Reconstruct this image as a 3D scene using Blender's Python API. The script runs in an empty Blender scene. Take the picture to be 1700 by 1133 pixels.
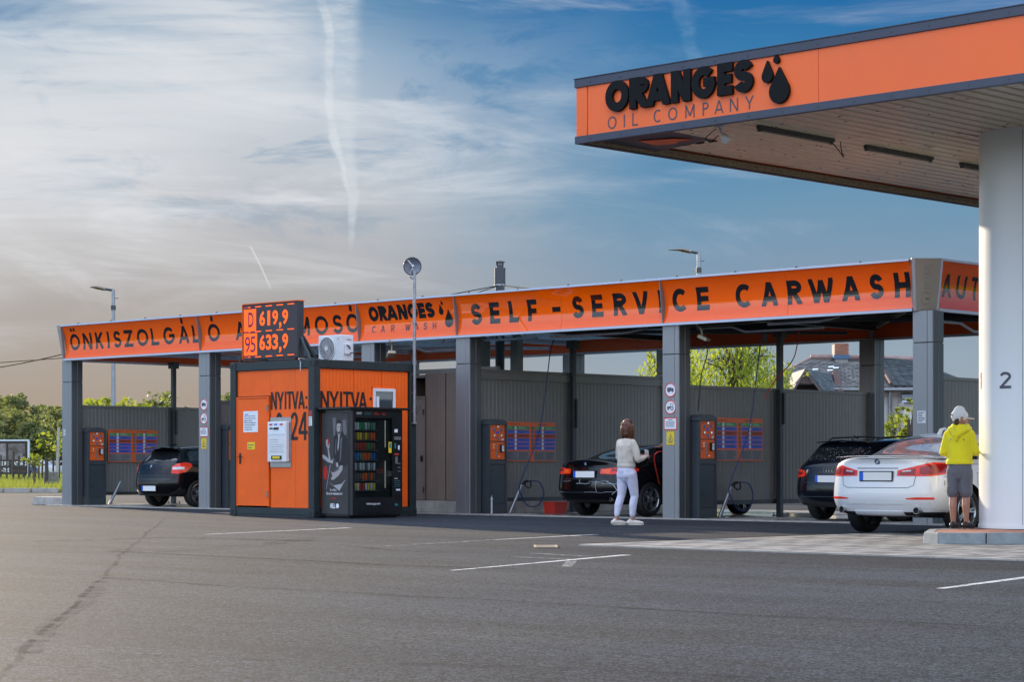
import bpy, bmesh, math, random
from mathutils import Vector, Matrix
from mathutils.bvhtree import BVHTree
from mathutils import noise as mnoise
PI = math.pi
random.seed(7)
SC = bpy.context.scene
COL = SC.collection
def lin(r, g, b, a=1.0):
    f = lambda c: (c/255/12.92) if c/255 <= 0.04045 else ((c/255+0.055)/1.055)**2.4
    return (f(r), f(g), f(b), a)
# ------------------------------------------------------------------ camera (X runs along the car wash front, Y into the bays)
PHI = math.atan2(3606.0, 3730.0)
CP, SP = math.cos(PHI), math.sin(PHI)
CAM = Vector((44.3095, -30.1860, 0.96))
RGT = Vector((CP, SP, 0)); FWD = Vector((-SP, CP, 0))
def cf(a, b, z=0.0):
    """a metres to the right of and b metres ahead of the spot the photographer stood on"""
    return Vector((CAM.x + a*RGT.x + b*FWD.x, CAM.y + a*RGT.y + b*FWD.y, z))
cd = bpy.data.cameras.new('camera'); cam = bpy.data.objects.new('camera', cd); COL.objects.link(cam)
cam.location = CAM; cam.rotation_euler = (PI/2, 0, math.atan2(SP, CP))
cd.sensor_width = 36.0; cd.lens = 3606.0/1700.0*36.0; cd.shift_y = 207.5/1700.0
cd.clip_start = 0.1; cd.clip_end = 6000.0
SC.camera = cam
# ------------------------------------------------------------------ sun and sky
SUN_EL = math.radians(15.0)
sh = RGT*(-0.47) + FWD*0.883
sh.normalize()
glow = (RGT*(-0.33) + FWD*0.944).normalized()
SUN_AZ = math.atan2(sh.x, sh.y)
sl = bpy.data.lights.new('sun', 'SUN'); so = bpy.data.objects.new('sun', sl); COL.objects.link(so)
sl.energy = 5.0; sl.angle = math.radians(0.9); sl.color = (1.0, 0.82, 0.60)
sdir = Vector((sh.x*math.cos(SUN_EL), sh.y*math.cos(SUN_EL), math.sin(SUN_EL)))
so.rotation_euler = sdir.to_track_quat('Z', 'Y').to_euler()
so.location = (0, 0, 60)

class NT:
    """tiny helper to write node trees"""
    def __init__(s, tree): s.t = tree; s.n = tree.nodes; s.l = tree.links
    def new(s, typ, **kw):
        n = s.n.new(typ)
        for k, v in kw.items(): setattr(n, k, v)
        return n
    def put(s, sock, v):
        if isinstance(v, bpy.types.NodeSocket): s.l.new(v, sock)
        elif v is not None: sock.default_value = v
    def m(s, op, a, b=None, c=None, clamp=False):
        n = s.new('ShaderNodeMath', operation=op, use_clamp=clamp)
        s.put(n.inputs[0], a)
        if b is not None: s.put(n.inputs[1], b)
        if c is not None: s.put(n.inputs[2], c)
        return n.outputs[0]
    def vm(s, op, a, b=None):
        n = s.new('ShaderNodeVectorMath', operation=op)
        s.put(n.inputs[0], a)
        if b is not None: s.put(n.inputs[1], b)
        return n.outputs['Value'] if op in ('DOT_PRODUCT', 'LENGTH') else n.outputs[0]
    def smooth(s, x, a, b, lo=0.0, hi=1.0):
        n = s.new('ShaderNodeMapRange', interpolation_type='SMOOTHSTEP')
        s.put(n.inputs[0], x); n.inputs[1].default_value = a; n.inputs[2].default_value = b
        n.inputs[3].default_value = lo; n.inputs[4].default_value = hi
        return n.outputs[0]
    def ramp(s, x, stops, interp='LINEAR'):
        n = s.new('ShaderNodeValToRGB'); cr = n.color_ramp; cr.interpolation = interp
        while len(cr.elements) > 1: cr.elements.remove(cr.elements[-1])
        cr.elements[0].position = stops[0][0]; cr.elements[0].color = stops[0][1]
        for p, c in stops[1:]:
            e = cr.elements.new(p); e.color = c
        s.put(n.inputs[0], x)
        return n.outputs[0]
    def mix(s, f, a, b, blend='MIX'):
        n = s.new('ShaderNodeMix', data_type='RGBA', blend_type=blend)
        s.put(n.inputs['Factor'], f)
        s.put([i for i in n.inputs if i.name == 'A' and i.type == 'RGBA'][0], a)
        s.put([i for i in n.inputs if i.name == 'B' and i.type == 'RGBA'][0], b)
        return [o for o in n.outputs if o.type == 'RGBA'][0]
    def noise(s, vec, scale, detail=4.0, rough=0.5, dist=0.0, dim='3D'):
        n = s.new('ShaderNodeTexNoise', noise_dimensions=dim)
        s.put(n.inputs['Vector'], vec)
        n.inputs['Scale'].default_value = scale; n.inputs['Detail'].default_value = detail
        n.inputs['Roughness'].default_value = rough; n.inputs['Distortion'].default_value = dist
        return n.outputs['Fac']
    def mapping(s, vec, loc=(0, 0, 0), rot=(0, 0, 0), scale=(1, 1, 1)):
        n = s.new('ShaderNodeMapping'); s.put(n.inputs[0], vec)
        n.inputs[1].default_value = loc; n.inputs[2].default_value = rot; n.inputs[3].default_value = scale
        return n.outputs[0]
    def xyz(s, x, y, z):
        n = s.new('ShaderNodeCombineXYZ'); s.put(n.inputs[0], x); s.put(n.inputs[1], y); s.put(n.inputs[2], z)
        return n.outputs[0]

W = bpy.data.worlds.new('World'); SC.world = W; W.use_nodes = True
w = NT(W.node_tree); w.n.clear()
tc = w.new('ShaderNodeTexCoord'); vdir = w.vm('NORMALIZE', tc.outputs['Generated'])
sx = w.new('ShaderNodeSeparateXYZ'); w.put(sx.inputs[0], vdir)
A_ = w.vm('DOT_PRODUCT', vdir, tuple(RGT)); B_ = w.vm('DOT_PRODUCT', vdir, tuple(FWD))
EL = w.m('ARCSINE', sx.outputs[2]); AZ = w.m('ARCTAN2', A_, B_)
wv = w.noise(vdir, 9.0, 3.0)
ELw = w.m('ADD', EL, w.m('MULTIPLY', w.m('SUBTRACT', wv, 0.5), 0.03))
# elevation squeezed so that the low sky in view gets most of the ramp: t = el/(el+0.25)
elp = w.m('MAXIMUM', ELw, 0.0)
T = w.m('DIVIDE', elp, w.m('ADD', elp, 0.25))
def st(lst): return [(e/(e+0.25), lin(*c)) for e, c in lst]
clear = w.ramp(T, st([(0, (158, 170, 178)), (.05, (146, 163, 178)), (.09, (124, 150, 174)), (.12, (104, 146, 176)), (.15, (80, 134, 174)),
                      (.18, (52, 120, 170)), (.21, (18, 102, 162)), (.28, (24, 98, 158)), (.6, (60, 112, 166)), (1.57, (80, 120, 166))]))
leftc = w.ramp(T, st([(0, (160, 142, 124)), (.03, (160, 150, 141)), (.07, (166, 162, 161)), (.11, (188, 189, 194)), (.15, (200, 205, 212)),
                      (.185, (168, 187, 204)), (.21, (104, 148, 180)), (.3, (120, 152, 180)), (.6, (130, 156, 182)), (1.57, (100, 130, 165))]))
sund = w.vm('DOT_PRODUCT', w.vm('NORMALIZE', w.xyz(sx.outputs[0], sx.outputs[1], 0.0)), tuple(glow))
lf = w.smooth(w.m('ADD', sund, w.m('MULTIPLY', w.m('SUBTRACT', w.noise(vdir, 5.0, 4.0), 0.5), 0.05)), 0.915, 0.992)
gap = w.m('MULTIPLY', w.m('MULTIPLY', w.smooth(w.noise(w.mapping(vdir, scale=(13, 13, 46)), 1.0, 6.0, 0.65, 0.6), 0.50, 0.68), w.smooth(EL, 0.07, 0.14)), 0.6)
base = w.mix(w.m('MULTIPLY', lf, w.m('SUBTRACT', 1.0, gap)), clear, leftc)
# thin high cloud: long streaks, then a second finer set
sv = w.mapping(vdir, scale=(6, 6, 34))
shear = w.vm('ADD', sv, w.xyz(0.0, 0.0, w.m('MULTIPLY', A_, 2.5)))
c1 = w.noise(shear, 1.0, 7.0, 0.62, 0.9)
sv2 = w.mapping(vdir, scale=(9, 9, 120))
shear2 = w.vm('ADD', sv2, w.xyz(0.0, 0.0, w.m('MULTIPLY', A_, -3.0)))
c2 = w.noise(shear2, 1.2, 6.0, 0.6, 0.5)
cl = w.m('MULTIPLY', w.smooth(c1, 0.44, 0.72), w.smooth(c2, 0.22, 0.75, 0.35, 1.0))
hi = w.smooth(EL, 0.05, 0.12)
amt = w.m('MULTIPLY', w.m('MULTIPLY', cl, hi), w.m('ADD', w.m('MULTIPLY', lf, 0.60), 0.27))
col = w.mix(amt, base, lin(226, 229, 234))
# big diagonal cloud bank on the left of the view, climbing to the right
diag = w.m('ADD', w.m('SUBTRACT', EL, w.m('MULTIPLY', AZ, 0.62)), w.m('MULTIPLY', w.m('SUBTRACT', c1, 0.5), 0.10))
dg = w.m('MULTIPLY', w.smooth(diag, 0.19, 0.26), w.smooth(diag, 0.36, 0.29))
dg = w.m('MULTIPLY', dg, w.m('MULTIPLY', w.smooth(AZ, -0.055, -0.12), w.smooth(B_, 0.3, 0.8)))
col = w.mix(w.m('MULTIPLY', w.m('MULTIPLY', dg, 0.75), w.smooth(c2, 0.3, 0.62, 0.45, 1.0)), col, lin(214, 217, 222))
# old contrails drifting in the upper wind
PXR = 3606.0
def contrail(col, pts, strength, tint, wig=0.006, tex=1.0, scale=60.0, ip='B_SPLINE'):
    """pts: (elevation px above horizon, azimuth px from view centre, half width px)"""
    e0 = pts[0][0]; e1 = pts[-1][0]
    pos = w.m('DIVIDE', w.m('SUBTRACT', w.m('MULTIPLY', EL, PXR), e0), e1-e0)
    K = 600.0
    cen = w.ramp(pos, [((p[0]-e0)/(e1-e0), ((p[1]+K)/(2*K),)*3+(1,)) for p in pts], ip)
    wid = w.ramp(pos, [((p[0]-e0)/(e1-e0), (p[2]/100.0,)*3+(1,)) for p in pts], 'B_SPLINE')
    cpx = w.m('SUBTRACT', w.m('MULTIPLY', cen, 2*K), K)
    n1 = w.m('MULTIPLY', w.m('SUBTRACT', w.noise(vdir, scale, 4.0, 0.6), 0.5), wig*PXR)
    d = w.m('ABSOLUTE', w.m('ADD', w.m('SUBTRACT', w.m('MULTIPLY', AZ, PXR), cpx), n1))
    r = w.m('DIVIDE', d, w.m('MULTIPLY', wid, 100.0))
    f = w.smooth(r, 1.25, 0.35)
    ends = w.m('MULTIPLY', w.smooth(pos, -0.02, 0.12), w.smooth(pos, 1.02, 0.96))
    ends = w.m('MULTIPLY', ends, w.m('GREATER_THAN', B_, 0.5))
    t = w.smooth(w.noise(w.mapping(vdir, scale=(60, 60, 220)), 1.0, 5.0, 0.65), 0.30, 0.66, 1-tex, 1.0)
    return w.mix(w.m('MULTIPLY', w.m('MULTIPLY', w.m('MULTIPLY', f, ends), t), strength), col, tint)
col = contrail(col, [(350, -268, 5), (430, -262, 9), (480, -266, 14), (520, -280, 20), (570, -286, 26), (640, -284, 33), (700, -284, 34), (820, -282, 38)], 0.58, lin(206, 214, 222), 0.006, 0.6)
col = contrail(col, [(440, -266, 3), (500, -282, 6), (560, -305, 8), (620, -304, 7), (680, -300, 8), (720, -304, 9), (760, -318, 9), (820, -325, 10)], 0.42, lin(226, 230, 234), 0.007, 0.7)
col = contrail(col, [(290, -398, 1.6), (330, -416, 2.0), (362, -433, 2.4)], 0.5, lin(228, 226, 226), 0.0008, 0.2, ip='LINEAR')
col = contrail(col, [(600, 330, 12), (680, 300, 14), (760, 276, 16), (840, 262, 18)], 0.22, lin(150, 185, 212), 0.008, 0.8)
# Nishita sky under the cloud layer
nis = w.new('ShaderNodeTexSky', sky_type='NISHITA', sun_disc=False)
nis.sun_elevation = SUN_EL; nis.sun_rotation = SUN_AZ % (2*PI); nis.air_density = 1.2; nis.dust_density = 1.5
bg1 = w.new('ShaderNodeBackground'); w.put(bg1.inputs[0], nis.outputs[0]); bg1.inputs[1].default_value = 0.07
# added fill light: sky behind and overhead lifted above the sky in view
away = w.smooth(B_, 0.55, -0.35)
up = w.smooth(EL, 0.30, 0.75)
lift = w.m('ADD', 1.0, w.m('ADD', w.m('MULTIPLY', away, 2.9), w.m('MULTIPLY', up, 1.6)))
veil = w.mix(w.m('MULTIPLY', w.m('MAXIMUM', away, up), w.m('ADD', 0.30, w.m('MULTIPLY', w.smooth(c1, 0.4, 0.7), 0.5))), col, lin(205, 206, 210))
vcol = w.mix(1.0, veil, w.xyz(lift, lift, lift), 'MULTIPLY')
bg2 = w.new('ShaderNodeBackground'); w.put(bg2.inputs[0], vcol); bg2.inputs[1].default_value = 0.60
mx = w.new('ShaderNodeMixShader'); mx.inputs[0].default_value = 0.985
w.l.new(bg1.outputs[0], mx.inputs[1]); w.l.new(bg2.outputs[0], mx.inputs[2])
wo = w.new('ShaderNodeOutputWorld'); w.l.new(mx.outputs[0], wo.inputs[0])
W.cycles.sampling_method = 'MANUAL'; W.cycles.sample_map_resolution = 512
# ------------------------------------------------------------------ exposure
SC.view_settings.view_transform = 'Standard'; SC.view_settings.look = 'None'
SC.view_settings.exposure = 0.80; SC.view_settings.gamma = 1.0; SC.view_settings.use_curve_mapping = False
SC.cycles.use_denoising = True
SC.cycles.max_bounces = 6; SC.cycles.diffuse_bounces = 3; SC.cycles.glossy_bounces = 3; SC.cycles.transmission_bounces = 4
SC.cycles.caustics_reflective = False; SC.cycles.caustics_refractive = False
# ================================================================== helpers
class MB:
    def __init__(s): s.v = []; s.f = []; s.m = []
    def add(s, vs, fs, m=0):
        b = len(s.v); s.v += [tuple(p) for p in vs]
        for f in fs: s.f.append(tuple(b+i for i in f)); s.m.append(m)
        return s
    def box(s, x0, x1, y0, y1, z0, z1, m=0):
        if x0 > x1: x0, x1 = x1, x0
        if y0 > y1: y0, y1 = y1, y0
        if z0 > z1: z0, z1 = z1, z0
        v = [(x0,y0,z0),(x1,y0,z0),(x1,y1,z0),(x0,y1,z0),(x0,y0,z1),(x1,y0,z1),(x1,y1,z1),(x0,y1,z1)]
        return s.add(v, [(0,3,2,1),(4,5,6,7),(0,1,5,4),(1,2,6,5),(2,3,7,6),(3,0,4,7)], m)
    def prism(s, poly, d, m=0):
        """poly: list of 3d points (planar), d: extrusion vector"""
        n = len(poly); d = Vector(d); P = [Vector(p) for p in poly]
        v = P + [p+d for p in P]
        f = [tuple(range(n-1, -1, -1)), tuple(range(n, 2*n))] + [(i, (i+1) % n, n+(i+1) % n, n+i) for i in range(n)]
        return s.add(v, f, m)
    def flat(s, poly, m=0): return s.add(poly, [tuple(range(len(poly)))], m)
    def tube(s, pts, r, n=8, m=0, cap=True, sq=None, side=None):
        """tube along pts; r number, list, or list of (ra, rb) with the ra axis near `side`"""
        P = [Vector(p) for p in pts]; k = len(P)
        R = r if isinstance(r, (list, tuple)) else [r]*k
        rings = []; up = None
        for i in range(k):
            t = (P[min(i+1, k-1)]-P[max(i-1, 0)])
            if t.length < 1e-9: t = Vector((0, 0, 1))
            t.normalize()
            if side is not None: a = Vector(side); a = a - t*a.dot(t)
            elif up is None: a = t.cross(Vector((0, 0, 1))) if abs(t.z) < 0.95 else t.cross(Vector((0, 1, 0)))
            else: a = up - t*up.dot(t)
            if a.length < 1e-6: a = t.orthogonal()
            a.normalize(); up = a; b = t.cross(a)
            ra, rb = (R[i] if isinstance(R[i], (tuple, list)) else (R[i], R[i]))
            rings.append([P[i]+a*math.cos(2*PI*j/n)*ra+b*math.sin(2*PI*j/n)*rb for j in range(n)])
        v = [p for rg in rings for p in rg]
        f = [(i*n+j, i*n+(j+1) % n, (i+1)*n+(j+1) % n, (i+1)*n+j) for i in range(k-1) for j in range(n)]
        if cap: f += [tuple(range(n-1, -1, -1)), tuple((k-1)*n+j for j in range(n))]
        return s.add(v, f, m)
    def cyl(s, p0, p1, r, n=12, m=0, r1=None): return s.tube([p0, p1], [r, r if r1 is None else r1], n, m)
    def lathe(s, prof, n=24, o=(0, 0, 0), ax='z', m=0, close=False):
        """prof: (radius, height)"""
        v = []
        for (r, h) in prof:
            for j in range(n):
                a = 2*PI*j/n; c, q = r*math.cos(a), r*math.sin(a)
                p = (c, q, h) if ax == 'z' else ((h, c, q) if ax == 'x' else (q, h, c))
                v.append((o[0]+p[0], o[1]+p[1], o[2]+p[2]))
        k = len(prof)
        f = [(i*n+j, i*n+(j+1) % n, (i+1)*n+(j+1) % n, (i+1)*n+j) for i in range(k-1) for j in range(n)]
        if close: f += [((k-1)*n+j, (k-1)*n+(j+1) % n, (j+1) % n, j) for j in range(n)]
        else: f += [tuple(range(n-1, -1, -1)), tuple((k-1)*n+j for j in range(n))]
        return s.add(v, f, m)
    def mesh(s, name):
        me = bpy.data.meshes.new(name); me.from_pydata(s.v, [], s.f)
        if any(s.m): me.polygons.foreach_set('material_index', s.m)
        return me
    def build(s, name, mats, parent=None, smooth=False, bevel=0.0, seg=2, recalc=True, loc=None, ang=35):
        me = s.mesh(name)
        for m_ in (mats if isinstance(mats, (list, tuple)) else [mats]): me.materials.append(m_)
        if recalc or bevel:
            bm = bmesh.new(); bm.from_mesh(me)
            if recalc: bmesh.ops.recalc_face_normals(bm, faces=bm.faces)
            if bevel:
                es = [e for e in bm.edges if len(e.link_faces) == 2 and e.calc_face_angle(0) > 0.5]
                bmesh.ops.bevel(bm, geom=es, offset=bevel, segments=seg, affect='EDGES', profile=0.6, clamp_overlap=True)
            bm.to_mesh(me); bm.free()
        o = bpy.data.objects.new(name, me); COL.objects.link(o)
        if parent: o.parent = parent
        if loc: o.location = loc
        if smooth: shade(me, ang)
        return o
def shade(me, ang=35):
    me.polygons.foreach_set('use_smooth', [True]*len(me.polygons))
    me.set_sharp_from_angle(angle=math.radians(ang))
def tag(o, label=None, cat=None, group=None, kind=None):
    if label: o['label'] = label
    if cat: o['category'] = cat
    if group: o['group'] = group
    if kind: o['kind'] = kind
    return o
def thing(name, label, cat, loc=(0, 0, 0), rz=0.0, group=None):
    o = bpy.data.objects.new(name, None); COL.objects.link(o); o.empty_display_size = 0.2
    o.location = loc; o.rotation_euler = (0, 0, rz)
    return tag(o, label, cat, group)
KIDS = {}
def copy_tree(o, parent=None):
    c = o.copy(); COL.objects.link(c); c.parent = parent
    for ch in list(o.children): copy_tree(ch, c)
    return c
def dup(o, label, loc=None, rz=None, group=None):
    c = copy_tree(o)
    c['label'] = label
    if loc is not None: c.location = loc
    if rz is not None: c.rotation_euler = (0, 0, rz)
    if group: c['group'] = group
    return c
def link(name, me, parent, loc=(0, 0, 0), rot=(0, 0, 0)):
    o = bpy.data.objects.new(name, me); COL.objects.link(o); o.parent = parent; o.location = loc; o.rotation_euler = rot
    return o
# ------------------------------------------------------------------ materials
def mat(name, col, rough=0.5, metal=0.0, var=0.08, vs=6.0, bump=0.0, bs=40.0, coat=0.0, emit=0.0, spec=0.5, alpha=None, dirt=None, stretch=(1, 1, 1)):
    """principled paint / plastic / metal with slight colour and roughness variation"""
    m = bpy.data.materials.new(name); m.use_nodes = True
    t = NT(m.node_tree); b = t.n['Principled BSDF']
    c = lin(*col) if max(col[:3]) > 1.001 else tuple(col[:3])+(1,)
    tcn = t.new('ShaderNodeTexCoord'); vec = t.mapping(tcn.outputs['Object'], scale=stretch)
    if var > 0:
        n = t.noise(vec, vs, 5.0, 0.6)
        f = t.smooth(n, 0.3, 0.7)
        lo = tuple(x*(1-var) for x in c[:3])+(1,); hi_ = tuple(min(1, x*(1+var)) for x in c[:3])+(1,)
        cc = t.mix(f, lo, hi_)
        if dirt:
            n2 = t.noise(vec, vs*0.7, 6.0, 0.7, 0.6)
            cc = t.mix(t.m('MULTIPLY', t.smooth(n2, 0.5, 0.75), dirt[1]), cc, lin(*dirt[0]))
        t.put(b.inputs['Base Color'], cc)
        t.put(b.inputs['Roughness'], t.m('ADD', rough, t.m('MULTIPLY', t.m('SUBTRACT', f, 0.5), min(0.10, rough*0.2)), clamp=True))
    else:
        b.inputs['Base Color'].default_value = c; b.inputs['Roughness'].default_value = rough
    b.inputs['Metallic'].default_value = metal
    b.inputs['Specular IOR Level'].default_value = spec
    if coat: b.inputs['Coat Weight'].default_value = coat; b.inputs['Coat Roughness'].default_value = 0.02
    if emit: b.inputs['Emission Color'].default_value = c; b.inputs['Emission Strength'].default_value = emit
    if alpha is not None: b.inputs['Alpha'].default_value = alpha
    if bump:
        bn = t.new('ShaderNodeBump'); bn.inputs['Strength'].default_value = bump; bn.inputs['Distance'].default_value = 0.01
        t.put(bn.inputs['Height'], t.noise(vec, bs, 4.0, 0.6)); t.l.new(bn.outputs[0], b.inputs['Normal'])
    return m
M = {}
M['panel_grey'] = mat('grey_coated_sheet', (0.20, 0.20, 0.185), 0.42, 0.1, 0.10, 1.6, 0.05, 8, dirt=((72, 66, 58), 0.25))
M['panel_dark'] = mat('dark_rail', (0.035, 0.042, 0.048), 0.4, 0.2, 0.1, 3)
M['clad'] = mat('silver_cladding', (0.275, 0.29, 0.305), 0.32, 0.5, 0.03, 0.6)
M['clad_shade'] = mat('silver_cladding_shaded', (0.085, 0.092, 0.098), 0.38, 0.3, 0.04, 0.8)  # darker copy of the silver cladding: shade painted on the column sides
M['clad_corner'] = mat('champagne_cladding', (0.36, 0.34, 0.30), 0.32, 0.45, 0.03, 0.6)
M['brown_panel'] = mat('bronze_brown_sheet', (0.20, 0.145, 0.115), 0.42, 0.15, 0.08, 2.0)
M['steel'] = mat('galvanised_steel', (0.30, 0.32, 0.34), 0.42, 0.7, 0.14, 7)
M['steel_dark'] = mat('dark_steel', (0.055, 0.062, 0.068), 0.45, 0.3, 0.12, 5)
M['steel_light'] = mat('pale_galvanised_steel', (0.50, 0.54, 0.58), 0.45, 0.3, 0.10, 7)
M['chrome'] = mat('chrome', (0.75, 0.76, 0.78), 0.12, 1.0, 0.04, 8)
M['trim_lt'] = mat('aluminium_trim', (0.50, 0.56, 0.66), 0.35, 0.2, 0.0)
M['orange_gloss'] = mat('orange_acrylic', (1.0, 0.125, 0.001), 0.03, 0.0, 0.0, spec=0.75)
M['orange_back'] = mat('orange_sheet_back', (0.75, 0.10, 0.012), 0.5, 0.0, 0.06, 1.0)
M['orange_matte'] = mat('orange_canopy_sheet', (0.94, 0.150, 0.024), 0.42, 0.0, 0.03, 0.7, dirt=((190, 110, 80), 0.10))
M['orange_cont'] = mat('orange_container_sheet', (0.88, 0.12, 0.004), 0.45, 0.0, 0.07, 1.4, dirt=((170, 90, 40), 0.18))
M['orange_plate'] = mat('orange_plate', (0.85, 0.13, 0.015), 0.4, 0.0, 0.04, 4)
M['frame_green'] = mat('dark_green_frame', (0.022, 0.034, 0.036), 0.42, 0.1, 0.12, 4)
M['black'] = mat('black_print', (0.010, 0.010, 0.012), 0.45, 0.0, 0.05, 3)
M['black_gloss'] = mat('black_vinyl_letters', (0.008, 0.008, 0.010), 0.06, 0.0, 0.0, spec=0.8)
M['black_foam'] = mat('black_letter_block', (0.006, 0.006, 0.007), 0.7, 0.0, 0.1, 12, 0.05, 60, spec=0.2)
M['slate'] = mat('slate_grey_letters', (0.06, 0.065, 0.085), 0.5, 0.0, 0.05, 4)
M['navy_trim'] = mat('dark_blue_grey_trim', (0.052, 0.058, 0.082), 0.40, 0.2, 0.1, 2.0)
M['soffit'] = mat('beige_soffit_sheet', (0.67, 0.57, 0.43), 0.30, 0.15, 0.05, 2.0, 0.0, 5, dirt=((120, 100, 80), 0.15))
M['white'] = mat('white_paint', (0.74, 0.75, 0.76), 0.32, 0.0, 0.04, 2.0)
M['white_col'] = mat('white_column_sheet', (0.80, 0.82, 0.81), 0.28, 0.0, 0.0)
M['white_plas'] = mat('white_plastic', (0.70, 0.71, 0.72), 0.4, 0.0, 0.05, 5)
M['paper'] = mat('paper', (0.74, 0.77, 0.80), 0.6, 0.0, 0.03, 9)
M['ink'] = mat('ink', (0.10, 0.10, 0.12), 0.6, 0.0, 0.0)
M['red'] = mat('red_print', (0.55, 0.04, 0.025), 0.45, 0.0, 0.04, 5)
M['yellow'] = mat('yellow_print', (0.80, 0.58, 0.02), 0.45, 0.0, 0.04, 5)
M['blue'] = mat('blue_print', (0.03, 0.12, 0.66), 0.4, 0.0, 0.05, 5)
M['blue_plate'] = mat('blue_plate_strip', (0.01, 0.11, 0.62), 0.4, 0.0, 0.0)
M['green_print'] = mat('green_print', (0.02, 0.32, 0.09), 0.4, 0.0, 0.05, 5)
M['grey_print'] = mat('grey_print', (0.14, 0.14, 0.14), 0.5, 0.0, 0.05, 5)
M['rubber'] = mat('rubber', (0.012, 0.012, 0.013), 0.62, 0.0, 0.15, 20)
M['cable'] = mat('black_cable', (0.006, 0.006, 0.006), 0.9, 0, 0, spec=0.05)
M['hose_blue'] = mat('blue_hose', (0.006, 0.022, 0.13), 0.35, 0.0, 0.05, 5)
M['hose_red'] = mat('red_hose', (0.55, 0.03, 0.015), 0.35, 0.0, 0.05, 5)
M['concrete'] = mat('concrete', (0.33, 0.31, 0.28), 0.85, 0.0, 0.18, 4.0, 0.3, 30, dirt=((120, 105, 85), 0.35))
M['wood_post'] = mat('dark_timber', (0.045, 0.038, 0.032), 0.8, 0.0, 0.25, 9, 0.4, 30)
M['tile_red'] = mat('reddish_paving', (0.34, 0.13, 0.085), 0.8, 0.0, 0.15, 5)
def text_glow(name, col, s): return mat(name, col, 0.5, 0, 0.0, emit=s)
M['led'] = text_glow('orange_led', (0.80, 0.085, 0.002), 0.75)
M['led_dark'] = mat('led_matrix_off', (0.050, 0.042, 0.045), 0.55, 0, 0.25, 60)
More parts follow.
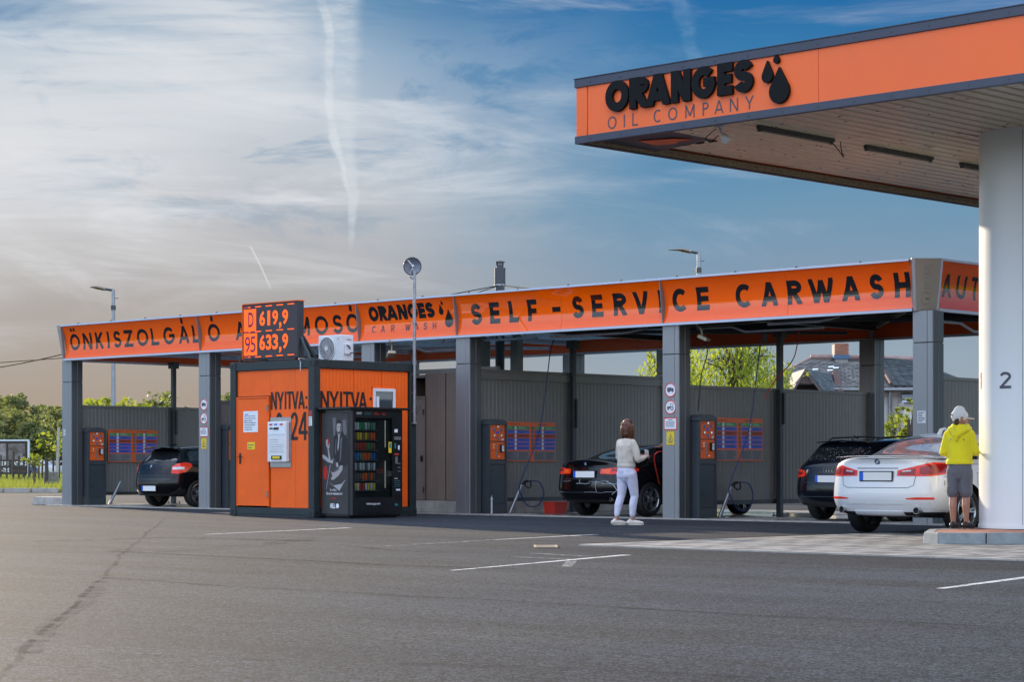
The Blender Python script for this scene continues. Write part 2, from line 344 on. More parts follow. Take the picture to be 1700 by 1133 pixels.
# ================================================================== lettering
def arc(cx, cy, rx, ry, a0, a1, n=14):
    return [(cx+rx*math.cos(math.radians(a0+(a1-a0)*i/n)), cy+ry*math.sin(math.radians(a0+(a1-a0)*i/n))) for i in range(n+1)]
def strokes(ch, w, h, t):
    """centre lines of a geometric sans letter of size w x h with stroke t"""
    a = t/2; e = t
    o = (w/2-a, h/2-a)
    acc = []
    if ch in 'ÖÓÁ':
        if ch == 'Ö': acc = [[(w*.36, h+t*.75), (w*.36, h+t*1.75)], [(w*.64, h+t*.75), (w*.64, h+t*1.75)]]
        else: acc = [[(w*.48, h+t*.7), (w*.62, h+t*2.2)]]
        ch = {'Ö': 'O', 'Ó': 'O', 'Á': 'A'}[ch]
    D = {
     'O': [arc(w/2, h/2, *o, 0, 360, 28)],
     'C': [arc(w/2+w*.06, h/2, o[0]+w*.06, o[1], 48, 312, 22)],
     'G': [arc(w/2, h/2, *o, 42, 360, 24), [(w*.5, h/2), (w-a*.2, h/2)]],
     'N': [[(a, 0), (a, h)], [(w-a, 0), (w-a, h)], [(a*.9-w*.02, h+e*.3), (w-a*.9+w*.02, -e*.3)]],
     'K': [[(a, 0), (a, h)], [(w, h+e*.2), (a*1.2, h*.42)], [(w*.32, h*.56), (w, -e*.2)]],
     'I': [[(w/2, 0), (w/2, h)]],
     'Z': [[(0, h-a), (w, h-a)], [(0, a), (w, a)], [(w-a*1.1, h), (a*1.1, 0)]],
     'L': [[(a, 0), (a, h)], [(0, a), (w, a)]],
     'A': [[(a*.7, -e*.3), (w/2, h+e*.1)], [(w-a*.7, -e*.3), (w/2, h+e*.1)], [(w*.22, h*.30), (w*.78, h*.30)]],
     'V': [[(a*.7, h+e*.3), (w/2, -e*.1)], [(w-a*.7, h+e*.3), (w/2, -e*.1)]],
     'W': [[(a*.6, h+e*.2), (w*.30, -e*.1)], [(w*.30, -e*.1), (w*.5, h*.92)], [(w*.5, h*.92), (w*.70, -e*.1)], [(w-a*.6, h+e*.2), (w*.70, -e*.1)]],
     'M': [[(a, 0), (a, h)], [(w-a, 0), (w-a, h)], [(a*.8, h+e*.1), (w/2, h*.16)], [(w-a*.8, h+e*.1), (w/2, h*.16)]],
     'E': [[(a, 0), (a, h)], [(0, h-a), (w, h-a)], [(0, h*.5), (w*.93, h*.5)], [(0, a), (w, a)]],
     'F': [[(a, 0), (a, h)], [(0, h-a), (w, h-a)], [(0, h*.47), (w*.9, h*.47)]],
     'H': [[(a, 0), (a, h)], [(w-a, 0), (w-a, h)], [(0, h*.5), (w, h*.5)]],
     'T': [[(w/2, 0), (w/2, h)], [(0, h-a), (w, h-a)]],
     'U': [[(a, h)]+[(w/2-o[0]*math.cos(math.radians(q)), w*.5-(w*.5-a)*math.sin(math.radians(q))) for q in range(0, 181, 12)]+[(w-a, h)]],
     'Y': [[(a*.7, h+e*.2), (w/2, h*.42)], [(w-a*.7, h+e*.2), (w/2, h*.42)], [(w/2, 0), (w/2, h*.46)]],
     'P': [[(a, 0), (a, h)], [(0, h-a)]+arc(w*.52, h*.73, w*.48-a, h*.27-a, 90, -90, 12)+[(0, h*.46+a)]],
     'R': [[(a, 0), (a, h)], [(0, h-a)]+arc(w*.50, h*.72, w*.48-a, h*.28-a, 90, -90, 12)+[(0, h*.44+a)], [(w*.40, h*.5), (w-a*.5, -e*.2)]],
     'D': [[(a, 0), (a, h)], [(0, h-a), (w*.4, h-a)]+arc(w*.45, h/2, w*.55-a, h/2-a, 90, -90, 14)+[(0, a)]],
     'S': [arc(w*.5, h*.75-a*.5, w*.48-a, h*.25-a*.5, 15, 270, 16)+arc(w*.5, h*.25+a*.5, w*.5-a, h*.25-a*.5, 90, -165, 16)],
     '-': [[(0, h*.47), (w, h*.47)]],
     ':': [[(w/2, 0), (w/2, t)], [(w/2, h*.55), (w/2, h*.55+t)]],
     '0': [arc(w/2, h/2, *o, 0, 360, 26)],
     '1': [[(w*.55, 0), (w*.55, h)], [(w*.1, h*.72), (w*.6, h-a*.8)]],
     '2': [arc(w*.5, h*.72, w*.5-a, h*.28-a, 165, -38, 14)+[(a*1.1, a)], [(0, a), (w, a)]],
     '4': [[(w*.72, 0), (w*.72, h)], [(w*.72, h), (a*.6, h*.30)], [(0, h*.27), (w, h*.27)]],
    }
    return D[ch]+acc
def clip(poly, ax, val, keep_less):
    out = []
    for i in range(len(poly)):
        p, q = poly[i], poly[(i+1) % len(poly)]
        pi = (p[ax] <= val) if keep_less else (p[ax] >= val); qi = (q[ax] <= val) if keep_less else (q[ax] >= val)
        if pi: out.append(p)
        if pi != qi:
            f = (val-p[ax])/(q[ax]-p[ax]); out.append((p[0]+(q[0]-p[0])*f, p[1]+(q[1]-p[1])*f))
    return out
def glyph_polys(ch, w, h, t):
    polys = []
    base = strokes(ch, w, h, t); nacc = {'Ö': 2, 'Ó': 1, 'Á': 1}.get(ch, 0)
    for si, pl in enumerate(base):
        if ch in '12':
            q_ = []
            for a_, b_ in zip(pl, pl[1:]):
                k_ = max(1, int(math.hypot(b_[0]-a_[0], b_[1]-a_[1])/(w*.12)))
                q_ += [(a_[0]+(b_[0]-a_[0])*i/k_, a_[1]+(b_[1]-a_[1])*i/k_) for i in range(k_)]
            pl = q_+[pl[-1]]
        accent = si >= len(base)-nacc
        n = len(pl); closed = (abs(pl[0][0]-pl[-1][0])+abs(pl[0][1]-pl[-1][1])) < 1e-6
        L = []; Rr = []
        for i in range(n):
            if closed: p0 = pl[(i-1) if i > 0 else n-2]; p1 = pl[(i+1) if i < n-1 else 1]
            else: p0 = pl[max(i-1, 0)]; p1 = pl[min(i+1, n-1)]
            d = Vector((p1[0]-p0[0], p1[1]-p0[1])); d.normalize() if d.length > 0 else None
            k = 1.0
            if 0 < i < n-1:
                da = Vector((pl[i][0]-pl[i-1][0], pl[i][1]-pl[i-1][1])); db = Vector((pl[i+1][0]-pl[i][0], pl[i+1][1]-pl[i][1]))
                if da.length > 1e-9 and db.length > 1e-9:
                    c = max(0.5, math.cos(da.angle(db)/2)); k = 1/c
            nx, ny = -d.y*t/2*k, d.x*t/2*k
            L.append((pl[i][0]+nx, pl[i][1]+ny)); Rr.append((pl[i][0]-nx, pl[i][1]-ny))
        for i in range(n-1):
            q = [Rr[i], Rr[i+1], L[i+1], L[i]]
            if not accent:
                q = clip(clip(q, 1, h, True), 1, 0.0, False)
                if ch not in 'I1:': q = clip(clip(q, 0, w, True), 0, 0.0, False) if len(q) > 2 else q
            if len(q) > 2: polys.append((q, si))
    return polys
def letter(mb, ch, w, h, t, fn, depth=None, bands=0, m=0):
    """fn(x, y, d) -> 3d point; d is how far it stands proud"""
    for q, si in glyph_polys(ch, w, h, t):
        up = si*(0.0006 if depth is None else 0.0015)
        if bands:
            parts = []
            ys = [p[1] for p in q]; lo, hi = min(ys), max(ys); st_ = h/bands
            k0 = math.floor(lo/st_); k1 = math.ceil(hi/st_)
            for k in range(k0, max(k1, k0+1)):
                c = clip(clip(q, 1, (k+1)*st_, True), 1, k*st_, False)
                if len(c) > 2: parts.append(c)
        else: parts = [q]
        for c in parts:
            if depth is None: mb.flat([fn(x, y, up) for x, y in c], m)
            else:
                A = [fn(x, y, 0.0) for x, y in c]; B = [fn(x, y, depth+up) for x, y in c]; n = len(c)
                mb.add(A+B, [tuple(range(n, 2*n))]+[(i, (i+1) % n, n+(i+1) % n, n+i) for i in range(n)], m)
def drop_poly(cx, cy, w, h, n=20):
    """oil drop outline: point on top"""
    r = w/2
    pts = [(cx, cy+h)]
    for i in range(n+1):
        ang = math.radians(25 - (230)*i/n)   # from upper right round the bottom to upper left
        pts.append((cx+r*math.cos(ang), cy+r+r*math.sin(ang)))
    return pts
_tx = {}
def font_mesh(s, off=0.0, align='LEFT'):
    key = (s, off)
    if key in _tx: return _tx[key]
    cu = bpy.data.curves.new('lettering', 'FONT'); cu.body = s; cu.size = 1.0; cu.offset = off; cu.resolution_u = 3
    ob = bpy.data.objects.new('lettering', cu); COL.objects.link(ob)
    dg = bpy.context.evaluated_depsgraph_get(); dg.update()
    me = bpy.data.meshes.new_from_object(ob.evaluated_get(dg))
    v = [(p.co.x, p.co.y) for p in me.vertices]; f = [tuple(q.vertices) for q in me.polygons]
    bpy.data.objects.remove(ob); bpy.data.curves.remove(cu); bpy.data.meshes.remove(me)
    _tx[key] = (v, f); return v, f
def font_text(mb, s, x0, x1, y0, capw, fn, off=0.0, m=0, cap=None):
    """text fitted to x0..x1, baseline y0; cap: cap height (else proportional)"""
    v, f = font_mesh(s, off)
    if not v: return
    a = min(p[0] for p in v); b = max(p[0] for p in v)
    k = (x1-x0)/(b-a); ky = (cap/0.73) if cap else k
    mb.add([fn(x0+(p[0]-a)*k, y0+p[1]*ky, 0.0) for p in v], f, m)
def fit_font(mb, s, x0, x1, y0, y1, fn, off=0.0, m=0):
    v, f = font_mesh(s, off)
    a = min(p[0] for p in v); b = max(p[0] for p in v); c = min(p[1] for p in v); d = max(p[1] for p in v)
    mb.add([fn(x0+(p[0]-a)/(b-a)*(x1-x0), y0+(p[1]-c)/(d-c)*(y1-y0), 0.0) for p in v], f, m)
def plane_fn(o, ex, ey, n, lift=0.003):
    o, ex, ey, n = Vector(o), Vector(ex), Vector(ey), Vector(n)
    return lambda x, y, d: o+ex*x+ey*y+n*(lift+d)
def rows_of_print(mb, fn, x0, x1, y0, y1, rows, m=0, seed=0, th=0.45):
    rr = random.Random(seed); st_ = (y1-y0)/rows
    for i in range(rows):
        x = x0; y = y1-(i+0.75)*st_; end = x1-(x1-x0)*rr.choice((0, 0.05, 0.1, 0.35))
        while x < end-1e-6:
            wd = min(rr.uniform(0.05, 0.16)*(x1-x0), end-x)
            mb.flat([fn(x, y, 0), fn(x+wd, y, 0), fn(x+wd, y+st_*th, 0), fn(x, y+st_*th, 0)], m)
            x += wd+(x1-x0)*0.02
def disc(mb, fn, cx, cy, rx, ry=None, n=20, m=0, lift=0.0):
    ry = ry or rx
    mb.flat([fn(cx+rx*math.cos(2*PI*i/n), cy+ry*math.sin(2*PI*i/n), lift) for i in range(n)], m)
def ring(mb, fn, cx, cy, r0, r1, n=24, m=0, lift=0.0):
    v = [fn(cx+r*math.cos(2*PI*i/n), cy+r*math.sin(2*PI*i/n), lift) for r in (r0, r1) for i in range(n)]
    mb.add(v, [(i, (i+1) % n, n+(i+1) % n, n+i) for i in range(n)], m)
def rect(mb, fn, x0, x1, y0, y1, m=0, lift=0.0):
    mb.flat([fn(x0, y0, lift), fn(x1, y0, lift), fn(x1, y1, lift), fn(x0, y1, lift)], m)
# ================================================================== ground, asphalt, paving
def ground_mat(name, base, kind):
    m = bpy.data.materials.new(name); m.use_nodes = True
    t = NT(m.node_tree); b = t.n['Principled BSDF']
    tcn = t.new('ShaderNodeTexCoord'); P = tcn.outputs['Object']
    return m, t, b, P
def asphalt():
    m, t, b, P = ground_mat('asphalt', None, '')
    big = t.noise(P, 0.11, 5.0, 0.6, 0.4)
    streak = t.noise(t.mapping(P, rot=(0, 0, -0.5), scale=(0.10, 0.75, 1)), 1.3, 6.0, 0.65, 0.5)
    mid = t.noise(P, 1.6, 5.0, 0.6)
    fine = t.noise(P, 55.0, 3.0, 0.7)
    vor = t.new('ShaderNodeTexVoronoi', feature='F1'); t.put(vor.inputs['Vector'], P); vor.inputs['Scale'].default_value = 95.0
    stone = t.smooth(vor.outputs['Distance'], 0.05, 0.45)
    sep = t.new('ShaderNodeSeparateColor'); t.put(sep.inputs[0], vor.outputs['Color'])
    v = t.m('MULTIPLY_ADD', t.m('SUBTRACT', big, 0.5), 0.05, 0.037)
    v = t.m('MULTIPLY_ADD', t.m('SUBTRACT', streak, 0.5), 0.060, v)
    v = t.m('MULTIPLY_ADD', t.m('SUBTRACT', mid, 0.5), 0.022, v)
    v = t.m('MULTIPLY_ADD', t.m('SUBTRACT', t.noise(P, 17.0, 4.0, 0.75), 0.5), 0.11, v)
    v = t.m('MULTIPLY_ADD', t.m('SUBTRACT', t.noise(P, 5.0, 4.0, 0.7), 0.5), 0.03, v)
    v = t.m('MULTIPLY_ADD', t.m('SUBTRACT', fine, 0.5), 0.13, v)
    v = t.m('MULTIPLY_ADD', t.m('SUBTRACT', sep.outputs[0], 0.5), 0.075, v)
    v = t.m('MAXIMUM', v, 0.012)
    warm = t.smooth(t.noise(P, 0.16, 4.0, 0.6, 0.8), 0.35, 0.65)
    colr = t.mix(warm, (0.93, 1.0, 1.08, 1), (0.86, 0.98, 1.17, 1))
    cc = t.mix(1.0, colr, t.xyz(v, v, v), 'MULTIPLY')
    # dark tyre sweeps
    wvt = t.new('ShaderNodeTexNoise'); t.put(wvt.inputs['Vector'], t.mapping(P, rot=(0, 0, 0.75), scale=(0.05, 1.7, 1))); wvt.inputs['Scale'].default_value = 1.0; wvt.inputs['Detail'].default_value = 3
    ty = t.smooth(wvt.outputs['Fac'], 0.57, 0.68)
    cc = t.mix(t.m('MULTIPLY', ty, 0.30), cc, (0.02, 0.02, 0.022, 1))
    oil = t.smooth(t.noise(P, 0.9, 3.0, 0.5, 0.3), 0.70, 0.78)
    cc = t.mix(t.m('MULTIPLY', oil, 0.35), cc, (0.018, 0.018, 0.02, 1))
    t.put(b.inputs['Base Color'], cc)
    t.put(b.inputs['Roughness'], t.m('MULTIPLY_ADD', big, 0.2, 0.68))
    b.inputs['Specular IOR Level'].default_value = 0.06
    bn = t.new('ShaderNodeBump'); bn.inputs['Strength'].default_value = 0.7; bn.inputs['Distance'].default_value = 0.006
    t.put(bn.inputs['Height'], t.m('ADD', t.m('MULTIPLY', stone, 0.5), t.m('MULTIPLY', fine, 0.8))); t.l.new(bn.outputs[0], b.inputs['Normal'])
    return m
def grass_ground():
    m, t, b, P = ground_mat('grass_ground', None, '')
    n = t.noise(P, 0.35, 6.0, 0.65); n2 = t.noise(P, 4.0, 4.0, 0.6)
    c = t.ramp(t.m('MULTIPLY_ADD', n2, 0.35, t.m('MULTIPLY', n, 0.65)), [(0.3, (0.08, 0.11, 0.015, 1)), (0.5, (0.17, 0.19, 0.02, 1)), (0.7, (0.28, 0.26, 0.05, 1))])
    t.put(b.inputs['Base Color'], c); b.inputs['Roughness'].default_value = 0.95; b.inputs['Specular IOR Level'].default_value = 0.05
    return m
def wet_concrete():
    m, t, b, P = ground_mat('wet_concrete', None, '')
    n = t.noise(P, 0.7, 5.0, 0.6); n2 = t.noise(P, 14.0, 4.0, 0.6)
    wet = t.smooth(t.noise(P, 0.45, 4.0, 0.6, 0.5), 0.40, 0.56)
    c = t.ramp(t.m('MULTIPLY_ADD', n2, 0.3, t.m('MULTIPLY', n, 0.7)), [(0.3, (0.21, 0.19, 0.165, 1)), (0.7, (0.40, 0.37, 0.33, 1))])
    c = t.mix(wet, c, t.mix(1.0, c, (0.45, 0.45, 0.46, 1), 'MULTIPLY'))
    t.put(b.inputs['Base Color'], c)
    t.put(b.inputs['Roughness'], t.m('MULTIPLY_ADD', wet, -0.50, 0.62))
    return m
M['asphalt'] = asphalt(); M['grass'] = grass_ground(); M['wet'] = wet_concrete()
# earth sheet out to the horizon
mb = MB(); mb.flat([(-2500, -2500, -0.03), (2500, -2500, -0.03), (2500, 2500, -0.03), (-2500, 2500, -0.03)])
tag(mb.build('ground', M['grass'], recalc=False), 'grassy ground reaching the horizon', kind='structure')
# asphalt yard: everything on the camera side, bounded on the far left by the kerb of the meadow
k0 = cf(-36, 77.5); k1 = cf(-16.2, 77.8); k2 = cf(-14, 84); 
mb = MB()
mb.flat([(-60, -140, -0.004), (180, -140, -0.004), (180, 9.5, -0.004), (8.0, 60, -0.004), (k2.x, k2.y, -0.004), (k1.x, k1.y, -0.004), (k0.x, k0.y, -0.004), (-90, -60, -0.004)])
tag(mb.build('asphalt_yard', M['asphalt'], recalc=False), 'worn dark grey asphalt forecourt', kind='structure')
# wash floor slab
mb = MB(); mb.box(-0.35, 25.0, -0.10, 7.1, -0.10, 0.012)
tag(mb.build('wash_floor', M['wet']), 'wet pale concrete floor of the wash bays', kind='structure')
mb = MB(); mb.box(-0.35, 25.0, -0.24, -0.104, -0.10, 0.020)
tag(mb.build('floor_drain_edge', M['concrete'], bevel=0.004), 'pale concrete edge strip in front of the bays', kind='structure')
# kerb of the meadow
kk = MB(); nseg = 20
for i in range(nseg):
    a = k0.lerp(k1, i/nseg); b = k0.lerp(k1, (i+1)/nseg-0.004); d = (k1-k0).normalized(); nrm = Vector((-d.y, d.x, 0))*0.22
    kb = MB(); kb.prism([a, b, b+nrm, a+nrm], (0, 0, 0.16)); 
    kk.v += []; kk.add(kb.v, kb.f)
tag(kk.build('kerb', M['concrete'], bevel=0.01), 'concrete kerb between the asphalt and the meadow', kind='structure')
# low concrete block left of the first column
t_ = thing('concrete_kerb_block', 'low sloping concrete kerb block at the foot of the leftmost grey column', 'kerb block', (0, 0, 0))
mb = MB(); mb.add([(-1.35, 0.02, 0), (-0.02, 0.02, 0), (-0.02, 0.42, 0), (-1.35, 0.42, 0), (-1.27, 0.06, 0.20), (-0.02, 0.04, 0.20), (-0.02, 0.40, 0.20), (-1.27, 0.38, 0.20)],
                  [(0, 3, 2, 1), (4, 5, 6, 7), (0, 1, 5, 4), (1, 2, 6, 5), (2, 3, 7, 6), (3, 0, 4, 7)])
mb.build('block', M['concrete'], t_, bevel=0.015)
# ---- worn painted lines
def worn_paint(name, thr, k=0.8):
    m, t, b, P = ground_mat(name, None, '')
    n = t.noise(P, 7.0, 6.0, 0.75, 0.3); n2 = t.noise(P, 60.0, 3.0, 0.6)
    f = t.smooth(t.m('MULTIPLY_ADD', n2, 0.4, t.m('MULTIPLY', n, 0.6)), thr-0.05, thr+0.07)
    b.inputs['Base Color'].default_value = (0.50, 0.50, 0.49, 1); b.inputs['Roughness'].default_value = 0.8
    t.put(b.inputs['Alpha'], t.m('MULTIPLY', f, k))
    return m
M['line'] = worn_paint('worn_white_road_paint', 0.44); M['line2'] = worn_paint('very_worn_road_paint', 0.50, 0.45)
def gline(p, q, wd, m, taper=1.0, name='painted_line', z=0.0004, lab=None):
    p = Vector(p+(0,)); q = Vector(q+(0,)); d = (q-p).normalized(); n = Vector((-d.y, d.x, 0))
    mb = MB(); k = 8
    L = []; R = []
    for i in range(k+1):
        c = p.lerp(q, i/k); h = wd/2*(taper+(1-taper)*i/k)
        L.append(c+n*h); R.append(c-n*h)
    vs = [(v.x, v.y, z) for v in L+R]
    mb.add(vs, [(i, k+1+i, k+2+i, i+1) for i in range(k)])
    return tag(mb.build(name, m, recalc=False), lab or 'worn white painted parking line on the asphalt', kind='structure')
gline((20.12, -11.34), (19.14, -7.77), 0.13, M['line'], 0.5)
gline((24.58, -10.11), (24.05, -7.53), 0.15, M['line'], 0.45)
gline((25.2, -12.6), (24.58, -10.11), 0.10, M['line2'], 0.6)
gline((30.08, -16.27), (28.94, -12.51), 0.13, M['line'], 0.45)
gline((30.35, -15.0), (29.5, -14.0), 0.11, M['line2'], 0.9)
gline((28.45, -13.75), (29.30, -13.75), 0.10, M['line2'], 0.6)
gline((27.9, -12.9), (28.9, -13.1), 0.12, M['line2'], 0.6)
gline((34.92, -15.66), (34.2, -12.2), 0.13, M['line'], 0.6)
# ---- tar seams
def seam(pts, wd, m, z=0.0008, jit=0.03, lab='dark tar seam across the asphalt', n=60):
    P = [Vector(p+(0,)) for p in pts]; tot = sum((P[i+1]-P[i]).length for i in range(len(P)-1))
    S = []; 
    for i in range(len(P)-1):
        k = max(2, int(n*(P[i+1]-P[i]).length/tot))
        for j in range(k): S.append(P[i].lerp(P[i+1], j/k))
    S.append(P[-1]); mb = MB(); L = []; R = []
    for i, c in enumerate(S):
        d = (S[min(i+1, len(S)-1)]-S[max(i-1, 0)]).normalized(); nn = Vector((-d.y, d.x, 0))
        o = (mnoise.noise(Vector((c.x*1.3, c.y*1.3, 2)))+0.5*mnoise.noise(Vector((c.x*5, c.y*5, 7))))*jit*2
        h = wd/2*(0.7+0.6*abs(mnoise.noise(Vector((c.x*2, c.y*2, 5)))))
        L.append(c+nn*(h+o)); R.append(c-nn*(h-o))
    k = len(S); mb.add([(v.x, v.y, z) for v in L+R], [(i, k+i, k+1+i, i+1) for i in range(k-1)])
    return tag(mb.build('tar_seam', m, recalc=False), lab, kind='structure')
def tar_mat(name, k, colr=(0.012, 0.012, 0.013, 1), thr=0.42):
    m, t, b, P = ground_mat(name, None, '')
    n = t.noise(P, 3.0, 6.0, 0.7, 0.4)
    b.inputs['Base Color'].default_value = colr; b.inputs['Roughness'].default_value = 0.9; b.inputs['Specular IOR Level'].default_value = 0.03
    t.put(b.inputs['Alpha'], t.m('MULTIPLY', t.smooth(n, thr-0.12, thr+0.1), k)); return m
M['tar'] = tar_mat('tar_seam', 0.8); M['tar_mid'] = tar_mat('worn_crack', 0.34, thr=0.50); M['tar_faint'] = tar_mat('faint_seam', 0.38); M['patch_pale'] = tar_mat('pale_worn_strip', 0.35, (0.11, 0.10, 0.09, 1), 0.5)
def gp(px, py):
    Y = 3606.0*0.96/(py-774.0); q = cf((px-850.0)/3606.0*Y, Y); return (q.x, q.y)
seam([gp(-60, 1160), gp(0, 1118), (gp(60, 1060)), gp(105, 1025), gp(150, 975), gp(172, 955), gp(205, 920), gp(245, 885), gp(275, 861)], 0.05, M['tar_mid'], lab='long dark crack running from the near left towards the orange container')
seam([gp(40, 1085), gp(90, 1035), gp(140, 1000), gp(165, 965)], 0.16, M['patch_pale'], z=0.0004, lab='pale worn strip beside the long crack')
seam([gp(172, 959), gp(400, 975), gp(850, 999), gp(1250, 1022), gp(1760, 1046)], 0.055, M['tar_faint'], lab='faint dark seam crossing the foreground asphalt')
seam([gp(180, 915), gp(420, 927), gp(640, 938), gp(860, 945)], 0.10, M['tar_faint'], lab='faint dark seam beyond the foreground seam')
seam([gp(60, 900), gp(280, 893), gp(520, 899)], 0.22, M['tar_faint'], z=0.0004, jit=0.1, lab='broad faint tyre sweep on the asphalt left of the container')
M['tyre_mark'] = tar_mat('tyre_mark', 0.30, thr=0.50)
for k in range(2):
    d = k*7
    seam([gp(560+d*3, 905+d*.4), gp(640+d*2, 912+d*.4), gp(760+d, 917+d*.4)], .10, M['tyre_mark'], z=0.0004+k*.0002, jit=.01, lab='faint curved tyre mark on the asphalt')
    seam([gp(-40, 905+d*.5), gp(240, 915+d*.5), gp(420, 905+d*.5), gp(520, 893+d*.4)], .12, M['tyre_mark'], z=0.0012+k*.0002, jit=.02, lab='faint tyre mark on the left of the asphalt')
seam([gp(180, 1085), gp(520, 1100), gp(900, 1108), gp(1290, 1128)], .05, M['tyre_mark'], z=0.0012, jit=.02, lab='faint dark line close to the camera')
# ---- drain grate
gx, gy = gp(906, 908.5)
t_ = thing('drain_grate', 'small rusty slotted drain grate set in the asphalt near the paving tip', 'drain', (gx, gy, 0), math.atan2(SP, CP))
M['vend_in'] = mat('dark_liner', (0.03, 0.035, 0.035), 0.5); M['dish'] = mat('mesh_dish_grey', (0.17, 0.19, 0.22), 0.35, 0.5, 0.1, 20)
M['chrome_dull'] = mat('brushed_steel', (0.45, 0.46, 0.47), 0.3, 0.9, 0.08, 8); M['fan_dark'] = mat('fan_shadow_grey', (0.10, 0.105, 0.11), 0.5)
M['rust'] = mat('rusty_iron', (0.26, 0.20, 0.14), 0.8, 0.0, 0.3, 18)
mb = MB(); mb.box(-.14, .14, -.34, -.31, 0, .010); mb.box(-.14, .14, .31, .34, 0, .010); mb.box(-.14, -.11, -.31, .31, 0, .010); mb.box(.11, .14, -.31, .31, 0, .010)
mb.build('frame', M['rust'], t_)
sl_ = MB(); sl_.box(-.11, .11, -.02, .02, 0, .007); sme = sl_.mesh('slat'); sme.materials.append(M['rust'])
for i in range(8): link('slat', sme, t_, (0, -.27+i*.077, 0))
# ---- paving apron of the filling station
def paver_mat(name, c1, c2):
    m, t, b, P = ground_mat(name, None, '')
    oi = t.new('ShaderNodeObjectInfo'); n = t.noise(P, 3.0, 5.0, 0.6)
    f = t.m('ADD', t.m('MULTIPLY', oi.outputs['Random'], 0.5), t.m('MULTIPLY', n, 0.5))
    t.put(b.inputs['Base Color'], t.mix(f, c1, c2)); b.inputs['Roughness'].default_value = 0.75
    return m
M['pav_l'] = paver_mat('pale_paving_block', (0.17, 0.17, 0.17, 1), (0.27, 0.26, 0.25, 1))
M['pav_d'] = paver_mat('grey_paving_block', (0.075, 0.078, 0.082, 1), (0.15, 0.15, 0.15, 1))
M['joint'] = mat('sandy_joint', (0.085, 0.080, 0.072), 0.9, 0, 0.2, 10)
PX0, PX1, PY0, PY1 = 26.80, 46.0, -10.75, 9.0
mb = MB(); mb.box(PX0, PX1, PY0, PY1, -0.1, 0.001)
pav = tag(mb.build('paving', M['joint']), 'block paved apron around the pump island', kind='structure')
mb = MB()
for i in range(20): mb.box(PX0-.085, PX0-.005, PY0+i*1.0, PY0+i*1.0+.99, -.1, .014)
for i in range(20): mb.box(PX0+i*1.0-.08, PX0+i*1.0+.91, PY0-.085, PY0-.005, -.1, .014)
mb.build('edging', M['concrete'], pav)
bw, bl = 0.20, 0.20
pm = []
for mm in ('pav_l', 'pav_d'):
    q = MB(); q.box(-bl/2+.006, bl/2-.006, -bw/2+.006, bw/2-.006, 0, .012); me = q.mesh('paver')
    me.materials.append(M[mm]); pm.append(me)
cands = []
ny = int((PY1-PY0)/bw)
for j in range(ny):
    y = PY0+bw*(j+.5)
    nx = int((PX1-PX0-bl)/bl)
    for i in range(nx):
        x = PX0+bl*(i+.5)
        d = Vector((x-CAM.x, y-CAM.y)); b_ = d.x*FWD.x+d.y*FWD.y; a_ = d.x*RGT.x+d.y*RGT.y
        vis = b_ > 5 and abs(a_/b_) < 0.245
        dark = ((i % 3 == 0) ^ (j % 6 < 3)) if random.random() < .88 else random.random() < .5
        cands.append((0 if vis else 1, b_, x, y, 1 if dark else 0))
cands.sort(); rest = MB()
for k, (nv, b_, x, y, dk) in enumerate(cands):
    if k < 300:
        o = link('paver', pm[dk], pav, (x, y, 0.001+random.uniform(0, .002)))
    elif nv == 0 or b_ > 0 and abs(x-30) < 9:
        h = .010+random.uniform(0, .004)
        rest.box(x-bl/2+.006, x+bl/2-.006, y-bw/2+.006, y+bw/2-.006, .001, h, dk)
o = rest.build('pavers', [M['pav_l'], M['pav_d']], pav, recalc=False); o['kind'] = 'stuff'
# ================================================================== car wash building
CW = thing('car_wash', 'long self service car wash with glossy orange fascia on silver columns and black lettering', 'car wash', (0, 0, 0))
COLU = [0.0, 5.34, 10.79, 13.58, 18.92, 24.27]
DEPTH = 6.5
def rib_panel(wid, h, ribs, th, name, m, axis, flip=1, proud=0.006):
    """ribbed sheet lying in a vertical plane; axis 'v': runs along +Y, visible face +X"""
    mb = MB(); pts = []
    p = wid/ribs
    for i in range(ribs):
        a = i*p
        pts += [(a+p*0.02, 0.0), (a+p*0.42, 0.0), (a+p*0.50, proud), (a+p*0.90, proud)]
    pts = [(0.002, -0.004)]+pts+[(wid-0.002, -0.004)]
    n = len(pts)
    def P(s, d, z): return (d*flip, s, z) if axis == 'v' else (s, -d*flip, z)
    v = [P(s, d, 0) for s, d in pts]+[P(s, d, h) for s, d in pts]+[P(0.002, -th, 0), P(wid-0.002, -th, 0), P(0.002, -th, h), P(wid-0.002, -th, h)]
    f = [(i, i+1, n+i+1, n+i) for i in range(n-1)]
    b0, b1, t0, t1 = 2*n, 2*n+1, 2*n+2, 2*n+3
    f += [(b0, t0, t1, b1), (0, n, t0, b0), (n-1, b1, t1, 2*n-1), tuple(range(n, 2*n))+(t1, t0), tuple(range(n-1, -1, -1))+(b0, b1)]
    mb.add(v, f); me = mb.mesh(name); me.materials.append(m)
    bm = bmesh.new(); bm.from_mesh(me); bmesh.ops.recalc_face_normals(bm, faces=bm.faces); bm.to_mesh(me); bm.free()
    return me
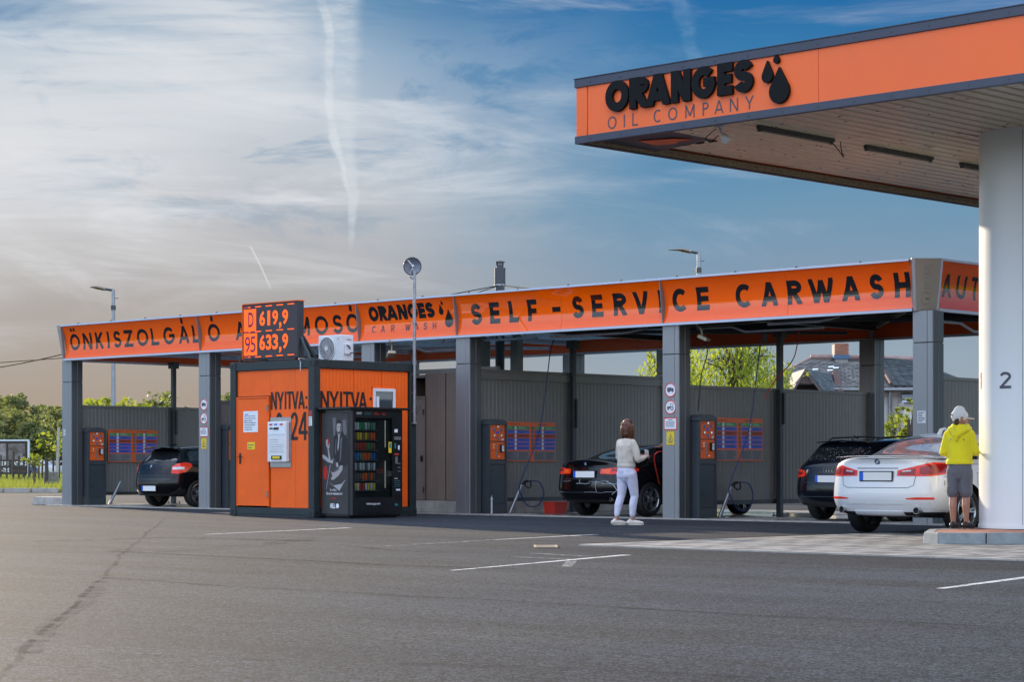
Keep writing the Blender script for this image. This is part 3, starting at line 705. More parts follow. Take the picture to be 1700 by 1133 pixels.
# ---- columns
def column(u, v, hi=3.50, lab=None):
    mb = MB(); g = 0.006
    mb.box(u+.012, u+.368, v+.012, v+.32, 0.02, hi, 2)
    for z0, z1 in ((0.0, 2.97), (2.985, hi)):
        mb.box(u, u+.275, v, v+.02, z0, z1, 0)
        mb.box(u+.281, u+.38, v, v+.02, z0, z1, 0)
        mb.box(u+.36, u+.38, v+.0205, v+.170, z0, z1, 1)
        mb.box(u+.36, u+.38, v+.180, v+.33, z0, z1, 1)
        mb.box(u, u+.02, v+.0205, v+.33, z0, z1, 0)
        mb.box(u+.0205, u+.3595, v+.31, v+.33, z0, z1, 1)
    c = mb.build('column', [M['clad'], M['clad_shade'], M['black']], CW, bevel=0.003, seg=1)
    if lab: c['label'] = lab
    return c
for u in COLU: column(u, 0.0)
for u in COLU: column(u, DEPTH-0.36)
# ---- fascia
def fprofile(n=12):
    a0, a1 = math.radians(-17), math.radians(31); pts = [(0.0, 0.0)]; L = 0.80; x = z = 0.0
    for i in range(n):
        a = a0+(a1-a0)*(i+.5)/n; x += math.sin(a)*L/n; z += math.cos(a)*L/n; pts.append((x, z))
    k = 0.765/pts[-1][1]
    return [(p[0]*k, p[1]*k) for p in pts]
FP = fprofile(); FZ0 = 3.545; FO = 0.05
def foff(h):
    """outward offset of the fascia surface at height h above its lower edge"""
    for (x0, z0), (x1, z1) in zip(FP, FP[1:]):
        if h <= z1 or (x1, z1) == FP[-1]: return x0+(x1-x0)*(h-z0)/(z1-z0)
def side_pt(side, s, o, z):
    if side == 'front': return (s, -FO-o, z)
    if side == 'back': return (s, DEPTH+FO+o, z)
    if side == 'left': return (-0.12-o, s, z)
    return (24.60+o, s, z)
def fascia(side, s0, s1, seam=0.003):
    n = len(FP); mb = MB()
    fr = [[side_pt(side, s, o, FZ0+z) for o, z in FP] for s in (s0+seam, s1-seam)]
    bk = [[side_pt(side, s, -0.06, z) for z in (FZ0, FZ0+FP[-1][1])] for s in (s0+seam, s1-seam)]
    v = fr[0]+fr[1]+bk[0]+bk[1]
    f = [(i, i+1, n+i+1, n+i) for i in range(n-1)]
    B0, B1 = 2*n, 2*n+2
    mb.add(v, f, 0)
    mb.f += [(B0, B0+1, B1+1, B1)]; mb.m += [1]
    mb.f += [tuple(range(0, n))+(B0+1, B0), tuple(range(2*n-1, n-1, -1))+(B1, B1+1), (0, n, B1, B0), (n-1, B0+1, B1+1, 2*n-1)]; mb.m += [1]*4
    o = mb.build('fascia_panel', [M['orange_gloss'], M['orange_back']], CW, smooth=True, ang=20)
    return o
def fin(side, s, th=0.022):
    """curved gusset plate between two fascia panels"""
    pts = FP; c0, c1 = FP[0], FP[-1]
    poly = [side_pt(side, s-th/2, o, FZ0+z) for o, z in pts]+[side_pt(side, s-th/2, c1[0]+0.018, FZ0+c1[1]), side_pt(side, s-th/2, c0[0]+0.018, FZ0+c0[1])]
    d = (th, 0, 0) if side in ('front', 'back') else (0, th, 0)
    mb = MB(); mb.prism(poly, d); return mb.build('fascia_fin', M['fin_grey'], CW)
def trims(side, s0, s1):
    for nm, z0, z1, o0, o1, mm in (('lower_trim', 3.495, 3.541, -0.07, 0.022, 'trim_lt'), ('upper_trim', 4.314, 4.352, -0.08, FP[-1][0]+0.02, 'trim_lt')):
        mb = MB(); P = [side_pt(side, s0, o0, z0), side_pt(side, s0, o1, z0), side_pt(side, s0, o1, z1), side_pt(side, s0, o0, z1)]
        d = (s1-s0, 0, 0) if side in ('front', 'back') else (0, s1-s0, 0)
        mb.prism(P, d); mb.build(nm, M[mm], CW)
M['fin_grey'] = mat('fin_grey', (0.20, 0.18, 0.175), 0.5, 0.1, 0.05, 3)
JF = [0.16, 5.46, 10.78, 13.66, 18.98, 24.30]
for a, b in ((JF[0], 2.95), (2.95, JF[1]), (JF[1], 8.1), (8.1, JF[2]), (JF[2], JF[3]), (JF[3], 16.45), (16.45, JF[4]), (JF[4], 21.75), (21.75, JF[5])): fascia('front', a, b)
for s in JF[1:5]: fin('front', s)
fin('front', JF[0]+.012); trims('front', JF[0], JF[5])
VS = [0.24, 3.25, DEPTH-0.24]
for sd in ('left', 'right'):
    for a, b in zip(VS, VS[1:]): fascia(sd, a, b)
    fin(sd, 3.25); trims(sd, VS[0], VS[-1])
BS = [0.16, 2.8, 5.46, 8.1, 10.78, 13.66, 16.3, 18.98, 21.6, 24.30]
for a, b in zip(BS, BS[1:]): fascia('back', a, b)
trims('back', BS[0], BS[-1])
for a in BS[1:-1]:
    mb = MB(); mb.box(a-.05, a+.05, DEPTH-0.012, DEPTH-0.002, 3.56, 4.28); mb.build('panel_bracket', M['steel'], CW)
# little bolts standing on the upper trim
mb = MB()
for a in [x*1.32+0.9 for x in range(18)]: mb.cyl((a, -FO-0.10, 4.35), (a, -FO-0.10, 4.372), 0.022, 8)
o = mb.build('trim_bolts', M['steel_dark'], CW); o['kind'] = 'stuff'
# chamfered corner covers
def corner(p0, p1, name='corner_cover', emboss=None):
    """p0, p1: lower front points in plan; flares outward with the fascia"""
    p0, p1 = Vector(p0+(0,)), Vector(p1+(0,)); d = (p1-p0).normalized(); n = Vector((d.y, -d.x, 0))
    zt, zb = 4.352, 3.50; fl = 0.14; wd = 0.055
    a, b, c, e = p0+n*.02, p1+n*.02, p1+n*(.02+fl)+d*wd, p0+n*(.02+fl)-d*wd
    mb = MB()
    vs = [(a.x, a.y, zb), (b.x, b.y, zb), (c.x, c.y, zt), (e.x, e.y, zt)]
    q = [Vector(x)-n*.12 for x in vs]
    mb.add(vs+[tuple(x) for x in q], [(0, 1, 2, 3), (7, 6, 5, 4), (0, 4, 5, 1), (1, 5, 6, 2), (2, 6, 7, 3), (3, 7, 4, 0)])
    o = mb.build(name, M['clad_corner'], CW, bevel=0.008)
    # pale edge strips
    for (lo, hi_, s) in ((Vector(vs[0]), Vector(vs[3]), 1), (Vector(vs[1]), Vector(vs[2]), -1)):
        nn = ((Vector(vs[1])-Vector(vs[0])).cross(Vector(vs[3])-Vector(vs[0]))).normalized()*1
        if nn.dot(n) < 0: nn = -nn
        mb = MB(); w_ = 0.05 if s == 1 else 0.03
        mb.prism([lo+nn*.001, lo+d*s*w_+nn*.001, hi_+d*s*w_+nn*.001, hi_+nn*.001], nn*0.006); mb.build('edge_strip', M['trim_lt'], CW)
    if emboss:
        up = (Vector(vs[3])+Vector(vs[2])-Vector(vs[0])-Vector(vs[1])).normalized()
        mid = (Vector(vs[0])+Vector(vs[1]))/2
        # letters run upwards: x axis = up, y axis = towards the left edge
        fn = lambda x, y, dd: mid+up*x-d*y+n*0.0+(up.cross(-d)).normalized()*(0.004)*(1 if (up.cross(-d)).dot(n) > 0 else -1)
        mb = MB(); fit_font(mb, emboss, 0.09, 0.76, -0.07, 0.09, fn); l = mb.build('embossed_lettering', mat('champagne_relief_shade', (0.31, 0.295, 0.265), 0.35, 0.4, 0.05), CW)  # flat lettering painted slightly darker as the shade of the embossing
corner((24.31, -0.05), (24.60, 0.24), emboss='Christ')
corner((-0.12, 0.24), (0.15, -0.05)); corner((24.60, DEPTH-.24), (24.31, DEPTH+.05)); corner((0.15, DEPTH+.05), (-0.12, DEPTH-.24))
# ---- roof deck and beams
def xlu(name, c, tr):
    m = bpy.data.materials.new(name); m.use_nodes = True; t = NT(m.node_tree); b = t.n['Principled BSDF']
    b.inputs['Base Color'].default_value = c; b.inputs['Roughness'].default_value = 0.5
    td = t.new('ShaderNodeBsdfTranslucent'); td.inputs[0].default_value = c; mx_ = t.new('ShaderNodeMixShader'); mx_.inputs[0].default_value = tr
    t.l.new(b.outputs[0], mx_.inputs[1]); t.l.new(td.outputs[0], mx_.inputs[2]); t.l.new(mx_.outputs[0], t.n['Material Output'].inputs[0]); return m
M['roof_pale'] = xlu('pale_blue_roof_sheet', (0.45, 0.58, 0.66, 1), 0.6)
def deck(u0, u1, m):
    mb = MB(); n = int((u1-u0)/0.25); p = (u1-u0)/n; pts = []
    for i in range(n): a = u0+i*p; pts += [(a, 4.02), (a+p*.45, 4.02), (a+p*.55, 4.06), (a+p*.95, 4.06)]
    pts.append((u1, 4.02)); k = len(pts)
    v = [(a, 0.02, z) for a, z in pts]+[(a, DEPTH-.02, z) for a, z in pts]+[(a, 0.02, z+.03) for a, z in pts]+[(a, DEPTH-.02, z+.03) for a, z in pts]
    mb.add(v, [(i, k+i, k+i+1, i+1) for i in range(k-1)]+[(2*k+i, 2*k+i+1, 3*k+i+1, 3*k+i) for i in range(k-1)])
    mb.build('roof_sheet', m, CW, recalc=False)
deck(0.0, 5.4, M['roof_pale']); deck(5.4, 13.7, M['roof_pale']); deck(13.7, 24.5, M['panel_dark'])
def ibeam(p, q, h=0.20, wd=0.10, m=None, name='beam'):
    p, q = Vector(p), Vector(q); d = (q-p); s = Vector((-d.y, d.x, 0)).normalized()
    mb = MB(); t = .012
    for (x0, x1, z0, z1) in ((-wd/2, wd/2, 0, t), (-.006, .006, t, h-t), (-wd/2, wd/2, h-t, h)):
        mb.prism([p+s*x0+Vector((0, 0, z0)), p+s*x1+Vector((0, 0, z0)), p+s*x1+Vector((0, 0, z1)), p+s*x0+Vector((0, 0, z1))], d)
    return mb.build(name, m or M['steel_dark'], CW)
for i, u in enumerate(COLU):
    mm = M['steel_light'] if i in (0, 1, 2) else M['steel_dark']
    ibeam((u+.19, 0.05, 3.69), (u+.19, DEPTH-.05, 3.69), 0.11, 0.14, mm, 'cross_beam')
for v in (0.22, 2.2, 4.3, DEPTH-.25):
    ibeam((0.1, v, 3.81), (13.7, v, 3.81 if v > 1 else 3.70), 0.18, 0.10, M['steel_light'], 'purlin'); ibeam((13.72, v, 3.81), (24.5, v, 3.81), 0.18, 0.10, M['steel_dark'], 'purlin')
for (u0, u1) in ((14.2, 18.8), (19.5, 24.1), (0.5, 5.2), (5.9, 10.6)):
    ibeam((u0, 0.6, 3.60), (u1, 5.9, 3.60), 0.07, 0.05, M['steel_dark'] if u0 > 13 else M['steel_light'], 'brace')
    ibeam((u0, 5.9, 3.69), (u1, 0.6, 3.69), 0.07, 0.05, M['steel_dark'] if u0 > 13 else M['steel_light'], 'brace')
# truss between the two middle columns
mb = MB()
for i in range(8):
    a = 10.95+i*.34; mb.tube([(a, 2.2, 3.62), (a+.17, 2.2, 3.80)], .02, 6); mb.tube([(a+.17, 2.2, 3.80), (a+.34, 2.2, 3.62)], .02, 6)
mb.box(10.9, 13.7, 2.17, 2.23, 3.57, 3.61)
mb.build('truss', M['steel_light'], CW)
# bent pipes below the fascia
for pts, r in (([(10.2, .35, 3.42), (11.9, .35, 3.42), (12.35, .35, 3.28), (13.57, .35, 3.28)], .028), ([(10.2, .45, 3.36), (13.57, .45, 3.36)], .02),
               ([(19.4, .4, 3.44), (20.2, .4, 3.44), (20.5, .4, 3.34), (22.2, .4, 3.34)], .022), ([(16.0, .16, 3.42), (17.9, .16, 3.42), (18.3, .3, 3.50)], .025),
               ([(21.2, .14, 3.43), (22.3, .14, 3.43), (22.6, .3, 3.50)], .025), ([(24.35, 0.5, 3.36), (24.35, 1.3, 3.36), (24.35, 1.7, 3.24), (24.35, 3.4, 3.24)], .025),
               ([(5.75, .3, 3.44), (6.3, .3, 3.40), (6.5, .3, 3.30), (8.3, .3, 3.28)], .022)):
    mb = MB(); mb.tube(pts, r, 8); mb.build('pipe', M['steel'], CW, smooth=True)
# ---- lettering on the fascia
def fmap(s0, z0):
    return lambda x, y, d: side_pt('front', s0+x, foff(z0+y-FZ0)+0.004+d, z0+y)
BLN = 3.735; CAPH = 0.40
def sign_letters(lst, t=0.072, h=CAPH, z0=BLN, m='black_gloss'):
    for ch, a, b in lst:
        mb = MB(); letter(mb, ch, b-a, h, t, fmap(a, z0), None, bands=8)
        mb.build('letter', M[m], CW, recalc=False)
S_ = 0.02
sign_letters([('Ö', .37, .77), ('N', .91, 1.27), ('K', 1.42, 1.72), ('I', 1.88, 1.98), ('S', 2.14, 2.43), ('Z', 2.56, 2.90), ('O', 3.05, 3.48), ('L', 3.60, 3.89), ('G', 4.06, 4.48),
              ('Á', 4.64, 5.01), ('L', 5.14, 5.42), ('Ó', 5.70, 6.12), ('A', 6.68, 7.04), ('U', 7.30, 7.62), ('T', 7.80, 8.10), ('Ó', 8.24, 8.64), ('M', 8.78, 9.17), ('O', 9.34, 9.76), ('S', 9.92, 10.22), ('Ó', 10.34, 10.74)], 0.076, 0.39)
sign_letters([('S', 14.03, 14.32), ('E', 14.55, 14.82), ('L', 15.07, 15.33), ('F', 15.57, 15.82), ('-', 16.21, 16.42), ('S', 16.73, 17.01), ('E', 17.22, 17.50), ('R', 17.76, 18.08),
              ('V', 18.25, 18.61), ('I', 18.85, 18.95), ('C', 19.17, 19.51), ('E', 19.74, 20.02), ('C', 20.61, 20.96), ('A', 21.18, 21.53), ('R', 21.74, 22.05), ('W', 22.20, 22.71),
              ('A', 22.88, 23.24), ('S', 23.44, 23.71), ('H', 23.93, 24.24)], 0.095, 0.41)
sign_letters([('O', 11.07, 11.36), ('R', 11.38, 11.62), ('A', 11.61, 11.93), ('N', 11.95, 12.22), ('G', 12.24, 12.53), ('E', 12.55, 12.75), ('S', 12.77, 13.01)], 0.085, 0.30, 3.935)
sign_letters([('C', 11.13, 11.24), ('A', 11.40, 11.52), ('R', 11.71, 11.81), ('W', 12.13, 12.28), ('A', 12.40, 12.52), ('S', 12.67, 12.77), ('H', 12.93, 13.03)], 0.020, 0.14, 3.70, 'slate')
for cx, z, wd, h in ((13.265, 4.165, .06, .095), (13.20, 3.975, .13, .215), (13.40, 3.72, .235, .36)):
    mb = MB(); fm = fmap(0, 0); P = drop_poly(cx, z, wd, h)
    ys = sorted(set([z+h*i/10 for i in range(11)]))
    for a, b in zip(ys, ys[1:]):
        c = clip(clip(P, 1, b+1e-6, True), 1, a, False)
        if len(c) > 2: mb.flat([fm(x, y, 0) for x, y in c])
    mb.build('oil_drop', M['black_gloss'], CW, recalc=False)
rm = lambda x, y, d: side_pt('right', x, foff(y-FZ0)+0.004+d, y)
for ch, a, b in (('A', .42, .68), ('U', .84, 1.13), ('T', 1.27, 1.53), ('Ó', 1.72, 2.05), ('M', 2.3, 2.65), ('O', 2.85, 3.2), ('S', 3.4, 3.68), ('Ó', 3.85, 4.2)):
    mb = MB(); letter(mb, ch, b-a, .38, .066, lambda x, y, d, a=a: rm(a+x, 3.74+y, d), None, bands=8); mb.build('letter', M['black_gloss'], CW, recalc=False)

# ================================================================== partitions between the bays
PAN = {h: rib_panel(0.985, h, 9, 0.05, 'wall_panel', M['panel_grey'], 'v') for h in (2.06, 2.52)}
PWH = 5.75
def partition(u0, h, label, base=0.24, solid=False):
    """wall running back from a column; its face is towards +X"""
    T_ = thing('partition_wall', label, 'wall', (u0+.20, 0.345, 0), 0, 'sheet metal walls between the wash bays')
    z0 = base
    n = 6; wd = 0.985
    for i in range(n):
        if i*wd+wd <= PWH+.2:
            link('wall_panel', PAN[h], T_, (0, i*wd*0.985+0.004*i, z0+.08))
    L = n*wd*0.985+.02
    if solid:
        mb = MB(); mb.box(-.10, .03, 0, L, 0, z0+.0); mb.build('plinth', M['concrete'], T_)
    mb = MB(); mb.box(-.07, .028, 0, L, z0, z0+.08); mb.build('base_rail', M['panel_dark'], T_)
    mb = MB(); mb.box(-.07, .03, 0, L, z0+.08+h, z0+.08+h+.055); 
    if h > 2.3: mb.box(-.08, .045, 0, L, z0+h-.07, z0+.08+h-.002)
    mb.build('cap', M['panel_grey'], T_, bevel=0.004)
    for pv in (2.78,):
        p = MB(); p.box(.035, .135, pv-.05, pv+.05, 0.012, 3.57); pt = p.build('post', M['steel_dark'], T_, bevel=0.005)
        q = MB(); q.box(.0, .22, pv-.13, pv+.13, 0.012, 0.026)
        for a in (-.1, .1):
            for b in (.02, .2): q.cyl((b, pv+a, .02), (b, pv+a, .07), .012, 6)
        bp = q.build('base_plate', M['steel_dark'], pt)
        q = MB(); q.box(-.02, .19, pv-.09, pv+.09, 3.40, 3.565); q.build('head_bracket', M['steel_dark'], pt)
        q = MB(); q.box(.14, .175, pv+.02, pv+.06, 1.75, 2.35); q.build('clamp', M['steel_dark'], pt)
    return T_
partition(COLU[0], 2.06, 'grey ribbed metal wall behind the black hatchback at the leftmost bay')
partition(COLU[1], 2.06, 'grey ribbed metal wall mostly hidden behind the orange container')
partition(COLU[3], 2.52, 'tall dark grey ribbed wall behind the dark wet coupe', 0.24, True)
partition(COLU[4], 2.06, 'grey ribbed metal wall in front of the tree and old house')
partition(COLU[5], 2.06, 'grey ribbed metal wall behind the boy, beside the white round column')
# ================================================================== technical room between the middle columns
TR = thing('plant_room', 'brown sheet metal plant room with a narrow door between the two middle columns', 'room', (11.0, 1.0, 0))
wp = rib_panel(0.60, 2.62, 8, 0.05, 'wall_panel', M['brown_panel'], 'u', 1)
for i in (1, 2, 3): link('wall_panel', wp, TR, (.02+i*.62+.02, 0.0, .25))
mb = MB(); mb.box(0, 2.75, -.02, .10, 0, .24); mb.build('plinth', M['concrete'], TR)
mb = MB(); mb.box(0, 2.78, -.04, .05, 2.875, 2.96); mb.build('cap', M['panel_grey'], TR, bevel=.004)
d = MB(); d.box(.06, .64, -.02, .02, .25, 2.36); dd = d.build('door', M['brown_panel'], TR, bevel=.004)
d = MB(); d.box(.02, .055, -.035, .03, .25, 2.41); d.box(.645, .68, -.035, .03, .25, 2.41); d.box(.056, .644, -.035, .03, 2.37, 2.41); d.build('door_frame', M['brown_panel'], dd)
d = MB(); d.box(.56, .60, -.06, -.021, 1.05, 1.17); d.build('handle', M['black'], dd)
d = MB(); d.box(.63, .66, -.06, -.036, 2.02, 2.14); d.box(.63, .66, -.06, -.036, .40, .52); d.build('hinge', M['steel_dark'], dd)
mb = MB(); mb.box(0, 2.75, 5.0, 5.05, 0, 2.87); mb.box(-.05, -.003, 0, 5.05, 0, 2.87); mb.build('rear_walls', M['brown_panel'], TR)
mb = MB(); mb.box(-.05, 2.72, .11, 5.0, 2.80, 2.86); mb.build('room_roof', M['panel_grey'], TR)
mb = MB(); mb.tube([(2.02, -.06, .30), (2.02, -.06, 2.80)], .012, 6); mb.build('pipe', M['steel'], TR)
# flue
FL = thing('chimney_flue', 'round metal flue with a capped top held by guy wires above the fascia', 'chimney', (11.8, 3.07, 2.86))
mb = MB(); mb.lathe([(.10, 0), (.10, 2.05)], 20); mb.build('pipe', M['steel_dark'], FL, smooth=True)
mb = MB(); mb.lathe([(.118, 2.0), (.118, 2.34)], 20); mb.build('collar', M['steel_dark'], FL, smooth=True)
mb = MB(); mb.lathe([(.075, 2.34), (.075, 2.40)], 16); 
for i in range(6): a = i*PI/3; mb.box(.07*math.cos(a)-.008, .07*math.cos(a)+.008, .07*math.sin(a)-.008, .07*math.sin(a)+.008, 2.38, 2.46)
mb.lathe([(.105, 2.455), (.105, 2.475), (.02, 2.50)], 16); mb.build('rain_cap', M['steel_dark'], FL, smooth=True)
mb = MB(); mb.lathe([(.102, 1.93), (.125, 1.95), (.125, 1.99), (.102, 2.0)], 16); mb.build('guy_ring', M['steel'], FL)
for e in ((.8, -3.02, 1.45), (2.0, -3.02, 1.45), (4.2, -3.02, 1.45), (-2.0, 2.2, 1.2)):
    mb = MB(); mb.tube([(0, 0, 1.97), e], .010, 5); mb.build('guy_wire', M['cable'], FL)
DU = thing('air_duct', 'square sheet metal duct rising from the plant room roof behind the middle column', 'duct', (12.05, 2.2, 2.86))
mb = MB(); mb.box(-.16, .16, -.16, .16, 0, 1.15); mb.build('duct_body', M['panel_grey'], DU, bevel=.005)
mb = MB(); mb.box(-.18, .18, -.18, .18, .0, .04); mb.build('flange', M['steel'], DU)
d2 = copy_tree(DU); d2.location = (12.75, 2.6, 2.86); d2.scale = (.6, .6, 1); d2['label'] = 'narrow pale duct on the plant room roof, right of the wider duct'
# ================================================================== price boards, kiosks, lances
def program_board(u0, label):
    T_ = thing('program_board', label, 'price board', (u0+.236, 1.17, 1.05), 0, 'wash programme boards on the bay walls')
    WD, HT = 1.48, 0.80
    mb = MB(); mb.box(0, .008, 0, WD, 0, HT); mb.build('backing', M['orange_plate'], T_)
    fn = plane_fn((.008, 0, 0), (0, 1, 0), (0, 0, 1), (1, 0, 0), .002)
    fn2 = plane_fn((.008, 0, 0), (0, 1, 0), (0, 0, 1), (1, 0, 0), .004)
    colr = ['green_print', 'blue', 'red_dk', 'blue', 'blue', 'blue']
    for half in (0, 1):
        x0 = .04+half*.80; x1 = x0+(.64 if half == 0 else .62)
        for r in range(6):
            y1 = HT-.085-r*.082; y0 = y1-.070
            mb = MB(); rect(mb, fn, x0, x1, y0, y1); mb.build('colour_row', M[colr[r]], T_, recalc=False)
            mb = MB(); cx = x0+.24; disc(mb, fn2, cx, (y0+y1)/2, .036, n=14); mb.build('number_disc', M['paper'], T_, recalc=False)
            mb = MB()
            for q in range(3 if r not in (0, 4) else (2 if r == 0 else 1)):
                rect(mb, fn2, x0+.03+q*.06, x0+.065+q*.06, (y0+y1)/2+.002, (y0+y1)/2+.012)
            rows_of_print(mb, fn2, x0+.33, x0+.58, y0+.02, y0+.055, 2, seed=r)
            mb.build('row_print', M['paper'] if r in (0, 9) else M['led_dark'], T_, recalc=False)
            if half == 1:
                mb = MB(); disc(mb, fn2, x0-.065, (y0+y1)/2, .036, n=14); mb.build('number_disc', M['grey_print'], T_, recalc=False)
        mb = MB(); rect(mb, fn, x0-.03, x1+.01 if half == 0 else x1+.01, .02, .205); mb.build('terms_field', M['board_grey'], T_, recalc=False)
        mb = MB(); rows_of_print(mb, fn2, x0, x0+.28, .03, .195, 9, seed=3+half); rows_of_print(mb, fn2, x0+.34, x1-.03, .03, .195, 9, seed=5+half); mb.build('terms_print', M['ink'], T_, recalc=False)
        mb = MB(); rows_of_print(mb, fn2, x0+.1, x0+.5, HT-.06, HT-.03, 1, seed=9); mb.build('heading_print', M['ink'], T_, recalc=False)
    return T_
M['red_dk'] = mat('brick_red_print', (0.38, 0.045, 0.015), 0.45, 0, 0.04, 5); M['board_grey'] = mat('grey_print_field', (0.24, 0.25, 0.26), 0.5, 0, 0.05, 5)
program_board(COLU[0], 'wash programme board with green and blue rows behind the black hatchback')
program_board(COLU[3], 'wash programme board with a blue hose hanging across it beside the dark coupe')
program_board(COLU[4], 'wash programme board between the sign covered column and the steel post')
def kiosk(u0, label):
    T_ = thing('payment_kiosk', label, 'kiosk', (u0+.24, .38, 0.012), 0, 'coin kiosks at the bay entrances')
    D_, Wd, Hh = .28, .52, 1.78
    poly = [(0, 0, 0), (0, Wd, 0), (0, Wd, Hh)]+[(0, Wd/2+Wd/2*math.cos(math.radians(a)), Hh+.085*math.sin(math.radians(a))) for a in range(12, 180, 12)]+[(0, 0, Hh)]
    mb = MB(); mb.prism([(x-.0, y, z) for x, y, z in poly], (D_, 0, 0)); mb.build('housing', M['kiosk'], T_, bevel=.008)
    # domed hood slightly proud
    hp = [(-.01, -.012, Hh-.02), (-.01, Wd+.012, Hh-.02)]+[(-.01, Wd/2+(Wd/2+.014)*math.cos(math.radians(a)), Hh+.01+.09*math.sin(math.radians(a))) for a in range(0, 181, 12)]
    mb = MB(); mb.prism(hp, (D_+.035, 0, 0)); mb.build('hood', M['kiosk'], T_, bevel=.006)
    mb = MB(); x = D_
    mb.box(x, x+.022, .0, .045, .0, Hh-.02); mb.box(x, x+.022, Wd-.045, Wd, 0, Hh-.02); mb.box(x, x+.022, .0455, Wd-.0455, 0, .17); mb.box(x, x+.022, .0455, Wd-.0455, .98, 1.05)
    mb.build('front_frame', M['kiosk'], T_, bevel=.004)
    mb = MB(); mb.box(x, x+.008, .06, Wd-.06, .19, .96); dr = mb.build('door', M['kiosk'], T_, bevel=.003)
    for z in (.42, .86):
        mb = MB(); mb.cyl((x+.008, .09, z), (x+.018, .09, z), .012, 10); mb.build('lock', M['chrome'], dr)
    fn = plane_fn((x+.008, 0, 0), (0, 1, 0), (0, 0, 1), (1, 0, 0), .002)
    mb = MB(); mb.box(x, x+.008, .06, Wd-.06, 1.44, 1.77); up_ = mb.build('button_plate', M['orange_plate'], T_)
    mb = MB(); mb.box(x, x+.008, .06, Wd-.06, 1.08, 1.42); lo_ = mb.build('payment_plate', M['orange_plate'], T_)
    cy, cz = Wd/2, 1.61
    for i in range(6):
        a = PI/2+i*PI/3; b = MB(); b.lathe([(.030, 0), (.030, .010), (.022, .014)], 14, (x+.009, cy+.115*math.cos(a), cz+.115*math.sin(a)), 'x'); b.build('button', M['btn_blue'] if i % 2 else M['chrome'], up_)
    mb = MB(); mb.box(x+.009, x+.014, cy-.035, cy+.035, cz-.025, cz+.025); mb.build('display', M['blue'], up_)
    mb = MB(); rows_of_print(mb, fn, .09, .15, 1.70, 1.74, 2); rows_of_print(mb, fn, .37, .43, 1.70, 1.74, 1); mb.build('plate_print', M['ink'], up_, recalc=False)
    mb = MB(); rect(mb, fn, Wd-.14, Wd-.08, 1.455, 1.49); mb.build('sticker', M['paper'], up_, recalc=False)
    mb = MB(); mb.box(x+.009, x+.05, .32, .40, 1.22, 1.37); cr = mb.build('card_reader', M['black'], lo_, bevel=.006)
    mb = MB(); mb.box(x+.051, x+.056, .345, .40, 1.235, 1.355); mb.build('reader_label', M['paper'], lo_)
    mb = MB(); mb.box(x+.009, x+.018, .22, .25, 1.13, 1.37); mb.build('coin_slot', M['steel'], lo_)
    for yy, zz in ((.15, 1.36), (.15, 1.31), (.30, 1.13)):
        mb = MB(); mb.cyl((x+.009, yy, zz), (x+.015, yy, zz), .014, 10); mb.build('knob', M['chrome'], lo_)
    mb = MB(); rows_of_print(mb, fn, .08, .2, 1.24, 1.27, 1); mb.build('plate_print', M['ink'], lo_, recalc=False)
    return T_
M['kiosk'] = mat('slate_kiosk_paint', (0.055, 0.068, 0.078), 0.35, 0.15, 0.06, 3); M['btn_blue'] = mat('blue_button', (0.05, 0.18, 0.35), 0.3, 0, 0)
kiosk(COLU[0], 'dark slate coin kiosk with orange plates in front of the leftmost bay wall')
kiosk(COLU[3], 'dark slate coin kiosk with orange plates in front of the tall dark bay wall')
kiosk(COLU[4], 'dark slate coin kiosk with orange plates right of the column with truck sign')
kiosk(COLU[1], 'dark slate coin kiosk squeezed between a column and the orange container')
def lance(u0, label, gun=True):
    T_ = thing('lance_holder', label, 'lance holder', (u0+.5, 1.02, 0.012), 0, 'slanted steel lance tubes standing at the bay walls')
    mb = MB(); mb.tube([(0, 0, 0.0), (0, .34, .56)], .035, 12); mb.build('tube', M['steel'], T_, smooth=True)
    mb = MB(); mb.box(-.06, .06, -.06, .10, -.0, .012); mb.tube([(0, .07, 0.01), (0, .10, .13)], .012, 6); mb.build('foot', M['steel'], T_)
    if gun:
        g = MB(); g.tube([(0, .33, .55), (0, .42, .62), (0, .52, .64)], [.018, .028, .026], 10); g.build('spray_gun', M['rubber'], T_, smooth=True)
        g = MB(); g.tube([(0, .44, .62), (0, .45, .54), (0, .54, .50), (0, .62, .53), (0, .61, .63), (0, .52, .64)], .014, 8); g.build('trigger_guard', M['rubber'], T_, smooth=True)
    return T_
def bez(pts, n=10):
    """Catmull-Rom through points"""
    P = [Vector(p) for p in pts]; P = [P[0]*2-P[1]]+P+[P[-1]*2-P[-2]]; out = []
    for i in range(1, len(P)-2):
        for k in range(n):
            t = k/n; a, b, c, d = P[i-1], P[i], P[i+1], P[i+2]
            out.append(0.5*((2*b)+(c-a)*t+(2*a-5*b+4*c-d)*t*t+(3*b-a-3*c+d)*t*t*t))
    out.append(P[-2]); return out
def hose(pts, r, m, label, name='hose'):
    mb = MB(); mb.tube(bez(pts), r, 8); o = mb.build(name, M[m], smooth=True); return tag(o, label, 'hose')
lance(COLU[0], 'slanted steel tube leaning at the wall beside the black hatchback', False)
lance(COLU[3], 'slanted steel lance tube near the small red box'); lance(COLU[4], 'slanted steel lance tube between the kiosk and the steel post')
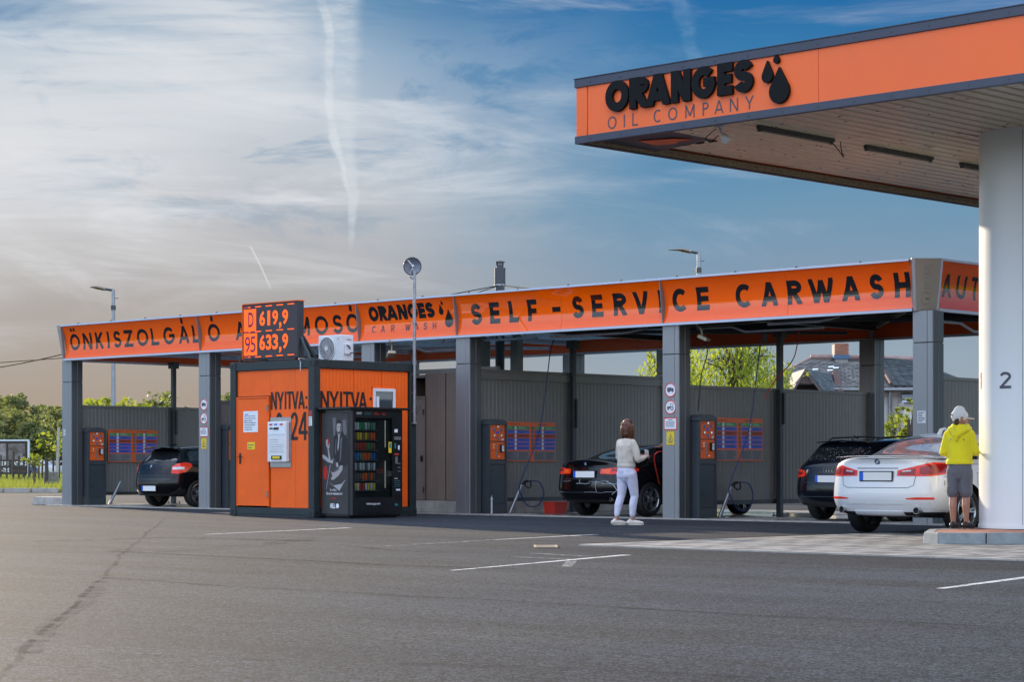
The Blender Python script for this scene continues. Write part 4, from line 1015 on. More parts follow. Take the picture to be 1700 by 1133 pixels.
# blue hoses hanging from the roof to the lances
for u0, lab in ((COLU[3], 'blue pressure hose hanging from the roof over the programme board by the coupe'), (COLU[4], 'blue pressure hose hanging from the roof in front of the willow tree')):
    b = (u0+.5, 1.62)
    pts = [(u0+.75, 2.05, 3.52), (u0+.70, 2.0, 3.3), (u0+.66, 1.93, 2.7), (u0+.60, 1.75, 1.6), (u0+.52, 1.30, .62), (u0+.56, 1.30, .36), (u0+.56, 1.48, .16), (u0+.55, 1.78, .16), (u0+.53, 1.98, .38), (u0+.51, 1.88, .62), (u0+.5, 1.62, .66)]
    hose(pts, .011, 'hose_blue', lab)
hose([(20.05, 2.6, 3.5), (20.0, 2.6, 3.2), (19.95, 2.5, 2.9), (19.75, 2.2, 2.5), (19.62, 2.1, 2.2)], .010, 'hose_red', 'short dark red hose hanging under the roof beside the blue hose')
hose([(19.45, .55, 3.45), (19.47, .60, 3.0), (19.40, .52, 2.6), (19.38, .45, 1.95)], .010, 'rubber', 'black cable hanging behind the column with the truck sign')
# small bollards and the red box
mb = MB(); mb.lathe([(.020, 0), (.020, .27), (.028, .28), (.028, .31), (.010, .32), (.010, .36)], 10, (14.28, .30, .012)); tag(mb.build('drain_valve', M['steel_light'], smooth=True), 'short pale standpipe at the foot of the kiosk by the middle column', 'standpipe')
t_ = thing('red_box', 'small red plastic box on the wet floor behind the coupe', 'box', (14.55, 1.85, .012), 0.0)
mb = MB(); mb.add([(-.14, -.17, 0), (.14, -.17, 0), (.14, .17, 0), (-.14, .17, 0), (-.16, -.19, .20), (.16, -.19, .20), (.16, .19, .20), (-.16, .19, .20)], [(0, 3, 2, 1), (4, 5, 6, 7), (0, 1, 5, 4), (1, 2, 6, 5), (2, 3, 7, 6), (3, 0, 4, 7)])
mb.build('body', M['red'], t_, bevel=.006); mb = MB(); mb.box(-.17, .17, -.20, .20, .20, .225); mb.build('rim', M['red'], t_, bevel=.006)
# ---- floodlights under the fascia
def flood(loc, rz, label):
    T_ = thing('floodlight', label, 'floodlight', loc, rz)
    mb = MB(); mb.tube(bez([(0, 0, .18), (0, -.05, .12), (.10, -.08, .06), (.14, -.08, -.10)], 5), .018, 8); mb.build('arm', M['yellowish'], T_, smooth=True)
    mb = MB(); mb.prism([(.06, -.16, -.10), (.24, -.16, -.18), (.27, -.16, -.13), (.10, -.16, -.04)], (0, .16, 0)); mb.build('lamp_head', M['yellowish'], T_, bevel=.01)
    return T_
M['yellowish'] = mat('pale_cream_metal', (0.42, 0.38, 0.27), 0.45, 0.2, 0.1, 6)
flood((19.40, .42, 3.38), 0.2, 'cream floodlight on a bent arm behind the column with the truck sign')
flood((11.9, -.25, 3.35), 2.6, 'cream floodlight on a bent arm above the container roof')
# ================================================================== signs on the columns
def round_sign(u, z, kind, label):
    T_ = thing('traffic_sign', label, 'sign', (u, -.0005, z), 0, 'round prohibition signs on the columns')
    mb = MB(); mb.lathe([(.135, -.005), (.135, 0)], 32, (0, 0, 0), 'y'); mb.build('plate', M['paper'], T_)
    f1 = plane_fn((0, -.005, 0), (1, 0, 0), (0, 0, 1), (0, -1, 0), .0015); f2 = plane_fn((0, -.005, 0), (1, 0, 0), (0, 0, 1), (0, -1, 0), .003)
    mb = MB(); ring(mb, f1, 0, 0, .112, .134, 32); mb.build('red_ring', M['red'], T_, recalc=False)
    mb = MB()
    if kind == 'truck':
        rect(mb, f2, -.075, .03, -.022, .045); mb.flat([f2(.033, -.022, 0), f2(.078, -.022, 0), f2(.078, .008, 0), f2(.066, .034, 0), f2(.033, .034, 0)])
        for c in (-.05, -.025, .055): disc(mb, f2, c, -.028, .014, n=12, lift=.0006)
    else:
        disc(mb, f2, .038, -.022, .036, n=18); disc(mb, f2, -.05, -.036, .020, n=14, lift=.0)
        rect(mb, f2, -.075, .0, -.022, .012, lift=.0006)
        for (a, b, c, d) in ((.0, .008, .0, .062), (.058, .064, .0, .062), (.0, .064, .056, .064)): rect(mb, f2, a, b, c, d, lift=.0012)
    mb.build('pictogram', M['ink'], T_, recalc=False)
    if kind != 'truck':
        mb = MB(); disc(mb, f2, .038, -.022, .020, n=14, lift=.002); mb.build('wheel_mark', M['paper'], T_, recalc=False)
def column_signs(u0, who):
    c = u0+.19
    round_sign(c, 2.33, 'truck', 'round no trucks sign, upper sign on '+who); round_sign(c, 2.02, 'tractor', 'round no tractors sign, below the truck sign on '+who)
    T_ = thing('notice', 'white notice with red border on '+who, 'notice', (c, -.0005, 1.72), 0, 'white notices with red borders')
    mb = MB(); mb.box(-.155, .155, -.004, 0, -.115, .115); mb.build('plate', M['red'], T_)
    f1 = plane_fn((0, -.004, 0), (1, 0, 0), (0, 0, 1), (0, -1, 0), .0015); f2 = plane_fn((0, -.004, 0), (1, 0, 0), (0, 0, 1), (0, -1, 0), .003)
    mb = MB(); rect(mb, f1, -.135, .135, -.095, .095); mb.build('paper', M['paper'], T_, recalc=False)
    mb = MB(); rect(mb, f2, -.05, .05, .065, .077); rows_of_print(mb, f2, -.11, .11, -.06, .05, 6, seed=int(u0)); mb.build('printed_lines', M['ink'], T_, recalc=False)
    T_ = thing('warning_sign', 'yellow slipping hazard sign, lowest on '+who, 'warning sign', (c, -.0005, 1.46), 0, 'yellow hazard signs')
    mb = MB(); mb.box(-.09, .09, -.004, 0, -.13, .13); mb.build('plate', M['yellow'], T_)
    mb = MB()
    for s in (-1, 1):
        for i in range(4): x = -.085+i*.045; mb.flat([f1(x, s*.118-.010, 0), f1(x+.022, s*.118-.010, 0), f1(x+.034, s*.118+.010, 0), f1(x+.012, s*.118+.010, 0)])
    for a, b in (((-.07, -.045), (.07, -.045)), ((.07, -.045), (0, .085)), ((0, .085), (-.07, -.045))):
        p, q = Vector(a), Vector(b); d = (q-p).normalized(); n = Vector((-d.y, d.x))*.005
        mb.flat([f1(*(p-n), 0), f1(*(q-n), 0), f1(*(q+n), 0), f1(*(p+n), 0)])
    mb.flat([f1(-.03, -.03, 0), f1(.005, .04, 0), f1(.02, .02, 0), f1(-.005, .0, 0), f1(.035, -.025, 0), f1(.01, -.03, 0)])
    rect(mb, f1, -.06, .06, -.085, -.065)
    mb.build('pictogram', M['ink'], T_, recalc=False)
column_signs(COLU[1], 'the column right of the hatchback'); column_signs(COLU[4], 'the column right of the coupe')
for u, z, wd, h, lab, mm in ((COLU[0]+.10, 1.77, .075, .15, 'small pale blue label on the leftmost silver column', 'paper'), (COLU[5]+.17, 1.76, .16, .20, 'white paper notice on the corner column behind the white sedan', 'paper')):
    T_ = thing('label_plate', lab, 'label', (u, -.0005, z))
    mb = MB(); mb.box(-wd/2, wd/2, -.003, 0, -h/2, h/2); mb.build('plate', M[mm], T_)
    f1 = plane_fn((0, -.003, 0), (1, 0, 0), (0, 0, 1), (0, -1, 0), .0015)
    mb = MB(); rows_of_print(mb, f1, -wd*.4, wd*.4, -h*.42, h*.42, 6, seed=8, th=.5); mb.build('printed_lines', M['ink'] if wd > .1 else M['slate'], T_, recalc=False)
# ================================================================== orange container office
CX0, CX1, CY0, CY1, CH = 11.45, 13.90, -3.98, -1.38, 2.94
CT = thing('office_container', 'orange container office with dark green frame and NYITVA lettering on both sides', 'container', (CX0, CY0, 0))
LX, LY = CX1-CX0, CY1-CY0
def cpost(x0, y0, nm='corner_post'):
    mb = MB(); mb.box(x0, x0+.16, y0, y0+.16, .0, CH)
    o = mb.build(nm, M['frame_green'], CT, bevel=.012)
    for z in (.03, CH-.13):
        mb = MB(); mb.box(x0-.006, x0+.166, y0-.006, y0+.166, z, z+.11); mb.build('corner_casting', M['frame_green'], o, bevel=.006)
    mb = MB()
    for z in (.055, CH-.105):
        mb.box(x0+.05, x0+.11, y0-.009, y0-.0065, z, z+.06); mb.box(x0+.1665, x0+.169, y0+.05, y0+.11, z, z+.06)
    mb.build('casting_slot', M['black'], o)
for x in (0, LX-.16):
    for y in (0, LY-.16): cpost(x, y)
for z0, z1, nm in ((0.04, .17, 'bottom_rail'), (CH-.17, CH-.01, 'top_rail')):
    for (a, b, c, d) in ((.161, LX-.161, .012, .12), (.161, LX-.161, LY-.12, LY-.012), (.012, .12, .161, LY-.161), (LX-.12, LX-.012, .161, LY-.161)):
        mb = MB(); mb.box(a, b, c, d, z0, z1); mb.build(nm, M['frame_green'], CT, bevel=.008)
def sheet(w_, h, ribs, m, face):
    """fine-ribbed sandwich sheet"""
    return rib_panel(w_, h, ribs, .03, 'wall_panel', m, face, 1, .003)
PH = CH-.17-.17-.012
# front (facing -Y): door bay, then panels
fp = sheet(.72, PH, 9, M['orange_cont'], 'u'); fp2 = sheet(.54, PH, 7, M['orange_cont'], 'u')
link('wall_panel', fp, CT, (1.148, .05, .176)); 
link('wall_panel', sheet(.405, PH, 5, M['orange_cont'], 'u'), CT, (1.872, .05, .176))
link('wall_panel', sheet(.975, PH-2.10, 12, M['orange_cont'], 'u'), CT, (.17, .05, .176+2.10))
# right side (facing +X)
xs = .17
for wd_ in (.86, .70, .68): link('wall_panel', sheet(wd_, PH, int(wd_*12), M['orange_cont'], 'v'), CT, (LX-.05, xs, .176)); xs += wd_+.005
mb = MB(); mb.box(.08, .10, .18, LY-.18, .17, CH-.17); mb.box(.18, LX-.18, LY-.10, LY-.08, .17, CH-.17); mb.build('rear_walls', M['orange_cont'], CT)
mb = MB(); mb.box(.02, LX-.02, .02, LY-.02, CH-.06, CH-.02); mb.build('container_roof', M['frame_green'], CT)
mb = MB(); mb.box(.02, LX-.02, .02, LY-.02, .0, .05); mb.build('floor_frame', M['panel_dark'], CT)
for z in (2.28,):
    mb = MB(); mb.box(.17, 1.148, .030, .046, z-.004, z+.004); mb.build('sheet_joint', M['rubber'], CT)
# door
d = MB(); d.box(.205, 1.10, .022, .046, .20, 2.235); DR = d.build('door', M['orange_cont'], CT, bevel=.004)
d = MB(); d.box(.175, .200, .012, .046, .19, 2.27); d.box(1.105, 1.135, .012, .046, .19, 2.27); d.box(.201, 1.104, .012, .046, 2.24, 2.27); d.build('door_frame', M['orange_cont'], DR, bevel=.003)
for z in (1.98, .36):
    d = MB(); d.cyl((1.118, .004, z), (1.118, .004, z+.13), .016, 8); d.box(1.07, 1.118, .004, .012, z+.03, z+.10); d.build('hinge', M['rust'], DR)
d = MB(); d.box(.265, .305, .008, .021, 1.00, 1.20); d.tube([(.285, .010, 1.14), (.285, -.035, 1.14), (.40, -.035, 1.135)], .010, 8); d.build('handle', M['black'], DR)
fF = lambda l=.003: plane_fn((0, .022, 0), (1, 0, 0), (0, 0, 1), (0, -1, 0), l)
def sheet_paper(nm, lab, x, z, w_, h, m, rows, y=.022):
    T_ = thing(nm, lab, 'notice', (CX0+x, CY0+y-.0005, z))
    mb = MB(); mb.box(0, w_, -.002, 0, 0, h); mb.build('sheet', M[m], T_)
    f = plane_fn((0, -.002, 0), (1, 0, 0), (0, 0, 1), (0, -1, 0), .0012); mb = MB(); rows_of_print(mb, f, .08*w_, .9*w_, .08*h, .82*h, rows, seed=rows, th=.35)
    mb.build('printed_lines', M['ink'], T_, recalc=False); return T_, f
T_, f = sheet_paper('paper_notice', 'white paper notice taped on the orange container door', .38, 1.60, .43, .40, 'paper', 7)
mb = MB(); rect(mb, f, .05, .15, .33, .345); disc(mb, f, .05, .2, .014); disc(mb, f, .05, .26, .012); mb.build('blue_marks', M['blue'], T_, recalc=False)
sheet_paper('yellow_label', 'small yellow label below the paper notice on the container door', .50, 1.27, .22, .14, 'yellow', 2)
# lettering on the container
FY = .05-.003
ff = plane_fn((0, FY, 0), (1, 0, 0), (0, 0, 1), (0, -1, 0), .004); fr = plane_fn((LX-.05+.003, 0, 0), (0, 1, 0), (0, 0, 1), (1, 0, 0), .004)
def word(lst, fn, z, h, t):
    for ch, a, b in lst:
        mb = MB(); letter(mb, ch, b-a, h, t, lambda x, y, d, a=a: fn(a+x, z+y, d)); mb.build('letter', M['black'], CT, recalc=False)
word([('N', 1.17, 1.34), ('Y', 1.35, 1.54), ('I', 1.57, 1.62), ('T', 1.635, 1.78), ('V', 1.78, 1.96), ('A', 1.96, 2.14), (':', 2.17, 2.21)], ff, 2.02, .33, .047)
word([('0', 1.30, 1.52), ('-', 1.56, 1.66), ('2', 1.74, 1.95), ('4', 1.97, 2.22)], ff, 1.44, .52, .062)
word([('N', .20, .41), ('Y', .42, .65), ('I', .68, .74), ('T', .76, .95), ('V', .95, 1.17), ('A', 1.15, 1.36), (':', 1.42, 1.48)], fr, 2.02, .33, .050)
# window on the right side
WN = MB()
wx0, wx1, wz0, wz1 = 1.50, 2.07, 1.84, 2.43; X0 = LX-.05
WN.box(X0, X0+.035, wx0, wx0+.06, wz0, wz1); WN.box(X0, X0+.035, wx1-.06, wx1, wz0, wz1); WN.box(X0, X0+.035, wx0+.0605, wx1-.0605, wz0, wz0+.06); WN.box(X0, X0+.035, wx0+.0605, wx1-.0605, wz1-.06, wz1)
wn = WN.build('window', M['white_plas'], CT, bevel=.006)
g = MB(); g.box(X0+.008, X0+.014, wx0+.061, wx1-.061, wz0+.061, wz1-.061)
M['glass_dark'] = mat('window_glass', (0.05, 0.07, 0.075), 0.05, 0, 0.1, 2, spec=0.8, coat=.5)
g.build('pane', M['glass_dark'], wn); g = MB(); g.box(X0+.001, X0+.022, wx0-.02, wx0-.001, wz0-.02, wz1+.02); g.box(X0+.001, X0+.022, wx1+.001, wx1+.02, wz0-.02, wz1+.02); g.box(X0+.001, X0+.022, wx0-.02, wx1+.02, wz1+.001, wz1+.02); g.build('window_trim', M['orange_cont'], wn)
g = MB(); g.box(X0+.0145, X0+.017, wx0+.09, wx0+.16, wz0+.10, wz0+.44); g.build('painted_reflection', M['paper'], wn)  # pale strip painted on the pane as a reflection
# red and white label on the corner post
T_ = thing('post_label', 'small red and white label on the container corner post above the vending machine', 'label', (CX1-.14, CY0-.0005, 1.75))
mb = MB(); mb.box(0, .09, -.002, 0, .13, .23); mb.build('red_field', M['red'], T_); mb = MB(); mb.box(0, .09, -.002, 0, -.05, .12); mb.build('white_field', M['paper'], T_)
f = plane_fn((0, -.002, 0), (1, 0, 0), (0, 0, 1), (0, -1, 0), .0012); mb = MB(); rows_of_print(mb, f, .01, .08, -.04, .11, 5, seed=2); rows_of_print(mb, f, .01, .08, .14, .22, 3, seed=4); mb.build('printed_lines', M['ink'], T_, recalc=False)
# ---- payment terminal on the front wall
PT = thing('fuel_payment_terminal', 'white fuel payment terminal on a steel back plate beside the container door', 'terminal', (CX0+1.16, CY0+.045, .93))
mb = MB(); mb.box(0, .60, -.012, -.001, 0, .94); mb.build('back_plate', M['chrome_dull'] if 'chrome_dull' in M else M['steel'], PT, bevel=.004)
mb = MB(); mb.box(.02, .57, -.10, -.012, .10, .86); mb.build('housing', M['white_plas'], PT, bevel=.02)
mb = MB(); mb.box(.04, .55, -.106, -.1005, .62, .84); mb.build('screen_field', M['paper'], PT)
f = plane_fn((0, -.107, 0), (1, 0, 0), (0, 0, 1), (0, -1, 0), .002)
for x, mm in ((.09, 'red'), (.23, 'blue'), (.39, 'red')):
    mb = MB(); rect(mb, f, x, x+.09, .79, .82); mb.build('logo_strip', M[mm], PT, recalc=False)
mb = MB(); mb.box(.10, .19, -.115, -.1065, .72, .745); mb.box(.22, .36, -.118, -.1065, .71, .75); mb.build('card_slot', M['black'], PT)
mb = MB(); mb.box(.15, .44, -.115, -.1005, .15, .22); sl2 = mb.build('receipt_slot', M['black'], PT); mb = MB(); mb.box(.19, .40, -.118, -.1155, .165, .205); mb.build('slot_mark', M['yellow'], sl2)
mb = MB(); rows_of_print(mb, f, .10, .50, .28, .55, 6, seed=12, th=.12); mb.build('printed_lines', M['grey_print'], PT, recalc=False)
# ---- fuel price display on the roof
PB = thing('fuel_price_display', 'led fuel price display reading D 619,9 and 95 633,9 on the container roof', 'price display', (11.78, -3.93, 2.95))
WD_, HT_ = 1.62, 1.05
mb = MB(); mb.box(0, WD_, .0, .14, .03, .03+HT_); mb.build('cabinet', M['panel_dark'], PB, bevel=.01)
mb = MB(); mb.box(-.01, WD_+.01, -.015, .15, HT_+.031, HT_+.05); mb.box(-.012, -.0005, -.015, .15, .03, HT_+.03); mb.build('rim', M['orange_plate'], PB)
f0 = plane_fn((0, 0, .03), (1, 0, 0), (0, 0, 1), (0, -1, 0), .003); f1 = plane_fn((0, 0, .03), (1, 0, 0), (0, 0, 1), (0, -1, 0), .006); f2 = plane_fn((0, 0, .03), (1, 0, 0), (0, 0, 1), (0, -1, 0), .009)
mb = MB(); rect(mb, f0, .02, WD_-.02, .02, HT_-.02); mb.build('led_face', M['led_dark'], PB, recalc=False)
mb = MB(); rect(mb, f1, .03, .40, .54, .96); rect(mb, f1, .03, .43, .08, .50); mb.build('lit_field', M['led'], PB, recalc=False)
M['violet'] = mat('dim_violet_led', (0.10, 0.008, 0.09), .5, 0, 0)
mb = MB()
for k in range(5):
    x = .04+k*.32
    for y in (HT_-.055, .525, .045):
        if y < .1 or y > .5: 
            rect(mb, f1, x+(.42 if y == .525 else 0)*0, min(x+.19, WD_-.03), y-.008+k*.002, y+.012+k*.002)
mb.build('led_dash', M['led'], PB, recalc=False)
mb = MB()
for k in range(2):
    for y in (HT_-.055, .525, .045): rect(mb, f2, .05+k*.2, .17+k*.2, y-.004, y+.010)
mb.build('led_dash', M['violet'], PB, recalc=False)
for s_, x0, x1, y0, y1, mm, off in (('D', .17, .34, .62, .90, 'violet', .012), ('95', .07, .40, .14, .44, 'violet', .0)):
    for q, (ch) in enumerate(s_):
        a = x0+(x1-x0)*q/len(s_); b = a+(x1-x0)/len(s_)*.92
        mb = MB(); fit_font(mb, ch, a, b, y0, y1, f2, off); mb.build('grade_letter', M[mm], PB, recalc=False)
for s_, y0, y1 in (('619,9', .63, .91), ('633,9', .17, .46)):
    x = .50
    for ch in s_:
        wd = .10 if ch == ',' else .19
        mb = MB()
        if ch == ',': fit_font(mb, ch, x+.005, x+.075, y0-.07, y0+.05, f1, .03)
        elif ch == '1': fit_font(mb, ch, x+.045, x+.125, y0, y1, f1, .012)
        else: fit_font(mb, ch, x, x+.165, y0, y1, f1, .030)
        mb.build('price_digit', M['led'], PB, recalc=False); x += wd
for x in (.10, WD_-.10):
    mb = MB(); mb.prism([(x-.03, .14, .03), (x+.03, .14, .03), (x+.03, .50, .0), (x-.03, .50, .0)], (0, 0, .04)); mb.prism([(x-.03, .145, .45), (x+.03, .145, .45), (x+.03, .50, .0), (x-.03, .50, .0)], (0, .06, 0)); mb.build('support_strut', M['frame_green'], PB)
mb = MB(); mb.prism([(-.20, .05, 0), (-.14, .05, 0), (.0, .05, .35), (-.0, .05, .42)], (0, .05, 0)); mb.prism([(WD_+.26, .05, 0), (WD_+.20, .05, 0), (WD_, .05, .35), (WD_, .05, .42)], (0, .05, 0)); mb.build('side_brace', M['frame_green'], PB)
# ---- air conditioner
AC = thing('air_conditioner', 'white outdoor air conditioner unit with a round fan grille on the container roof', 'air conditioner', (11.72, -1.98, CH-.01))
mb = MB(); mb.box(.0, .68, .0, .32, .07, .60); mb.build('case', M['white_plas'], AC, bevel=.015)
mb = MB(); mb.lathe([(.235, -.004), (.235, -.02), (.222, -.02), (.222, -.004)], 32, (.265, 0, .335), 'y', close=True); mb.build('fan_ring', M['white_plas'], AC)
mb = MB(); disc(mb, plane_fn((.265, 0, .335), (1, 0, 0), (0, 0, 1), (0, -1, 0), .004), 0, 0, .222, n=32); mb.build('fan_opening', M['fan_dark'] if 'fan_dark' in M else M['steel_dark'], AC, recalc=False)
mb = MB()
for i in range(24):
    a = i*PI/12; mb.tube([(.265+.05*math.cos(a), -.012, .335+.05*math.sin(a)), (.265+.14*math.cos(a+.16), -.018, .335+.14*math.sin(a+.16)), (.265+.222*math.cos(a+.4), -.012, .335+.222*math.sin(a+.4))], .0035, 4)
for r in (.09, .14, .185): mb.lathe([(r, -.012), (r, -.018), (r-.005, -.018), (r-.005, -.012)], 28, (.265, 0, .335), 'y', close=True)
o = mb.build('fan_grille', M['white_plas'], AC)
mb = MB(); mb.lathe([(.045, -.03), (.045, -.012)], 16, (.265, 0, .335), 'y'); mb.build('fan_hub', M['white_plas'], AC)
for x in (.08, .52):
    mb = MB(); mb.box(x, x+.08, -.01, .33, 0, .069); mb.build('foot', M['steel'], AC)
mb = MB(); mb.box(.681, .715, .07, .25, .22, .42); mb.build('valve_cover', M['white_plas'], AC, bevel=.01)
f = plane_fn((.68, 0, 0), (0, 1, 0), (0, 0, 1), (1, 0, 0), .002)
mb = MB(); rect(mb, f, .14, .26, .50, .515); mb.tube(bez([(.69, .10, .40), (.74, .14, .38), (.72, .20, .33)], 5), .012, 6); mb.tube(bez([(.70, .2, .25), (.80, .22, .24), (.84, .24, .17)], 5), .012, 6); mb.build('pipes', M['rubber'], AC)
mb = MB(); disc(mb, plane_fn((0, 0, 0), (1, 0, 0), (0, 0, 1), (0, -1, 0), .002), .585, .52, .014); mb.build('badge', M['red'], AC, recalc=False)
hose([(11.80, -2.02, 2.965), (12.8, -3.0, 2.955), (13.5, -3.98, 2.955), (13.55, -4.005, 2.88), (13.55, -4.005, 2.72)], .007, 'white_plas', 'thin pale drain hose from the air conditioner over the container edge')
# ---- antenna pole with dish
AP = thing('dish_pole', 'tall galvanised pole with a round mesh dish fixed to the container corner', 'antenna pole', (CX1+.04, CY1-.09, 0))
mb = MB(); mb.tube([(0, 0, 1.78), (0, 0, 4.72)], .032, 12); mb.build('pole', M['steel'], AP, smooth=True)
mb = MB(); mb.lathe([(.06, 1.77), (.06, 1.79)], 12); mb.lathe([(.043, 2.9), (.043, 2.98)], 12); mb.lathe([(.043, 3.7), (.043, 3.75)], 12); mb.build('collar', M['steel'], AP)
for z in (2.0, 2.35, 2.7):
    mb = MB(); mb.box(-.10, -.02, -.03, .03, z, z+.03); mb.build('clamp', M['steel'], AP)
DI = Vector((-.04, -.02, 4.80))
dn = (RGT*0.15-FWD*1.0).normalized(); ds = Vector((0, 0, 1)).cross(dn).normalized(); du = dn.cross(ds)
def dpt(r, a, d): return DI+ds*r*math.cos(a)+du*r*math.sin(a)+dn*d
mb = MB(); n = 28; v = []; prof = [(.002, -.05), (.06, -.045), (.12, -.025), (.165, .0)]
for r, d in prof: v += [dpt(r, 2*PI*i/n, d) for i in range(n)]
v += [dpt(r, 2*PI*i/n, d-.006) for r, d in reversed(prof) for i in range(n)]
k = len(prof)*2
mb.add(v, [(i*n+j, i*n+(j+1) % n, (i+1)*n+(j+1) % n, (i+1)*n+j) for i in range(k-1) for j in range(n)]); mb.build('dish', M['dish'] if 'dish' in M else M['steel'], AP, smooth=True)
mb = MB(); v = [dpt(r, 2*PI*i/n, d) for r, d in ((.16, .0), (.178, .0), (.178, .02), (.16, .02)) for i in range(n)]
mb.add(v, [(i*n+j, i*n+(j+1) % n, ((i+1) % 4)*n+(j+1) % n, ((i+1) % 4)*n+j) for i in range(4) for j in range(n)]); mb.build('dish_rim', M['steel_dark'], AP)
mb = MB(); mb.tube([dpt(.0, 0, -.04), dpt(0, 0, .12)], .02, 8); mb.tube([dpt(.16, 2.2, .0), dpt(0, 0, .12)], .006, 5); mb.tube([dpt(.16, 4.4, .0), dpt(0, 0, .12)], .006, 5); mb.build('feed_horn', M['white_plas'], AP)
mb = MB(); mb.tube([dpt(.0, 0, -.05), (0, 0, 4.62)], .018, 8); mb.tube([(-.09, -.02, 4.60), (-.05, -.0, 4.56)], .018, 6); mb.build('bracket', M['steel'], AP)
hose([(13.95, -1.33, 2.1), (13.98, -1.45, 1.95), (13.94, -1.42, 2.12)], .006, 'rubber', 'thin dark cable loop at the container corner under the pole')
# ================================================================== vending machine
VX, VY = 13.925, -3.83
VM = thing('vending_machine', 'black drinks vending machine with glass front and a figure poster on its side', 'vending machine', (VX, VY, 0))
VW, VD, VH = 1.28, .83, 1.99
VMM = M['vend'] = mat('black_vending_paint', (0.012, 0.013, 0.015), 0.25, 0.1, 0.1, 3)
mb = MB(); mb.box(0, VD-.06, 0, VW, .03, VH); mb.build('case', VMM, VM, bevel=.008)
mb = MB(); mb.box(.05, VD-.1, .05, VW-.05, 0, .029); mb.build('feet', M['rubber'], VM)
mb = MB(); mb.box(-.07, VD+.08, -.09, VW+.16, VH+.002, VH+.045); mb.build('canopy_board', VMM, VM, bevel=.006)
# front door frame leaving the glass and cabinet interior visible
x0, x1 = VD-.06, VD; gy0, gy1, gz0, gz1 = .10, 1.02, .38, 1.84
mb = MB(); mb.box(x0, x1, 0, gy0, .06, VH); mb.box(x0, x1, gy1, VW, .06, VH); mb.box(x0, x1, gy0+.0005, gy1-.0005, .06, gz0); mb.box(x0, x1, gy0+.0005, gy1-.0005, gz1, VH)
VF = mb.build('door_frame', VMM, VM)
g = bpy.data.materials.new('clear_glass'); g.use_nodes = True; t = NT(g.node_tree); b = t.n['Principled BSDF']
tr = t.new('ShaderNodeBsdfTransparent'); tr.inputs[0].default_value = (.66, .69, .69, 1); gl = t.new('ShaderNodeBsdfGlossy'); gl.inputs[1].default_value = .02; fr_ = t.new('ShaderNodeFresnel'); fr_.inputs[0].default_value = 1.5
mx_ = t.new('ShaderNodeMixShader'); ge_ = t.new('ShaderNodeNewGeometry'); t.put(mx_.inputs[0], t.m('MULTIPLY', fr_.outputs[0], t.m('SUBTRACT', 1.0, ge_.outputs['Backfacing']))); t.l.new(tr.outputs[0], mx_.inputs[1]); t.l.new(gl.outputs[0], mx_.inputs[2]); t.l.new(mx_.outputs[0], t.n['Material Output'].inputs[0]); M['glass'] = g
mb = MB(); mb.box(x1-.012, x1-.004, gy0+.001, gy1-.001, gz0+.001, gz1-.001); mb.build('glass_pane', M['glass'], VM)
# hollow interior: recess box in front of the case
mb = MB()
mb.box(x0+.0005, x0+.004, gy0, gy1, gz0, gz1); mb.build('back_liner', M['vend_in'] if 'vend_in' in M else M['steel_dark'], VM)
cancol = ['white_plas', 'yellow', 'red', 'green_print', 'blue', 'steel', 'orange_plate', 'can_brown', 'can_teal', 'black']
M['can_brown'] = mat('can_brown', (.25, .15, .07), .35, .4); M['can_teal'] = mat('can_teal', (.05, .25, .25), .35, .4)
rows_c = [('white_plas', 'steel', 'green_print'), ('can_brown', 'orange_plate', 'yellow'), ('red', 'green_print', 'can_brown'), ('blue', 'orange_plate', 'green_print', 'can_teal'), ('white_plas', 'steel', 'grey_print'), ('can_brown', 'grey_print', 'orange_plate'), ('yellow', 'white_plas', 'red')]
rz_ = random.Random(3)
shelf = MB(); shelf.box(x0+.005, x1-.014, gy0+.01, gy1-.34, 0, .012); shme = shelf.mesh('shelf'); shme.materials.append(M['steel'])
canme = {}
def can_mesh(c):
    if c not in canme:
        q = MB(); q.lathe([(.018, 0), (.024, .008), (.024, .125), (.019, .135)], 10); me = q.mesh('can'); me.materials.append(M[c]); shade(me); canme[c] = me
    return canme[c]
M['led_strip'] = text_glow('pale_led_strip', (.95, .90, .75), 0.12)
for r in range(7):
    z = 1.62-r*.185
    sh_ = link('shelf', shme, VM, (0, 0, z-.014))
    for k in range(8):
        c = rz_.choice(rows_c[r]) if k else rows_c[r][0]
        link('can', can_mesh(c), VM, (x1-.042, gy0+.045+k*.066, z))
for z in (1.30, .55):
    mb = MB(); mb.box(x1-.030, x1-.018, gy1-.16, gy1-.145, z, z+.50); mb.build('light_strip', M['led_strip'], VM)
fV = plane_fn((x1, 0, 0), (0, 1, 0), (0, 0, 1), (1, 0, 0), .002)
for (a, b, c, mm) in (('ENERGY', .14, .27, 'paper'), ('COLD', .33, .50, 'can_teal'), ('HELL', .56, .70, 'red'), ('HELL', .76, .86, 'red')):
    mb = MB(); fit_font(mb, a, b, c, 1.90, 1.945, fV, .01); mb.build('brand_strip', M[mm], VM, recalc=False)
mb = MB(); fit_font(mb, 'hellenergy.com', .38, .72, .235, .285, fV, .012); mb.build('web_address', M['paper'], VM, recalc=False)
mb = MB(); mb.box(x1, x1+.010, gy1+.02, VW-.03, .40, 1.80); SP_ = mb.build('selection_panel', M['vend2'] if 'vend2' in M else M['vend'], VM, bevel=.003)
fS = plane_fn((x1+.010, 0, 0), (0, 1, 0), (0, 0, 1), (1, 0, 0), .002)
